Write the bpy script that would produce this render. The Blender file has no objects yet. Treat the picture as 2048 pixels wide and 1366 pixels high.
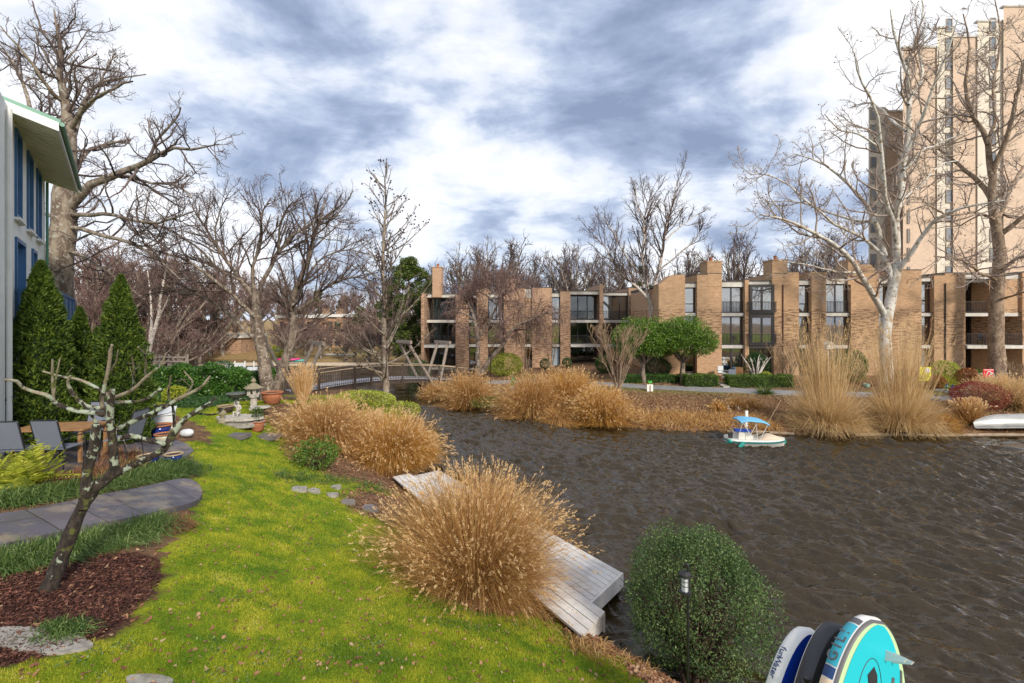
import bpy, math, random
import numpy as np
from mathutils import Vector, Matrix

R = math.radians
rng = np.random.default_rng(11)
random.seed(5)
sc = bpy.context.scene
COL = sc.collection
F = 967.0          # focal length in pixels of the 2048 px wide photograph
EYE = 6.0          # eye height over the water

# ------------------------------------------------------------------ camera
cam = bpy.data.cameras.new('camera')
cam.sensor_width = 36.0
cam.lens = 36.0 * F / 2048
cam.shift_y = -43 / 2048
cam.clip_start = 0.1
cam.clip_end = 3000
camo = bpy.data.objects.new('camera', cam)
camo.location = (0, 0, EYE)
camo.rotation_euler = (R(90), 0, 0)
COL.objects.link(camo)
sc.camera = camo

# ------------------------------------------------------------------ view
sc.view_settings.view_transform = 'Standard'
sc.view_settings.look = 'None'
sc.view_settings.exposure = 0.88
sc.view_settings.gamma = 1
sc.render.engine = 'CYCLES'
sc.cycles.use_denoising = True
sc.cycles.max_bounces = 5
sc.cycles.transparent_max_bounces = 10
sc.cycles.sample_clamp_indirect = 4

SUN_EL, SUN_AZ = 32.0, 149.0     # azimuth clockwise from +Y: the sun stands behind the camera to its right

# ------------------------------------------------------------------ node helpers
class NT:
    def __init__(s, tree):
        s.t = tree; s.n = tree.nodes; s.l = tree.links
    def new(s, typ, **kw):
        n = s.n.new(typ)
        for k, v in kw.items():
            if k == 'inp':
                for a, b in v.items():
                    if isinstance(b, bpy.types.NodeSocket): s.l.new(b, n.inputs[a])
                    else: n.inputs[a].default_value = b
            else: setattr(n, k, v)
        return n
    def math(s, op, a, b=None, c=None, clamp=False):
        n = s.n.new('ShaderNodeMath'); n.operation = op; n.use_clamp = clamp
        for i, q in enumerate((a, b, c)):
            if q is None: continue
            if isinstance(q, bpy.types.NodeSocket): s.l.new(q, n.inputs[i])
            else: n.inputs[i].default_value = q
        return n.outputs[0]
    def vmath(s, op, a, b=None, out=0):
        n = s.n.new('ShaderNodeVectorMath'); n.operation = op
        for i, q in enumerate((a, b)):
            if q is None: continue
            if isinstance(q, bpy.types.NodeSocket): s.l.new(q, n.inputs[i])
            else: n.inputs[i].default_value = q
        return n.outputs[out]
    def mix(s, fac, a, b, blend='MIX'):
        n = s.n.new('ShaderNodeMix'); n.data_type = 'RGBA'; n.blend_type = blend
        for i, q in ((0, fac), (6, a), (7, b)):
            if isinstance(q, bpy.types.NodeSocket): s.l.new(q, n.inputs[i])
            else: n.inputs[i].default_value = (tuple(q) + (1,))[:4] if isinstance(q, (tuple, list)) else q
        return n.outputs[2]
    def ramp(s, fac, stops, interp='LINEAR'):
        n = s.n.new('ShaderNodeValToRGB'); s.l.new(fac, n.inputs[0])
        cr = n.color_ramp; cr.interpolation = interp
        while len(cr.elements) < len(stops): cr.elements.new(0.5)
        for e, (p, c) in zip(cr.elements, stops):
            e.position = p; e.color = (tuple(c) + (1,))[:4] if isinstance(c, (tuple, list)) else (c, c, c, 1)
        return n.outputs[0]
    def noise(s, vec, scale, detail=4, rough=0.55, dist=0.0):
        n = s.n.new('ShaderNodeTexNoise')
        if vec is not None: s.l.new(vec, n.inputs['Vector'])
        n.inputs['Scale'].default_value = scale; n.inputs['Detail'].default_value = detail
        n.inputs['Roughness'].default_value = rough; n.inputs['Distortion'].default_value = dist
        return n.outputs[0]
    def mapping(s, vec, scale=(1, 1, 1), rot=(0, 0, 0), loc=(0, 0, 0)):
        n = s.n.new('ShaderNodeMapping'); s.l.new(vec, n.inputs[0])
        n.inputs['Scale'].default_value = scale; n.inputs['Rotation'].default_value = rot
        n.inputs['Location'].default_value = loc
        return n.outputs[0]

# ------------------------------------------------------------------ sky
def skydir(px, py):
    v = Vector(((px - 1024) / F, 1.0, -(py - 640) / F)); v.normalize(); return v

world = bpy.data.worlds.new('World'); sc.world = world
world.use_nodes = True
w = NT(world.node_tree); w.n.clear()
tc = w.new('ShaderNodeTexCoord')
gen = tc.outputs['Generated']
sep = w.new('ShaderNodeSeparateXYZ', inp={0: gen})
zz = w.math('MAXIMUM', sep.outputs[2], 0.0)
den = w.math('ADD', zz, 0.42)
ux = w.math('DIVIDE', sep.outputs[0], den)
uy = w.math('DIVIDE', sep.outputs[1], den)
uv = w.new('ShaderNodeCombineXYZ', inp={0: ux, 1: uy, 2: zz}).outputs[0]
n1 = w.noise(w.mapping(uv, (1.0, 1.25, 1.5), (0, 0, 0.35), (3.1, 1.7, 0)), 2.3, 9, 0.56, 0.35)
n2 = w.noise(w.mapping(uv, (1.0, 1.25, 1.5), (0, 0, 0.25), (7.3, 2.2, 0)), 6.5, 9, 0.60, 0.25)
dens = w.math('ADD', w.math('MULTIPLY_ADD', n1, 1.30, -.30), w.math('MULTIPLY', n2, 0.46))
# where the big cloud masses and the bright breaks stand in the sky (direction, size, weight: + bright)
BLOBS = [(250, 180, 19, .17), (20, 60, 16, .14), (480, 230, 10, .08), (930, 160, 9, .13), (700, 30, 8, .08), (1640, 150, 12, .16), (1950, 60, 14, .16),
         (1350, 130, 14, -.15), (1260, 290, 13, -.12), (640, 270, 11, -.12), (520, 60, 8, -.07), (900, 380, 14, -.11), (1120, 30, 10, -.10), (1520, 330, 10, -.08),
         (500, 400, 9, -.06), (1000, 520, 16, .12), (480, 560, 16, .12), (1120, 400, 7, .13), (1450, 480, 12, .12), (780, 130, 8, -.09)]
for px, py, rad, wt in BLOBS:
    wt *= (.46 if wt > 0 else .66)
    d = skydir(px, py)
    dt = w.vmath('DOT_PRODUCT', gen, tuple(d), out=1)
    mr = w.new('ShaderNodeMapRange', interpolation_type='SMOOTHSTEP', inp={0: dt, 1: math.cos(R(rad)), 2: 1.0, 3: 0.0, 4: wt})
    dens = w.math('ADD', dens, mr.outputs[0])
cloudcol = w.ramp(dens, [(0.28, (.23, .29, .43)), (0.40, (.33, .40, .56)), (0.50, (.47, .54, .69)), (0.59, (.68, .73, .83)), (0.72, (.87, .88, .93)), (0.88, (1.0, 1.0, 1.0))])
sky = w.new('ShaderNodeTexSky', sky_type='NISHITA', sun_disc=False, sun_elevation=R(SUN_EL), sun_rotation=R(SUN_AZ))
skyc = w.vmath('SCALE', sky.outputs[0]); skyc.node.inputs[3].default_value = 0.10
allc = w.mix(0.90, skyc, cloudcol)
bg = w.new('ShaderNodeBackground', inp={0: allc, 1: 0.70})
wo = w.new('ShaderNodeOutputWorld'); w.l.new(bg.outputs[0], wo.inputs[0])

# ------------------------------------------------------------------ sun
sun = bpy.data.lights.new('sun', 'SUN'); sun.energy = 2.3; sun.angle = R(8.0); sun.color = (1.0, .91, .78)
suno = bpy.data.objects.new('sun', sun); COL.objects.link(suno)
sd = Vector((math.sin(R(SUN_AZ)) * math.cos(R(SUN_EL)), math.cos(R(SUN_AZ)) * math.cos(R(SUN_EL)), math.sin(R(SUN_EL))))
suno.rotation_euler = (-sd).to_track_quat('-Z', 'Y').to_euler()
suno.location = (20, -30, 60)

# ------------------------------------------------------------------ mesh helpers
def W(px, py, d):
    """The point that stands d metres ahead, under the photograph's pixel (px, py)."""
    return np.array(((px - 1024) / F * d, d, EYE - (py - 640) / F * d))
def G(px, py, z):
    """The point at height z under the pixel."""
    return W(px, py, (EYE - z) * F / (py - 640))
def XD(px, d): return (px - 1024) / F * d
def ZD(py, d): return EYE - (py - 640) / F * d

class MB:
    """Collects shapes and links them as one mesh object."""
    def __init__(s): s.V = []; s.Fc = []; s.n = 0; s.rn = []; s.M = []
    def add(s, V, faces, rnd=None, mi=0):
        V = np.asarray(V, float).reshape(-1, 3)
        if isinstance(faces, np.ndarray): faces = [faces]
        else:
            by = {}
            for f in faces: by.setdefault(len(f), []).append(f)
            faces = [np.array(q) for q in by.values()]
        for f in faces: s.Fc.append(f.astype(np.int64) + s.n); s.M.append(np.full(len(f), mi))
        s.V.append(V); s.n += len(V)
        s.rn.append(np.full(len(V), random.random()) if rnd is None else np.broadcast_to(np.asarray(rnd, float), (len(V),)))
        return s
    def box(s, x0, x1, y0, y1, z0, z1, m=None, mi=0):
        V = np.array([(x, y, z) for z in (z0, z1) for y in (y0, y1) for x in (x0, x1)], float)
        if m is not None: V = xf(V, m)
        return s.add(V, [(0, 2, 3, 1), (4, 5, 7, 6), (0, 1, 5, 4), (2, 6, 7, 3), (0, 4, 6, 2), (1, 3, 7, 5)], mi=mi)
    def bar(s, a, b, w_, h_, mi=0):
        """a box-section bar from a to b"""
        a = Vector(a); b = Vector(b); d = b - a; L = d.length
        q = d.to_track_quat('Z', 'Y').to_matrix().to_4x4(); q.translation = a
        return s.box(-w_ / 2, w_ / 2, -h_ / 2, h_ / 2, 0, L, q, mi)
    def tube(s, pts, rad, sides=8, cap=True, mi=0):
        P = np.asarray(pts, float); K = len(P)
        rad = np.broadcast_to(np.asarray(rad, float), (K,))
        V, Q = tubes(P[None], rad[None], sides)
        s.add(V, Q, mi=mi)
        if cap:
            s.Fc.append(np.array([list(range(sides))[::-1]]) + s.n - K * sides); s.M.append(np.array([mi]))
            s.Fc.append(np.array([list(range(sides))]) + s.n - sides); s.M.append(np.array([mi]))
        return s
    def prism(s, poly, z0, z1, m=None, mi=0):
        n = len(poly); V = [(x, y, z0) for x, y in poly] + [(x, y, z1) for x, y in poly]
        V = np.array(V, float)
        if m is not None: V = xf(V, m)
        fs = [tuple(range(n))[::-1], tuple(range(n, 2 * n))] + [(i, (i + 1) % n, n + (i + 1) % n, n + i) for i in range(n)]
        return s.add(V, fs, mi=mi)
    def lathe(s, prof, c=(0, 0, 0), sides=24, m=None, mi=0, close=True):
        prof = np.array(prof, float); K = len(prof); a = np.arange(sides) / sides * 2 * math.pi
        V = np.zeros((K, sides, 3)); V[..., 0] = prof[:, 0, None] * np.cos(a); V[..., 1] = prof[:, 0, None] * np.sin(a); V[..., 2] = prof[:, 1, None]
        V = V.reshape(-1, 3)
        if m is not None: V = xf(V, m)
        V = V + np.array(c)
        q = [(k * sides + i, k * sides + (i + 1) % sides, (k + 1) * sides + (i + 1) % sides, (k + 1) * sides + i) for k in range(K - 1) for i in range(sides)]
        if close: q += [tuple(range(sides))[::-1], tuple(range((K - 1) * sides, K * sides))]
        return s.add(V, q, mi=mi)
    def build(s, name, mats, parent=None, smooth=False, origin=None):
        me = bpy.data.meshes.new(name)
        V = np.concatenate(s.V) if s.V else np.zeros((0, 3))
        if origin is not None: V = V - np.array(origin, float)
        me.vertices.add(len(V)); me.vertices.foreach_set('co', V.astype(np.float32).ravel())
        loops = np.concatenate([f.ravel() for f in s.Fc]); ks = np.concatenate([np.full(len(f), f.shape[1]) for f in s.Fc])
        me.loops.add(len(loops)); me.loops.foreach_set('vertex_index', loops.astype(np.int32))
        me.polygons.add(len(ks)); st = np.concatenate(([0], np.cumsum(ks)[:-1]))
        me.polygons.foreach_set('loop_start', st.astype(np.int32))
        mats = mats if isinstance(mats, (list, tuple)) else [mats]
        for m_ in mats: me.materials.append(m_)
        me.polygons.foreach_set('material_index', np.concatenate(s.M).astype(np.int32))
        me.polygons.foreach_set('use_smooth', np.full(len(ks), bool(smooth)))
        at = me.attributes.new('rnd', 'FLOAT', 'POINT'); at.data.foreach_set('value', np.concatenate(s.rn).astype(np.float32))
        me.update(calc_edges=True); me.validate()
        o = bpy.data.objects.new(name, me); COL.objects.link(o)
        if origin is not None: o.location = origin
        if parent is not None: o.parent = parent
        return o

def xf(V, m):
    M = np.array(m); return V @ M[:3, :3].T + M[:3, 3]
def nrm(v): return v / (np.linalg.norm(v, axis=-1, keepdims=True) + 1e-12)

def tubes(P, Rr, sides):
    """P (N,K,3), R (N,K) -> vertices, quads"""
    N, K = P.shape[:2]
    T = np.gradient(P, axis=1); T = nrm(T)
    mean = nrm(P[:, -1] - P[:, 0])
    ref = np.tile(np.array([0.13, 0.21, 0.97]), (N, 1)); bad = np.abs((mean * nrm(ref)).sum(-1)) > .8
    ref[bad] = (0.95, 0.25, 0.1)
    U = nrm(np.cross(T, ref[:, None, :])); B = np.cross(T, U)
    a = np.arange(sides) / sides * 2 * np.pi
    V = P[:, :, None, :] + Rr[:, :, None, None] * (U[:, :, None, :] * np.cos(a)[:, None] + B[:, :, None, :] * np.sin(a)[:, None])
    idx = np.arange(N * K * sides).reshape(N, K, sides)
    q = np.stack([idx[:, :-1], np.roll(idx, -1, 2)[:, :-1], np.roll(idx, -1, 2)[:, 1:], idx[:, 1:]], -1).reshape(-1, 4)
    return V.reshape(-1, 3), q
def ribbons(P, Wd, S):
    """P (N,K,3), half-width W (N,K), side S (N,3)"""
    N, K = P.shape[:2]
    A = P - S[:, None] * Wd[..., None]; B = P + S[:, None] * Wd[..., None]
    V = np.stack([A, B], 2).reshape(-1, 3); idx = np.arange(N * K * 2).reshape(N, K, 2)
    q = np.stack([idx[:, :-1, 0], idx[:, :-1, 1], idx[:, 1:, 1], idx[:, 1:, 0]], -1).reshape(-1, 4)
    return V, q
def rdir(n): return nrm(rng.normal(size=(n, 3)))
def leafquads(C, L, Wd, A=None):
    """rhombic leaves centred at C, long axis A (random when None)"""
    n = len(C); A = rdir(n) if A is None else nrm(A); B = nrm(np.cross(A, rdir(n)))
    L = np.broadcast_to(L, (n,))[:, None]; Wd = np.broadcast_to(Wd, (n,))[:, None]
    V = np.stack([C - A * L / 2, C + B * Wd / 2, C + A * L / 2, C - B * Wd / 2], 1).reshape(-1, 3)
    return V, np.arange(4 * n).reshape(n, 4)
def resample(P, R_, K):
    """Catmull-Rom through the points, K samples, radii linear"""
    P = np.asarray(P, float); n = len(P)
    E = np.vstack([2 * P[0] - P[1], P, 2 * P[-1] - P[-2]]); t = np.linspace(0, n - 1, K); i = np.minimum(t.astype(int), n - 2); u = (t - i)[:, None]
    p0, p1, p2, p3 = E[i], E[i + 1], E[i + 2], E[i + 3]
    C = .5 * ((2 * p1) + (-p0 + p2) * u + (2 * p0 - 5 * p1 + 4 * p2 - p3) * u * u + (-p0 + 3 * p1 - 3 * p2 + p3) * u ** 3)
    R_ = np.asarray(R_, float)
    return C, np.interp(t / (n - 1), np.linspace(0, 1, len(R_)), R_)

# ------------------------------------------------------------------ tagging
def tag(o, label=None, cat=None, group=None, kind=None):
    if label: o['label'] = label
    if cat: o['category'] = cat
    if group: o['group'] = group
    if kind: o['kind'] = kind
    return o
def thing(name, label, cat, loc=(0, 0, 0), group=None, rz=0.0):
    o = bpy.data.objects.new(name, None); COL.objects.link(o); o.empty_display_size = .2
    o.location = tuple(float(q) for q in loc); o.rotation_euler = (0, 0, rz)
    return tag(o, label, cat, group)
def child(mb, name, mats, par, smooth=False):
    """mesh given in world space, parented to an Empty at par.location"""
    return mb.build(name, mats, par, smooth, None) if par is None else _ch(mb, name, mats, par, smooth)
def _ch(mb, name, mats, par, smooth):
    o = mb.build(name, mats, None, smooth)
    o.parent = par
    # undo the chain of translations so that world coordinates hold
    t = Vector((0, 0, 0)); p = par
    while p is not None: t += Vector(p.location); p = p.parent
    o.location = -t
    return o
def copy_tree(o, parent=None):
    c = o.copy(); COL.objects.link(c)
    if parent is not None: c.parent = parent
    for ch in [q for q in o.children]: copy_tree(ch, c)
    return c

# ------------------------------------------------------------------ materials
MATS = {}
def mat(name, col, rough=.8, var=None, scale=3.0, bump=0.0, bscale=30.0, metal=0.0, spec=.5, coords='Object', stretch=(1, 1, 1), detail=5):
    """principled with a noise that mixes col with var"""
    m = bpy.data.materials.new(name); m.use_nodes = True; t = NT(m.node_tree); p = t.n['Principled BSDF']
    c3 = (tuple(col) + (1,))[:4]
    p.inputs['Base Color'].default_value = c3
    p.inputs['Roughness'].default_value = rough; p.inputs['Metallic'].default_value = metal
    p.inputs['Specular IOR Level'].default_value = spec
    if var is not None or bump:
        v = t.mapping(t.new('ShaderNodeTexCoord').outputs[coords], stretch)
    if var is not None:
        nn = t.noise(v, scale, detail, .62)
        rm = t.ramp(nn, [(.36, 0), (.64, 1)])
        t.l.new(t.mix(rm, col, var), p.inputs['Base Color'])
    if bump:
        b = t.new('ShaderNodeBump', inp={'Strength': bump, 'Distance': .02, 'Height': t.noise(v, bscale, 5, .6)})
        t.l.new(b.outputs[0], p.inputs['Normal'])
    MATS[name] = m
    return m
def leafmat(name, stops, trans=.35, rough=.6, noise_scale=0.8, nmix=.5):
    """foliage: colour by the per-leaf random and a broad noise; part of the light passes through"""
    m = bpy.data.materials.new(name); m.use_nodes = True; t = NT(m.node_tree); t.n.remove(t.n['Principled BSDF'])
    at = t.new('ShaderNodeAttribute', attribute_name='rnd')
    nn = t.noise(t.new('ShaderNodeTexCoord').outputs['Object'], noise_scale, 3, .5)
    nn = t.math('MULTIPLY_ADD', nn, 2.2, -.6, clamp=True)
    f = t.math('ADD', t.math('MULTIPLY', at.outputs['Fac'], 1 - nmix), t.math('MULTIPLY', nn, nmix))
    c = t.ramp(f, stops)
    p = t.new('ShaderNodeBsdfPrincipled', inp={0: c, 'Roughness': rough, 'Specular IOR Level': .35})
    tr = t.new('ShaderNodeBsdfTranslucent', inp={0: c})
    mx = t.new('ShaderNodeMixShader', inp={0: trans, 1: p.outputs[0], 2: tr.outputs[0]})
    t.l.new(mx.outputs[0], t.n['Material Output'].inputs[0])
    return m

def brickmat(name, c1, c2, mortar, sx=4.6, rough=.9, streak=(.17, .10, .055), z0=3.6, z1=6.9):
    """facade brick on vertical walls whatever way they face, with bands of clinker bricks standing proud"""
    m = bpy.data.materials.new(name); m.use_nodes = True; t = NT(m.node_tree); p = t.n['Principled BSDF']
    geo = t.new('ShaderNodeNewGeometry'); pos = t.new('ShaderNodeSeparateXYZ', inp={0: geo.outputs['Position']})
    nr = t.new('ShaderNodeSeparateXYZ', inp={0: geo.outputs['Normal']})
    side = t.math('GREATER_THAN', t.math('ABSOLUTE', nr.outputs[0]), .75)
    u = t.math('ADD', t.math('MULTIPLY', pos.outputs[0], t.math('SUBTRACT', 1.0, side)), t.math('MULTIPLY', pos.outputs[1], side))
    v = t.new('ShaderNodeCombineXYZ', inp={0: u, 1: pos.outputs[2], 2: 0.0}).outputs[0]
    b = t.new('ShaderNodeTexBrick', inp={0: v, 1: tuple(c1) + (1,), 2: tuple(c2) + (1,), 3: tuple(mortar) + (1,), 'Scale': 1.0, 'Mortar Size': .008, 'Brick Width': .24, 'Row Height': .085, 'Bias': 0.0})
    broad = t.noise(v, .5, 4, .6)
    base = t.mix(t.ramp(broad, [(.35, 0), (.7, .45)]), b.outputs[0], tuple(q * .72 for q in c1))
    rows = t.noise(t.mapping(v, (1.7, 9.0, 1)), 1.0, 3, .6)
    zz_ = pos.outputs[2]
    band = t.math('MULTIPLY', t.math('GREATER_THAN', zz_, z0), t.math('LESS_THAN', zz_, z1))
    wob = t.math('MULTIPLY_ADD', band, .62, .16)
    sm = t.math('MULTIPLY', t.ramp(rows, [(.49, 0), (.54, 1)]), wob)
    c = t.mix(sm, base, streak)
    t.l.new(c, p.inputs[0]); p.inputs['Roughness'].default_value = rough
    bp = t.new('ShaderNodeBump', inp={'Strength': .5, 'Distance': .02, 'Height': b.outputs[1]}); bp.invert = True
    t.l.new(bp.outputs[0], p.inputs['Normal'])
    return m

def glassmat(name, tint=(.02, .03, .035), refl=.28, rough=.03):
    m = bpy.data.materials.new(name); m.use_nodes = True; t = NT(m.node_tree); t.n.remove(t.n['Principled BSDF'])
    tr = t.new('ShaderNodeBsdfTransparent', inp={0: (.62, .68, .68, 1)})
    gl = t.new('ShaderNodeBsdfGlossy', inp={0: (1, 1, 1, 1), 1: rough})
    lw = t.new('ShaderNodeFresnel', inp={0: 1.5})
    fac = t.math('ADD', lw.outputs[0], refl, clamp=True)
    bp = t.new('ShaderNodeBump', inp={'Strength': .06, 'Distance': .05, 'Height': t.noise(t.new('ShaderNodeTexCoord').outputs['Object'], .8, 2, .5)})
    t.l.new(bp.outputs[0], gl.inputs['Normal'])
    mx = t.new('ShaderNodeMixShader', inp={0: fac, 1: tr.outputs[0], 2: gl.outputs[0]})
    t.l.new(mx.outputs[0], t.n['Material Output'].inputs[0])
    return m

M = {}
M['brick'] = brickmat('tan_brick', (.58, .365, .205), (.42, .245, .13), (.48, .37, .26))
M['brick_pink'] = brickmat('pink_brick', (.56, .35, .22), (.43, .26, .16), (.48, .37, .28), z0=-50, z1=8)
M['tower'] = brickmat('tower_brick', (.74, .57, .43), (.68, .51, .38), (.62, .50, .38), z0=-50, z1=-40)
M['concrete'] = mat('concrete_band', (.62, .60, .55), .85, (.46, .43, .38), 2.0)
M['cream'] = mat('cream_render', (.72, .66, .55), .85, (.62, .56, .46), .4)
M['roofing'] = mat('dark_roofing', (.07, .065, .06), .9, (.12, .11, .10), 1.0)
M['dark_frame'] = mat('dark_window_frame', (.035, .030, .030), .45)
M['maroon'] = mat('maroon_frame', (.10, .035, .03), .5)
M['glass'] = glassmat('window_glass')
M['glass_low'] = glassmat('shaded_glass', refl=.06)
M['curtain'] = mat('curtain_cloth', (.55, .56, .48), .9, (.45, .46, .40), 6.0)
M['interior'] = mat('room_wall', (.20, .17, .14), .9)
M['blue_paint'] = mat('blue_paint', (.022, .095, .22), .45, (.03, .12, .27), 2.0)
M['white_brick'] = mat('white_painted_brick', (.80, .82, .79), .75, (.72, .75, .72), 1.2, .3, 14, stretch=(1, 1, 3))
M['white_paint'] = mat('white_paint', (.75, .75, .72), .5, (.66, .66, .62), 2.0)
M['soffit'] = mat('soffit_boards', (.74, .72, .60), .7, (.66, .64, .52), 3.0)
M['green_roof'] = mat('green_roof_metal', (.10, .27, .19), .4)
M['iron'] = mat('black_iron', (.015, .015, .016), .45)
# ================================================================== terrain and water
NEAR = [(60, -8), (15, 2.3), (8, 3.2), (5.2, 4.6), (4.0, 6.0), (3.4, 6.8), (3.0, 7.6), (2.25, 8.35), (1.6, 9.1), (.55, 10.0), (-1.9, 13.5), (-3.6, 17.2), (-3.3, 20.4), (-3.9, 23.7), (-5.6, 29), (-7.6, 34),
        (-10.5, 37), (-11.8, 39.5), (-14, 42), (-20, 44.5), (-30, 47), (-45, 50), (-90, 54)]
FARB = [(-90, 80), (-60, 76), (-40, 71), (-25, 68), (-16, 64), (-11.5, 57), (-9, 51), (-8.3, 46), (-7.4, 41.5), (-6, 37.4), (-4.1, 33.7), (-.8, 31.2), (2.4, 28.4), (7.6, 26.5), (10, 25.9),
        (14.9, 25.1), (26.5, 24.9), (60, 25), (400, 30), (400, -100)]
POLY = np.array(NEAR + FARB, float)
def sdist(X, Y):
    """signed distance from the waterline (positive on land) and whether the near bank is the closest"""
    X = np.asarray(X, float); Y = np.asarray(Y, float); sh = X.shape; X = X.ravel(); Y = Y.ravel()
    best = np.full(len(X), 1e9); near = np.zeros(len(X), bool); ins = np.zeros(len(X), bool); n = len(POLY)
    for i in range(n):
        a = POLY[i]; b = POLY[(i + 1) % n]; d = b - a; t = np.clip(((X - a[0]) * d[0] + (Y - a[1]) * d[1]) / (d @ d), 0, 1)
        q = np.hypot(X - a[0] - t * d[0], Y - a[1] - t * d[1]); m = q < best; best = np.where(m, q, best); near = np.where(m, i < len(NEAR) - 1, near)
        c = (a[1] > Y) != (b[1] > Y)
        with np.errstate(divide='ignore', invalid='ignore'): xi = (b[0] - a[0]) * (Y - a[1]) / (b[1] - a[1]) + a[0]
        ins ^= c & (X < xi)
    return np.where(ins, -best, best).reshape(sh), near.reshape(sh)
def vnoise(X, Y, sc_, seed=0):
    r = np.random.default_rng(seed); out = np.zeros_like(X, float)
    for k in range(5):
        a = r.uniform(0, 6.28); f = sc_ * (1 + .6 * k); ph = r.uniform(0, 6.28, 2)
        out += np.sin(X * f * np.cos(a) + Y * f * np.sin(a) + ph[0]) * np.cos(X * f * np.sin(a) * .8 - Y * f * np.cos(a) * .9 + ph[1]) / (1 + .5 * k)
    return out / 2.2
def height(X, Y):
    X = np.asarray(X, float); Y = np.asarray(Y, float)
    s, near = sdist(X, Y)
    cap = np.interp(Y, [16, 24, 32, 60], [2.9, 2.1, 1.15, 1.15])
    cap = np.where(X < -20, np.maximum(cap, np.interp(-X, [20, 30], [1.15, 2.0])), cap)
    hn = np.minimum(np.interp(s, [0, .5, 2, 4, 6.3, 8.6, 60], [.04, .4, .95, 1.55, 2.35, 2.85, 3.1]), cap)
    capf = np.interp(X, [0, 8], [1.05, 1.6])
    hf = np.minimum(np.interp(s, [0, .25, 4, 9, 12, 16], [.1, .28, .55, 1.0, 1.15, 1.6]), capf)
    hb = np.interp(s, [0, 1, 12, 40, 120], [.05, .3, .9, 1.6, 4.0])
    hf = np.where((X < -8) & (Y > 44), hb, hf)
    h = np.where(near, hn, hf) + .03 * vnoise(X, Y, 1.3, 3) * np.clip(s, 0, 1)
    und = np.interp(-s, [0, .3, 2, 6], [.02, -.25, -.8, -1.3])
    return np.where(s < 0, und, h)
def Hh(x, y): return float(height(np.array([x]), np.array([y]))[0])
def GG(px, py):
    """where the ray through the pixel meets the ground"""
    d = np.geomspace(3, 400, 6000); x = (px - 1024) / F * d; z = EYE - (py - 640) / F * d
    h = height(x, d); i = int(np.argmax(z <= h))
    return np.array([x[i], d[i], h[i]])

def axis(lo, hi, step, far0, far1):
    a = np.arange(lo, hi + 1e-6, step); l = []; v = lo; st = step
    while v > far0: st *= 1.25; v -= st; l.append(v)
    r = []; v = hi; st = step
    while v < far1: st *= 1.25; v += st; r.append(v)
    return np.array(l[::-1] + list(a) + r)
gx = axis(-20, 30, .22, -900, 900); gy = axis(2.0, 46, .22, -300, 1500)
GX, GY = np.meshgrid(gx, gy)
GZ = height(GX, GY)
S_, NEARM = sdist(GX, GY)

# beds on the left (world outlines) - these parts of the ground are soil, the rest of the near bank is lawn
def inpoly(X, Y, P):
    ins = np.zeros(X.shape, bool); n = len(P)
    for i in range(n):
        a = P[i]; b = P[(i + 1) % n]; c = (a[1] > Y) != (b[1] > Y)
        with np.errstate(divide='ignore', invalid='ignore'): xi = (b[0] - a[0]) * (Y - a[1]) / (b[1] - a[1]) + a[0]
        ins ^= c & (X < xi)
    return ins
def edge_pts(pix): return [tuple(GG(*p)[:2]) for p in pix]
BED = edge_pts([(170, 1290), (260, 1235), (322, 1165), (318, 1120), (350, 1085), (375, 1040), (400, 985), (385, 935), (378, 900), (372, 880)]) + [(-9.0, 14.5), (-10, 16.0), (-20, 20), (-24, 12), (-12, 3), (-6, 3.0)]
MULCH = edge_pts([(170, 1290), (260, 1235), (322, 1165), (318, 1120), (270, 1108), (150, 1110), (0, 1160)]) + [(-7.2, 5.2), (-5.5, 3.6)]
ZB = inpoly(GX, GY, BED)
mul = inpoly(GX, GY, MULCH)
lawn = np.where(NEARM & (S_ > 0), np.clip((S_ - .75 + .35 * vnoise(GX, GY, 2.1, 9)) / .5, 0, 1), 0.0)
lawn = np.where(GY > 27, lawn * np.interp(GY, [27, 30], [1, .1]), lawn)
lawn = np.where(ZB, 0.0, lawn)
# wear: worn leafy ground round the clumps of grass and the cherry
for (cx, cy, r0, r1) in ((-.78, 9.75, .9, 1.7), (-8.3, 20, 1.6, 2.7), (-5.4, 17.6, 2.1, 3.4), (-12, 24.2, 1.4, 3.5), (-3.4, 13.5, .9, 1.9)):
    q = np.hypot(GX - cx, GY - cy); lawn *= np.clip((q - r0) / (r1 - r0), .0, 1)
verge = np.where((~NEARM) & (S_ > 0), np.exp(-((S_ - 8.4) / 1.0) ** 2) * .9, 0)     # green verge beside the far path
sandy = np.where((GX < -12) & (GY > 55), 1.0, 0.0)

def grid_mesh(name, XX, YY, ZZ, attrs, m):
    ny, nx = XX.shape; V = np.stack([XX, YY, ZZ], -1).reshape(-1, 3); idx = np.arange(ny * nx).reshape(ny, nx)
    q = np.stack([idx[:-1, :-1], idx[:-1, 1:], idx[1:, 1:], idx[1:, :-1]], -1).reshape(-1, 4)
    mb = MB(); mb.add(V, q, rnd=0); o = mb.build(name, m, smooth=True)
    for k, a in attrs.items():
        at = o.data.attributes.new(k, 'FLOAT', 'POINT'); at.data.foreach_set('value', a.astype(np.float32).ravel())
    return o

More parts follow.
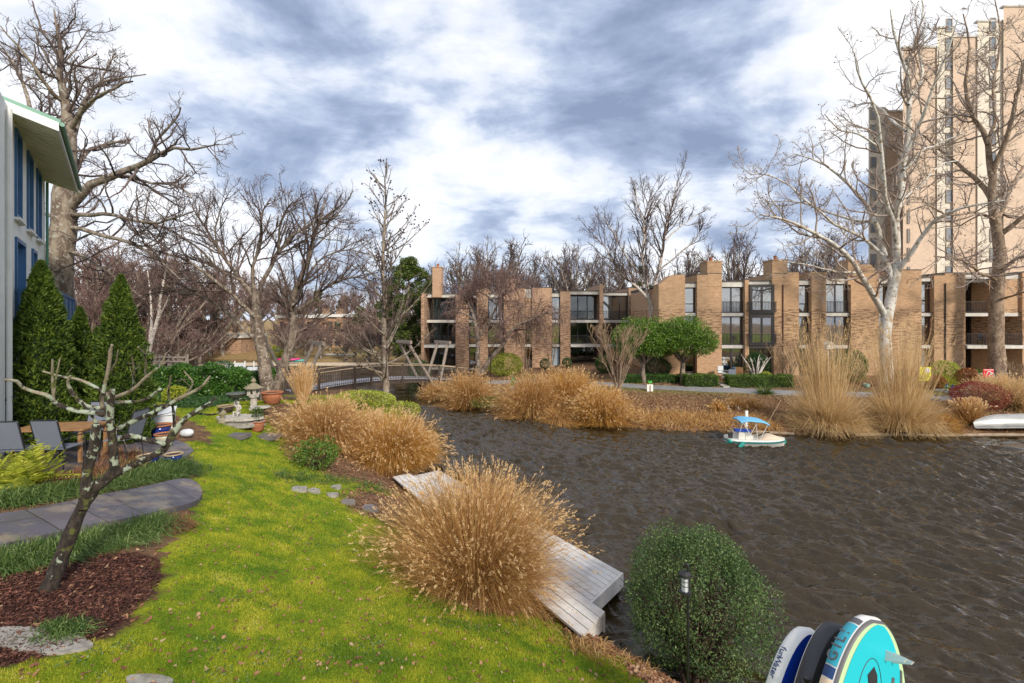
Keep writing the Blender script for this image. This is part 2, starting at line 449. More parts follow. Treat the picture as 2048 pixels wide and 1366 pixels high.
gm = bpy.data.materials.new('ground'); gm.use_nodes = True; t = NT(gm.node_tree); p = t.n['Principled BSDF']
oc = t.new('ShaderNodeTexCoord').outputs['Object']
A = lambda n: t.new('ShaderNodeAttribute', attribute_name=n).outputs['Fac']
na = t.noise(oc, .55, 5, .6); nb = t.noise(oc, 3.2, 5, .65); nc = t.noise(oc, 26, 4, .7)
lawnc = t.mix(t.ramp(na, [(.38, 0), (.62, 1)]), (.115, .200, .012), (.260, .290, .014))
lawnc = t.mix(t.ramp(nb, [(.46, 0), (.66, .75)]), lawnc, (.34, .345, .022))
lawnc = t.mix(t.ramp(nc, [(.50, 0), (.70, .55)]), lawnc, (.045, .085, .010))
soil = t.mix(t.ramp(nb, [(.4, 0), (.62, 1)]), (.095, .055, .034), (.24, .14, .075))
soil = t.mix(t.ramp(nc, [(.5, 0), (.66, .6)]), soil, (.33, .20, .11))
mulc = t.mix(t.ramp(nc, [(.42, 0), (.62, 1)]), (.022, .010, .008), (.085, .032, .022))
sand = t.mix(t.ramp(nb, [(.4, 0), (.6, 1)]), (.26, .17, .07), (.34, .24, .11))
verg = t.mix(t.ramp(nb, [(.4, 0), (.6, 1)]), (.10, .14, .03), (.22, .20, .06))
c = t.mix(A('sandy'), soil, sand)
edge = t.math('ADD', t.math('MULTIPLY', nc, .9), -.45)
lm = t.ramp(t.math('ADD', A('lawn'), t.math('ADD', t.math('MULTIPLY', edge, 1.3), t.math('MULTIPLY_ADD', nb, 1.2, -.6))), [(.38, 0), (.52, 1)])
c = t.mix(lm, c, lawnc)
c = t.mix(t.math('MULTIPLY', A('verge'), t.ramp(nb, [(.4, 0), (.55, 1)]), clamp=True), c, verg)
c = t.mix(A('mulch'), c, mulc)
t.l.new(c, p.inputs[0]); p.inputs['Roughness'].default_value = .95; p.inputs['Specular IOR Level'].default_value = .2
bp = t.new('ShaderNodeBump', inp={'Strength': .9, 'Distance': .05, 'Height': t.math('ADD', nc, nb)}); t.l.new(bp.outputs[0], p.inputs['Normal'])
ground = grid_mesh('ground', GX, GY, GZ, {'lawn': lawn, 'verge': verge, 'mulch': mul.astype(float), 'sandy': sandy}, gm)
tag(ground, kind='structure')

# water: one real sheet with small ripples
wm = bpy.data.materials.new('pond_water'); wm.use_nodes = True; t = NT(wm.node_tree); p = t.n['Principled BSDF']
oc = t.new('ShaderNodeTexCoord').outputs['Object']
p.inputs['Base Color'].default_value = (.034, .023, .009, 1); p.inputs['Roughness'].default_value = .03; p.inputs['IOR'].default_value = 1.34
p.inputs['Specular IOR Level'].default_value = .8
bp = t.new('ShaderNodeBump', inp={'Strength': .5, 'Distance': .02, 'Height': t.noise(t.mapping(oc, (.8, 2.0, 1), (0, 0, -.15)), 7, 3, .55, .3)})
t.l.new(bp.outputs[0], p.inputs['Normal'])
wx = axis(-6, 22, .05, -400, 500); wy = np.concatenate([axis(3.5, 15, .045, -90, 15), np.arange(15.2, 34, .09), axis(34, 60, .5, 30, 140)])
wy = np.unique(np.round(wy, 4)); WX, WY = np.meshgrid(wx, wy); WZ = np.zeros_like(WX); WX2 = WX + .35 * vnoise(WX, WY, .25, 5); WY2 = WY + .35 * vnoise(WX, WY, .22, 6)
wr = np.random.default_rng(4); gust = np.clip(.75 + .5 * vnoise(WX, WY, .22, 8), .35, 1.3)
for k in range(60):
    lam = .13 * (.75 / .13) ** wr.random(); a = R(56 + wr.normal() * 24); amp = .0290 * lam ** 1.0
    WZ += amp * np.sin(2 * np.pi / lam * (WX2 * np.cos(a) + WY2 * np.sin(a)) + wr.uniform(0, 6.28))
for k in range(14):
    lam = wr.uniform(.8, 2.2); a = R(62 + wr.normal() * 20); WZ += .0095 * lam * np.sin(2 * np.pi / lam * (WX2 * np.cos(a) + WY2 * np.sin(a)) + wr.uniform(0, 6.28))
WZ *= gust * np.interp(WY, [-90, 2, 4, 33, 45], [0, 0, 1, 1, .3]) * np.interp(WX, [-40, -9, 30, 60], [.2, 1, 1, 0])
water = grid_mesh('water', WX, WY, WZ, {}, wm)
tag(water, kind='structure')

# ---- the footpath along the far bank, laid on the ground as its own sheet
def strip_path(name, pts, width, m, lift=.03, K=60, kind='structure'):
    P, _ = resample(np.array([(x, y, 0) for x, y in pts]), [1, 1], K); T = nrm(np.gradient(P, axis=0)); N = np.stack([-T[:, 1], T[:, 0], 0 * T[:, 0]], -1)
    cols = []
    for k in np.linspace(-.5, .5, 5):
        q = P + N * width * k; q[:, 2] = height(q[:, 0], q[:, 1]) + lift; cols.append(q)
    V = np.stack(cols, 1); idx = np.arange(K * 5).reshape(K, 5)
    # skirt so that the sheet has thickness
    q = np.stack([idx[:-1, 1:], idx[:-1, :-1], idx[1:, :-1], idx[1:, 1:]], -1).reshape(-1, 4)
    B = V.reshape(-1, 3).copy(); B[:, 2] -= .12; n = K * 5
    q2 = [(i, i + 5, i + 5 + n, i + n) for i in idx[:-1, 0]] + [(i + 5, i, i + n, i + 5 + n) for i in idx[:-1, 4]]
    mb = MB(); mb.add(np.vstack([V.reshape(-1, 3), B]), np.vstack([q, np.array(q2)]), rnd=0)
    return tag(mb.build(name, m), kind=kind)
M['asphalt'] = mat('pale_asphalt', (.27, .265, .27), .9, (.20, .20, .205), 2.5, .3, 60)
PATH = [tuple(G(px, py, 1.0)[:2]) for px, py in ((905, 755), (1000, 758), (1100, 763), (1200, 769), (1300, 775), (1400, 779), (1500, 782), (1620, 786), (1740, 787), (1850, 791), (1950, 792), (2080, 790), (2300, 790))]
strip_path('footpath', PATH, 1.5, M['asphalt'])
strip_path('gravel_path', [(-60, 38), (-40, 40), (-31, 41), (-25, 40), (-19, 34.5), (-16.4, 32.3)], 2.6, M['asphalt'])
# ================================================================== brick row houses across the water
def curtain_sheet(mb, x0, x1, z0, z1, y):
    n = max(6, int((x1 - x0) / .07)); xs = np.linspace(x0, x1, n); ys = y + .035 * np.cos(np.arange(n) * 1.9) + .012 * rng.normal(size=n)
    V = [(a, b, z0) for a, b in zip(xs, ys)] + [(a, b, z1) for a, b in zip(xs, ys)]
    mb.add(np.array(V), np.array([(i, i + 1, n + i + 1, n + i) for i in range(n - 1)]))
def make_window(par, x0, x1, z0, z1, y, panes=2, transom=None, fm='dark_frame', curtains=(), fw=.07, glass='glass', label=None):
    f = MB(); d0, d1 = y - .05, y + .05
    f.box(x0, x0 + fw, d0, d1, z0, z1); f.box(x1 - fw, x1, d0, d1, z0, z1)
    f.box(x0 + fw, x1 - fw, d0, d1, z0, z0 + fw); f.box(x0 + fw, x1 - fw, d0, d1, z1 - fw, z1)
    for k in range(1, panes):
        xm = x0 + (x1 - x0) * k / panes; f.box(xm - fw * .6, xm + fw * .6, d0 + .01, d1 - .01, z0 + fw, z1 - fw)
    if transom: f.box(x0 + fw, x1 - fw, d0 + .015, d1 - .015, z0 + transom - .04, z0 + transom + .04)
    w_ = child(f, 'window', M[fm], par)
    if label: w_['label'] = label
    g = MB(); g.box(x0 + fw, x1 - fw, y - .008, y + .008, z0 + fw, z1 - fw); child(g, 'pane', M[glass], w_)
    for (a, b) in curtains:
        c_ = MB(); curtain_sheet(c_, x0 + (x1 - x0) * a, x0 + (x1 - x0) * b, z0 + .05, z1 - .06, y + .18); child(c_, 'curtain', M['curtain'], w_)
    return w_
def make_rail(par, x0, x1, z, y, h=.95, side=None, m='dark_frame', step=.12):
    f = MB(); f.box(x0, x1, y - .025, y + .025, z + h - .04, z + h); f.box(x0, x1, y - .02, y + .02, z + .06, z + .10)
    for x in np.arange(x0 + .02, x1, step): f.box(x - .011, x + .011, y - .011, y + .011, z + .10, z + h - .04)
    if side:
        for x in (x0, x1):
            f.box(x - .02, x + .02, y + .03, side, z + h - .04, z + h)
            for q in np.arange(y + step, side, step): f.box(x - .011, x + .011, q - .011, q + .011, z + .02, z + h - .04)
    return child(f, 'railing', M[m], par)

def row_house(name, label, d, zf, piers, bays, depth=9.0, brick='brick', roofz=None, group=None, chims=()):
    """zf: tops of the floor slabs [ground, first, second]; piers: (px0, px1, top z or py polygon); bays: dicts"""
    xs = [XD(p_[0], d) for p_ in piers] + [XD(b_['px'][0], d) for b_ in bays]
    xe = [XD(p_[1], d) for p_ in piers] + [XD(b_['px'][1], d) for b_ in bays]
    X0, X1 = min(xs), max(xe); zg = zf[0] - .6
    root = thing(name, label, 'house', ((X0 + X1) / 2, d, zf[0]), group)
    ztop = roofz
    w_ = MB()
    for pr in piers:
        a, b, pt = pr[:3]; x0, x1 = XD(a, d), XD(b, d); fr = pr[3] if len(pr) > 3 else .35
        if isinstance(pt, (list, tuple)):
            poly = [(x0, zg)] + [(XD(q[0], d), ZD(q[1], d)) for q in pt] + [(x1, zg)]
            n = len(poly); V = [(x, d - fr, z) for x, z in poly] + [(x, d + 1.2, z) for x, z in poly]
            w_.add(np.array(V), [tuple(range(n))[::-1], tuple(range(n, 2 * n))] + [(i, (i + 1) % n, n + (i + 1) % n, n + i) for i in range(n)])
            w_.box(x0 + .002, x1 - .002, d + 1.2, d + depth - .01, zg, ztop - .3)
        else: w_.box(x0, x1, d - fr, d + depth - .01, zg, ZD(pt, d))
    child(w_, 'wall', M[brick], root)
    for pr in piers:
        if not isinstance(pr[2], (list, tuple)): fr = pr[3] if len(pr) > 3 else .35; zt = ZD(pr[2], d); child(MB().box(XD(pr[0], d) - .02, XD(pr[1], d) + .02, d - fr - .03, d + 2.0, zt, zt + .06), 'coping', M['roofing'], root)
    for (a, b, pt) in chims:
        c_ = MB(); x0, x1 = XD(a, d), XD(b, d); zt = ZD(pt, d); c_.box(x0, x1, d - .37, d + 1.1, ztop - .2, zt)
        c_.box(x0 - .04, x1 + .04, d - .41, d + 1.14, zt, zt + .09); ch = child(c_, 'chimney', M[brick], root)
        c2 = MB(); xm = (x0 + x1) / 2; c2.lathe([(.14, 0), (.12, .32), (.17, .34), (.17, .38)], (xm, d + .35, zt + .09), 10); child(c2, 'chimney_pot', M['terracotta'], ch)
    # core: floors, back room wall, roof
    core = MB(); core.box(X0 + .03, X1 - .03, d + 3.2, d + depth, zg, ztop - .25); child(core, 'rear_wall', M['interior'], root)
    rf = MB(); rf.box(X0 + .01, X1 - .01, d + .02, d + depth + .1, ztop - .22, ztop - .02); child(rf, 'roof', M['roofing'], root)
    for b_ in bays:
        x0, x1 = XD(b_['px'][0], d) + .003, XD(b_['px'][1], d) - .003; top = ZD(b_['band'][0], d); bot = ZD(b_['band'][1], d)
        fa = MB(); fa.box(x0, x1, d - .12, d + 3.1, bot, top - .05); child(fa, 'fascia', M['concrete'], root)
        fa = MB(); fa.box(x0, x1, d - .16, d + 3.1, top - .05, top + .05); child(fa, 'roof_edge', M['roofing'], root)
        st = b_.get('style', 'flat'); fm = b_.get('fm', 'dark_frame')
        for k in (1, 2):
            out = .12
            if st == 'balcony' and k == 1: out = b_.get('out', .35)
            if b_.get('solid', {}).get(k): continue
            sl = MB(); sl.box(x0, x1, d - out, d + 3.15, zf[k] - .27, zf[k]); child(sl, 'floor_slab', M['concrete'], root)
        gl = MB(); gl.box(x0, x1, d + .2, d + 3.15, zf[0] - .2, zf[0] - .01); child(gl, 'floor_slab', M['concrete'], root)
        for k in range(3):
            z0 = zf[k] + .002; z1 = (zf[k + 1] - .272) if k < 2 else bot - .002
            kind = b_.get('floors', {}).get(k, st); cu = b_.get('cur', {}).get(k, ()); pn = b_.get('panes', 2)
            if kind == 'none': continue
            if kind == 'brick':
                q = MB(); q.box(x0, x1, d - .1, d + .3, z0, z1); child(q, 'wall_panel', M[brick], root); continue
            if kind == 'narrow': make_window(root, x0, x1, z0, z1, d + .12, 1, .75 if k else None, fm, cu, .09)
            elif kind == 'flat': make_window(root, x0, x1, z0, z1, d + .12, pn, None, fm, cu, .08)
            elif kind == 'juliet':
                make_window(root, x0, x1, z0, z1, d + .12, pn, None, fm, cu, .09)
                if k: make_rail(root, x0 + .02, x1 - .02, z0, d - .06)
            elif kind == 'oriel':
                make_window(root, x0 + .1, x1 - .1, z0 + .12, z1, d - .38, pn, None, fm, cu, .13)
                o_ = MB(); o_.box(x0, x0 + .1, d - .46, d + .3, z0 - .1, z1 + .1); o_.box(x1 - .1, x1, d - .46, d + .3, z0 - .1, z1 + .1)
                o_.box(x0 + .1, x1 - .1, d - .46, d + .3, z0 - .1, z0 + .1); o_.box(x0 + .1, x1 - .1, d - .44, d + .3, z1, z1 + .1); child(o_, 'bay_frame', M[fm], root)
                make_rail(root, x0 - .12, x1 + .12, z0, d - .62, .92, d - .37)
            elif kind == 'balcony':
                make_window(root, x0, x1, z0, z1, d + 1.5, pn, None, fm, cu, .08, 'glass_low')
                if k: make_rail(root, x0 + .03, x1 - .03, z0, d - b_.get('out', .35) + .1 if k == 1 else d + .0)
            elif kind == 'open': make_window(root, x0, x1, z0, z1, d + 2.2, pn, None, fm, cu, .08, 'glass_low')
            elif kind == 'door':
                o_ = MB(); o_.box(x0 + .05, x1 - .05, d + .1, d + .16, z0, z1 - .1); dd = child(o_, 'door', M['door_blue'], root)
                o_ = MB(); o_.lathe([(.0, -.03), (.04, 0), (0, .03)], (x1 - .16, d + .06, z0 + 1.0), 8, close=False); child(o_, 'handle', M['iron'], dd)
    return root
M['terracotta'] = mat('terracotta', (.40, .15, .065), .8, (.27, .10, .05), 6)
M['door_blue'] = mat('pale_blue_door', (.30, .38, .44), .5)

D1 = 40.0; Z1 = [1.62, 3.93, 6.58]
g1 = 'flat roofed brick row houses facing the pond'
row_house('row_house', 'tan brick row house with sloped parapet and chimney pot, behind the green hollies', D1, Z1,
          [(1315, 1367, [(1315, 571), (1340, 551), (1367, 550)]), (1391, 1412, 550), (1412, 1440, 548), (1486, 1489.9, 560)],
          [dict(px=(1367, 1391), band=(566, 575), style='narrow', floors={0: 'flat'}, panes=1),
           dict(px=(1440, 1486), band=(563, 574), style='juliet', cur={0: ((.55, .95),), 2: ((.1, .25),)})], roofz=8.95, group=g1, chims=[(1411, 1440, 525)])
row_house('row_house', 'tan brick row house with dark projecting bay windows stacked over each other', D1, Z1,
          [(1490.1, 1494, 560), (1543, 1570, 548), (1570, 1593, 545), (1618, 1647, 544)],
          [dict(px=(1494, 1543), band=(562, 572), style='oriel', floors={0: 'flat'}, cur={0: ((.1, .4), (.6, .95)), 1: ((.05, .22), (.72, .92)), 2: ((.1, .3), (.7, .9))}),
           dict(px=(1593, 1618), band=(560, 570), style='narrow', cur={1: ((.6, .95),), 0: ((.2, .8),)}, panes=1)], roofz=9.0, group=g1, chims=[(1540, 1570, 522)])
row_house('row_house', 'tan brick row house between the tall dry reeds and the white barked sycamore', D1, Z1,
          [(1696, 1752, [(1696, 530), (1735, 530), (1752, 548)]), (1776, 1792, 542)],
          [dict(px=(1647.2, 1696), band=(556, 568), style='juliet', floors={1: 'flat'}, cur={1: ((.08, .9),), 2: ((.1, .3), (.65, .9)), 0: ((.1, .9),)}),
           dict(px=(1752, 1776), band=(556, 567), style='narrow', cur={2: ((.1, .9),)}, panes=1)], roofz=9.1, group=g1, chims=[(1690, 1712, 524)])
row_house('row_house', 'tan brick row house with maroon window frames and a long dark downpipe', D1, Z1,
          [(1792.2, 1836, 541), (1861, 1882, 551), (1882, 1923, 547)],
          [dict(px=(1836, 1861), band=(555, 563), style='narrow', fm='maroon', panes=1)], roofz=9.25, group=g1)
row_house('row_house', 'tan brick row house with deep recessed balconies behind the right sycamore trunk', D1, Z1,
          [(1976, 1984, 560, .1), (2036, 2100, 545)],
          [dict(px=(1923.2, 1976), band=(548, 558), style='balcony', out=.5, cur={1: ((.55, .95),), 0: ((.1, .5),)}),
           dict(px=(1984, 2036), band=(548, 558), style='balcony', out=.5, floors={2: 'brick'}, cur={0: ((.05, .25),)})], roofz=9.35, group=g1)
dp = MB(); dp.tube([(XD(1882, D1), D1 - .42, 1.5), (XD(1882, D1), D1 - .42, 9.0)], .05, 6)
tag(dp.build('downpipe', M['dark_frame']), 'thin dark downpipe running down the brick pier with the maroon windows', 'downpipe')
dp = MB(); dp.tube([(XD(1560.5, D1), D1 - .42, 1.5), (XD(1560.5, D1), D1 - .42, 8.9)], .04, 6)
tag(dp.build('downpipe', M['maroon']), 'rusty downpipe on the brick pier right of the projecting bay windows', 'downpipe')

D2 = 50.0; Z2 = [1.05, 3.5, 6.0]
g2 = 'brick row houses set back beyond the footbridge'
row_house('row_house', 'leftmost pink brick row house with slim tall chimney, over the end of the footbridge', D2, Z2,
          [(848, 854, 588, 1.6), (912, 938, 590)],
          [dict(px=(854, 912), band=(588, 595), style='balcony', out=1.6, panes=3, cur={0: ((.1, .35),), 1: ((.15, .4),), 2: ((.1, .4),)}),
           dict(px=(938, 954), band=(590, 596), style='narrow', panes=1)], brick='brick_pink', roofz=8.55, group=g2, chims=[(866, 884, 536)])
row_house('row_house', 'pink brick row house half hidden behind the weeping cherry', D2, Z2,
          [(954, 976, 577), (1008, 1050, 577), (1064, 1103, 576)],
          [dict(px=(976, 1008), band=(588, 595), style='flat', cur={0: ((.4, .9),), 2: ((.1, .6),)}),
           dict(px=(1050, 1064), band=(577, 596), style='narrow', floors={2: 'brick'}, panes=1)], brick='brick_pink', roofz=8.8, group=g2, chims=[(1014, 1031, 561)])
row_house('row_house', 'brick row house with pale blue door and wide dark balconies', D2, Z2,
          [(1120, 1140, 583), (1198, 1205, 568)],
          [dict(px=(1103, 1120), band=(586, 594), style='narrow', floors={0: 'door'}, panes=1),
           dict(px=(1140, 1198), band=(582, 589), style='balcony', out=.5, panes=3)], brick='brick_pink', roofz=8.8, group=g2)
row_house('row_house', 'brick row house with curtained upper windows beside the leaning birch', D2, Z2,
          [(1256, 1278, 576), (1295, 1316, 576)],
          [dict(px=(1205.2, 1256), band=(585, 591), style='balcony', out=.5, panes=3, floors={2: 'juliet'}, cur={2: ((.03, .3), (.7, .97))}),
           dict(px=(1278, 1295), band=(585, 591), style='narrow', panes=1)], brick='brick_pink', roofz=8.8, group=g2)

# ------------------------------------------------------------------ the tower block
tw = thing('tower_block', 'tall beige apartment tower rising behind the row houses and sycamores', 'tower', (XD(1900, 75), 78, 1.5))
body = None; pl = 'pl'
def vol(a, b, d, top, back=24, mb_=body, x_in=0):
    x0, x1 = XD(a, d), XD(b, d); s_ = back * 1.35
    q = MB(); q.prism([(x0, d), (x1, d), (x1 + s_, d + back), (x0 + s_, d + back)], 0, ZD(top, d)); child(q, 'pilaster' if mb_ is pl else 'wall', M['cream'] if mb_ is pl else M['tower'], tw)
vol(1806, 1873.8, 70.2, 96); vol(1906, 1954.8, 69.7, 75); vol(2007, 2150, 69.2, 14); vol(1770, 1806, 75.5, 224, 14)
vol(1874, 1905.8, 70.0, 57, 20, pl); vol(1955, 2006.8, 69.5, 44, 20, pl); vol(1737, 1769.8, 74.8, 214, 12, pl)
for a, b, d, top in ((1806, 1873.8, 70.2, 96), (1906, 1954.8, 69.7, 75), (2007, 2150, 69.2, 14), (1770, 1806, 75.5, 224), (1874, 1905.8, 70.0, 57), (1955, 2006.8, 69.5, 44)):
    zt = ZD(top, d); child(MB().box(XD(a, d) - .1, XD(b, d) + .1, d - .12, d + .5, zt, zt + .25), 'coping', M['concrete'], tw)
def towin(px0, px1, d, z0, z1):
    x0, x1 = XD(px0, d), XD(px1, d); y = d - .06; f = MB(); fw = .12
    f.box(x0, x0 + fw, y - .08, y + .04, z0, z1); f.box(x1 - fw, x1, y - .08, y + .04, z0, z1); f.box(x0 + fw, x1 - fw, y - .08, y + .04, z0, z0 + fw); f.box(x0 + fw, x1 - fw, y - .08, y + .04, z1 - fw, z1)
    zm = z0 + (z1 - z0) * .35; f.box(x0 + fw, x1 - fw, y - .06, y + .03, zm - .04, zm + .04)
    w_ = child(f, 'window', M['tower_frame'], tw); g = MB(); g.box(x0 + fw, x1 - fw, y - .02, y, z0 + fw, z1 - fw); child(g, 'pane', M['tower_glass'], w_)
M['tower_frame'] = mat('tower_window_frame', (.30, .25, .21), .5)
M['tower_glass'] = mat('tower_glass', (.13, .17, .21), .06, (.26, .30, .33), .35, spec=1.0)
for k in range(15):
    towin(1891, 1904, 70.0, 9.2 + 2.75 * k, 11.1 + 2.75 * k)
    towin(1979, 1991, 69.5, 9.0 + 2.75 * k, 10.9 + 2.75 * k)
for k in range(12): towin(1740, 1752, 74.8, 9.5 + 2.5 * k, 11.2 + 2.5 * k)
for k in range(13): towin(1814, 1819, 70.2, 9 + 2.75 * k, 11.0 + 2.75 * k)

# ------------------------------------------------------------------ far low brick houses beyond the lake
for i, (a, b, d, top, lab) in enumerate(((556, 628, 84, 636, 'distant low brick house seen between the cherry trunks'), (632, 700, 88, 634, 'distant low brick house with bright white roof edge left of the middle'), (702, 800, 92, 632, 'distant low brick house behind the sweetgum branches'),
                                       (410, 482, 78, 676, 'low tan garden building behind the bare trees beyond the lake'))):
    zt = ZD(top, d); h_ = thing('brick_house', lab, 'house', (XD((a + b) / 2, d), d, .8)); q = MB(); q.box(XD(a, d), XD(b, d), d, d + 8, .2, zt); child(q, 'wall', M['brick_pink'], h_)
    q = MB(); q.box(XD(a, d) - .3, XD(b, d) + .3, d - .4, d + 8.3, zt, zt + .55); child(q, 'roof', M['white_paint'] if i < 3 else M['concrete'], h_)
    for k in range(4 if i < 3 else 2):
        xa = XD(a, d) + (XD(b, d) - XD(a, d)) * (k + .25) / 4
        for z0 in ((1.3, 4.0) if i < 3 else (1.2,)):
            if z0 + 1.9 < zt: make_window(h_, xa, xa + 1.0, z0, z0 + 1.7, d - .06, 1)
    if i < 3:
        for k in (.2, .62):
            xa = XD(a, d) + (XD(b, d) - XD(a, d)) * k; q = MB(); q.box(xa, xa + .9, d - .3, d + 1, zt - 1, zt + 1.5); child(q, 'chimney', M['brick_pink'], h_)

# ================================================================== white painted house on the left
WO = np.array((-13.5, 13.3)); WT = nrm(np.array((-.632, .775))); WN = np.array((WT[1], -WT[0]))   # along the wall, out from the wall
if WN[0] < 0: WN = -WN
mw = Matrix(((WT[0], WN[0], 0, WO[0]), (WT[1], WN[1], 0, WO[1]), (0, 0, 1, 0), (0, 0, 0, 1)))      # local x = t, y = outwards, z up
hw = thing('white_house', 'white painted brick house with blue windows and deep eaves at the left edge', 'house', (-13.5, 13.3, 2.9))
q = MB()
# wall with window openings cut by building it from strips: (t0,t1,z0,z1)
def wall_with_holes(mb, t0, t1, z0, z1, holes, y0=-.35, y1=0.0):
    ts = sorted({t0, t1, *[h[0] for h in holes], *[h[1] for h in holes]})
    for a, b in zip(ts[:-1], ts[1:]):
        hs = sorted([h for h in holes if h[0] <= a + 1e-6 and h[1] >= b - 1e-6], key=lambda h: h[2]); z = z0
        for h in hs:
            if h[2] > z: mb.box(a, b, y0, y1, z, h[2], mw)
            z = h[3]
        mb.box(a, b, y0, y1, z, z1, mw)
UP = [(-1.15, -.15, 8.65, 10.95), (1.0, 2.1, 8.65, 10.95), (3.1, 4.2, 8.65, 10.95)]
DOOR = (-1.1, .5, 6.02, 8.15); W2 = (2.0, 3.0, 6.9, 8.2)
wall_with_holes(q, -4.6, 5.6, 2.0, 11.15, UP + [DOOR, W2])
q.box(-4.6, 5.6, -8, -4.2, 2.0, 11.0, mw); q.box(5.3, 5.6, -4.2, -.36, 2.0, 11.1, mw)
child(q, 'wall', M['white_brick'], hw)
for i, (a, b, z0, z1) in enumerate(UP + [W2, DOOR]):
    f = MB(); fw = .10
    f.box(a, a + fw, -.22, .05, z0, z1, mw); f.box(b - fw, b, -.22, .05, z0, z1, mw); f.box(a + fw, b - fw, -.22, .05, z0, z0 + fw, mw); f.box(a + fw, b - fw, -.22, .05, z1 - fw, z1, mw)
    f.box(a + fw, b - fw, -.2, -.05, (z0 + z1) / 2 - .04, (z0 + z1) / 2 + .04, mw) if i < 4 else f.box((a + b) / 2 - .05, (a + b) / 2 + .05, -.2, -.05, z0 + fw, z1 - fw, mw)
    w_ = child(f, 'door' if i == 4 else 'window', M['blue_paint'], hw)
    g = MB(); g.box(a + fw, b - fw, -.13, -.11, z0 + fw, z1 - fw, mw); child(g, 'pane', M['glass'], w_)
    if i < 4:
        s_ = MB(); s_.box(a - .06, b + .06, -.05, .12, z0 - .07, z0 - .002, mw); child(s_, 'sill', M['white_paint'], w_)
q = MB(); q.box(-4.5, 5.2, -4.1, -1.2, 2.0, 11.0, mw); child(q, 'inner_wall', M['interior'], hw)
# roof: sloping slab that overhangs by 0.85 m, soffit boards under it, green metal edge
zr0, zr1 = 11.75, 10.98
def slab(mb, t0, t1, ya, yb, za, zb, th):
    V = [(t0, ya, za), (t1, ya, za), (t1, yb, zb), (t0, yb, zb), (t0, ya, za + th), (t1, ya, za + th), (t1, yb, zb + th), (t0, yb, zb + th)]
    mb.add(xf(np.array(V, float), mw), [(0, 3, 2, 1), (4, 5, 6, 7), (0, 1, 5, 4), (1, 2, 6, 5), (2, 3, 7, 6), (3, 0, 4, 7)])
sl_ = lambda y: 10.86 - .30 * (y - .85)
q = MB(); slab(q, -2.0, 5.95, -6.0, .85, sl_(-6.0), sl_(.85), .16); child(q, 'soffit', M['soffit'], hw)
q = MB()
for k in range(26):
    a = -1.95 + k * .30; slab(q, a, a + .05, .01, .84, sl_(.01) - .05, sl_(.84) - .05, .049)
child(q, 'soffit_batten', M['soffit'], hw)
q = MB(); slab(q, -2.05, 6.0, -6.05, .93, sl_(-6.05) + .162, sl_(.93) + .162, .10); rf = child(q, 'roof', M['green_roof'], hw)
q = MB(); slab(q, -2.09, -2.002, -6.0, .9, sl_(-6) - .06, sl_(.9) - .06, .22); slab(q, -2.0, 5.95, .852, .90, sl_(.85) - .04, sl_(.85) - .04, .20); child(q, 'fascia', M['white_paint'], hw)
q = MB(); q.tube(xf(np.array([(-2.05, .96, 10.98), (6.0, .96, 10.98)], float), mw), .055, 8); child(q, 'gutter', M['green_roof'], hw)
# balcony
bc = MB(); bc.box(-1.2, 5.7, .02, .82, 5.78, 6.0, mw); child(bc, 'balcony_floor', M['blue_paint'], hw)
bc = MB(); bc.box(-1.2, 5.7, .76, .82, 6.72, 6.80, mw); bc.box(-1.2, -1.14, .02, .75, 6.72, 6.80, mw)
for a in np.arange(.06, .78, .11): bc.box(-1.185, -1.155, a, a + .025, 6.0, 6.72, mw)
for a in (-1.18, .8, 2.6, 4.2, 5.62): bc.box(a, a + .07, .75, .83, 6.002, 6.72, mw)
child(bc, 'railing', M['blue_paint'], hw)
bc = MB(); bc.box(1.0, 2.55, .775, .80, 6.05, 6.68, mw); bc.box(2.7, 4.15, .775, .80, 6.05, 6.68, mw); bc.box(4.3, 5.6, .775, .80, 6.05, 6.68, mw); child(bc, 'railing_panel', M['blue_paint'], hw)
for a, r_ in ((-2.45, .055), (5.45, .045)):
    q = MB(); q.tube(xf(np.array([(a, .07, 2.4), (a, .07, 11.0)], float), mw), r_, 8); child(q, 'downpipe', M['white_paint'] if a < 0 else M['green_roof'], hw)
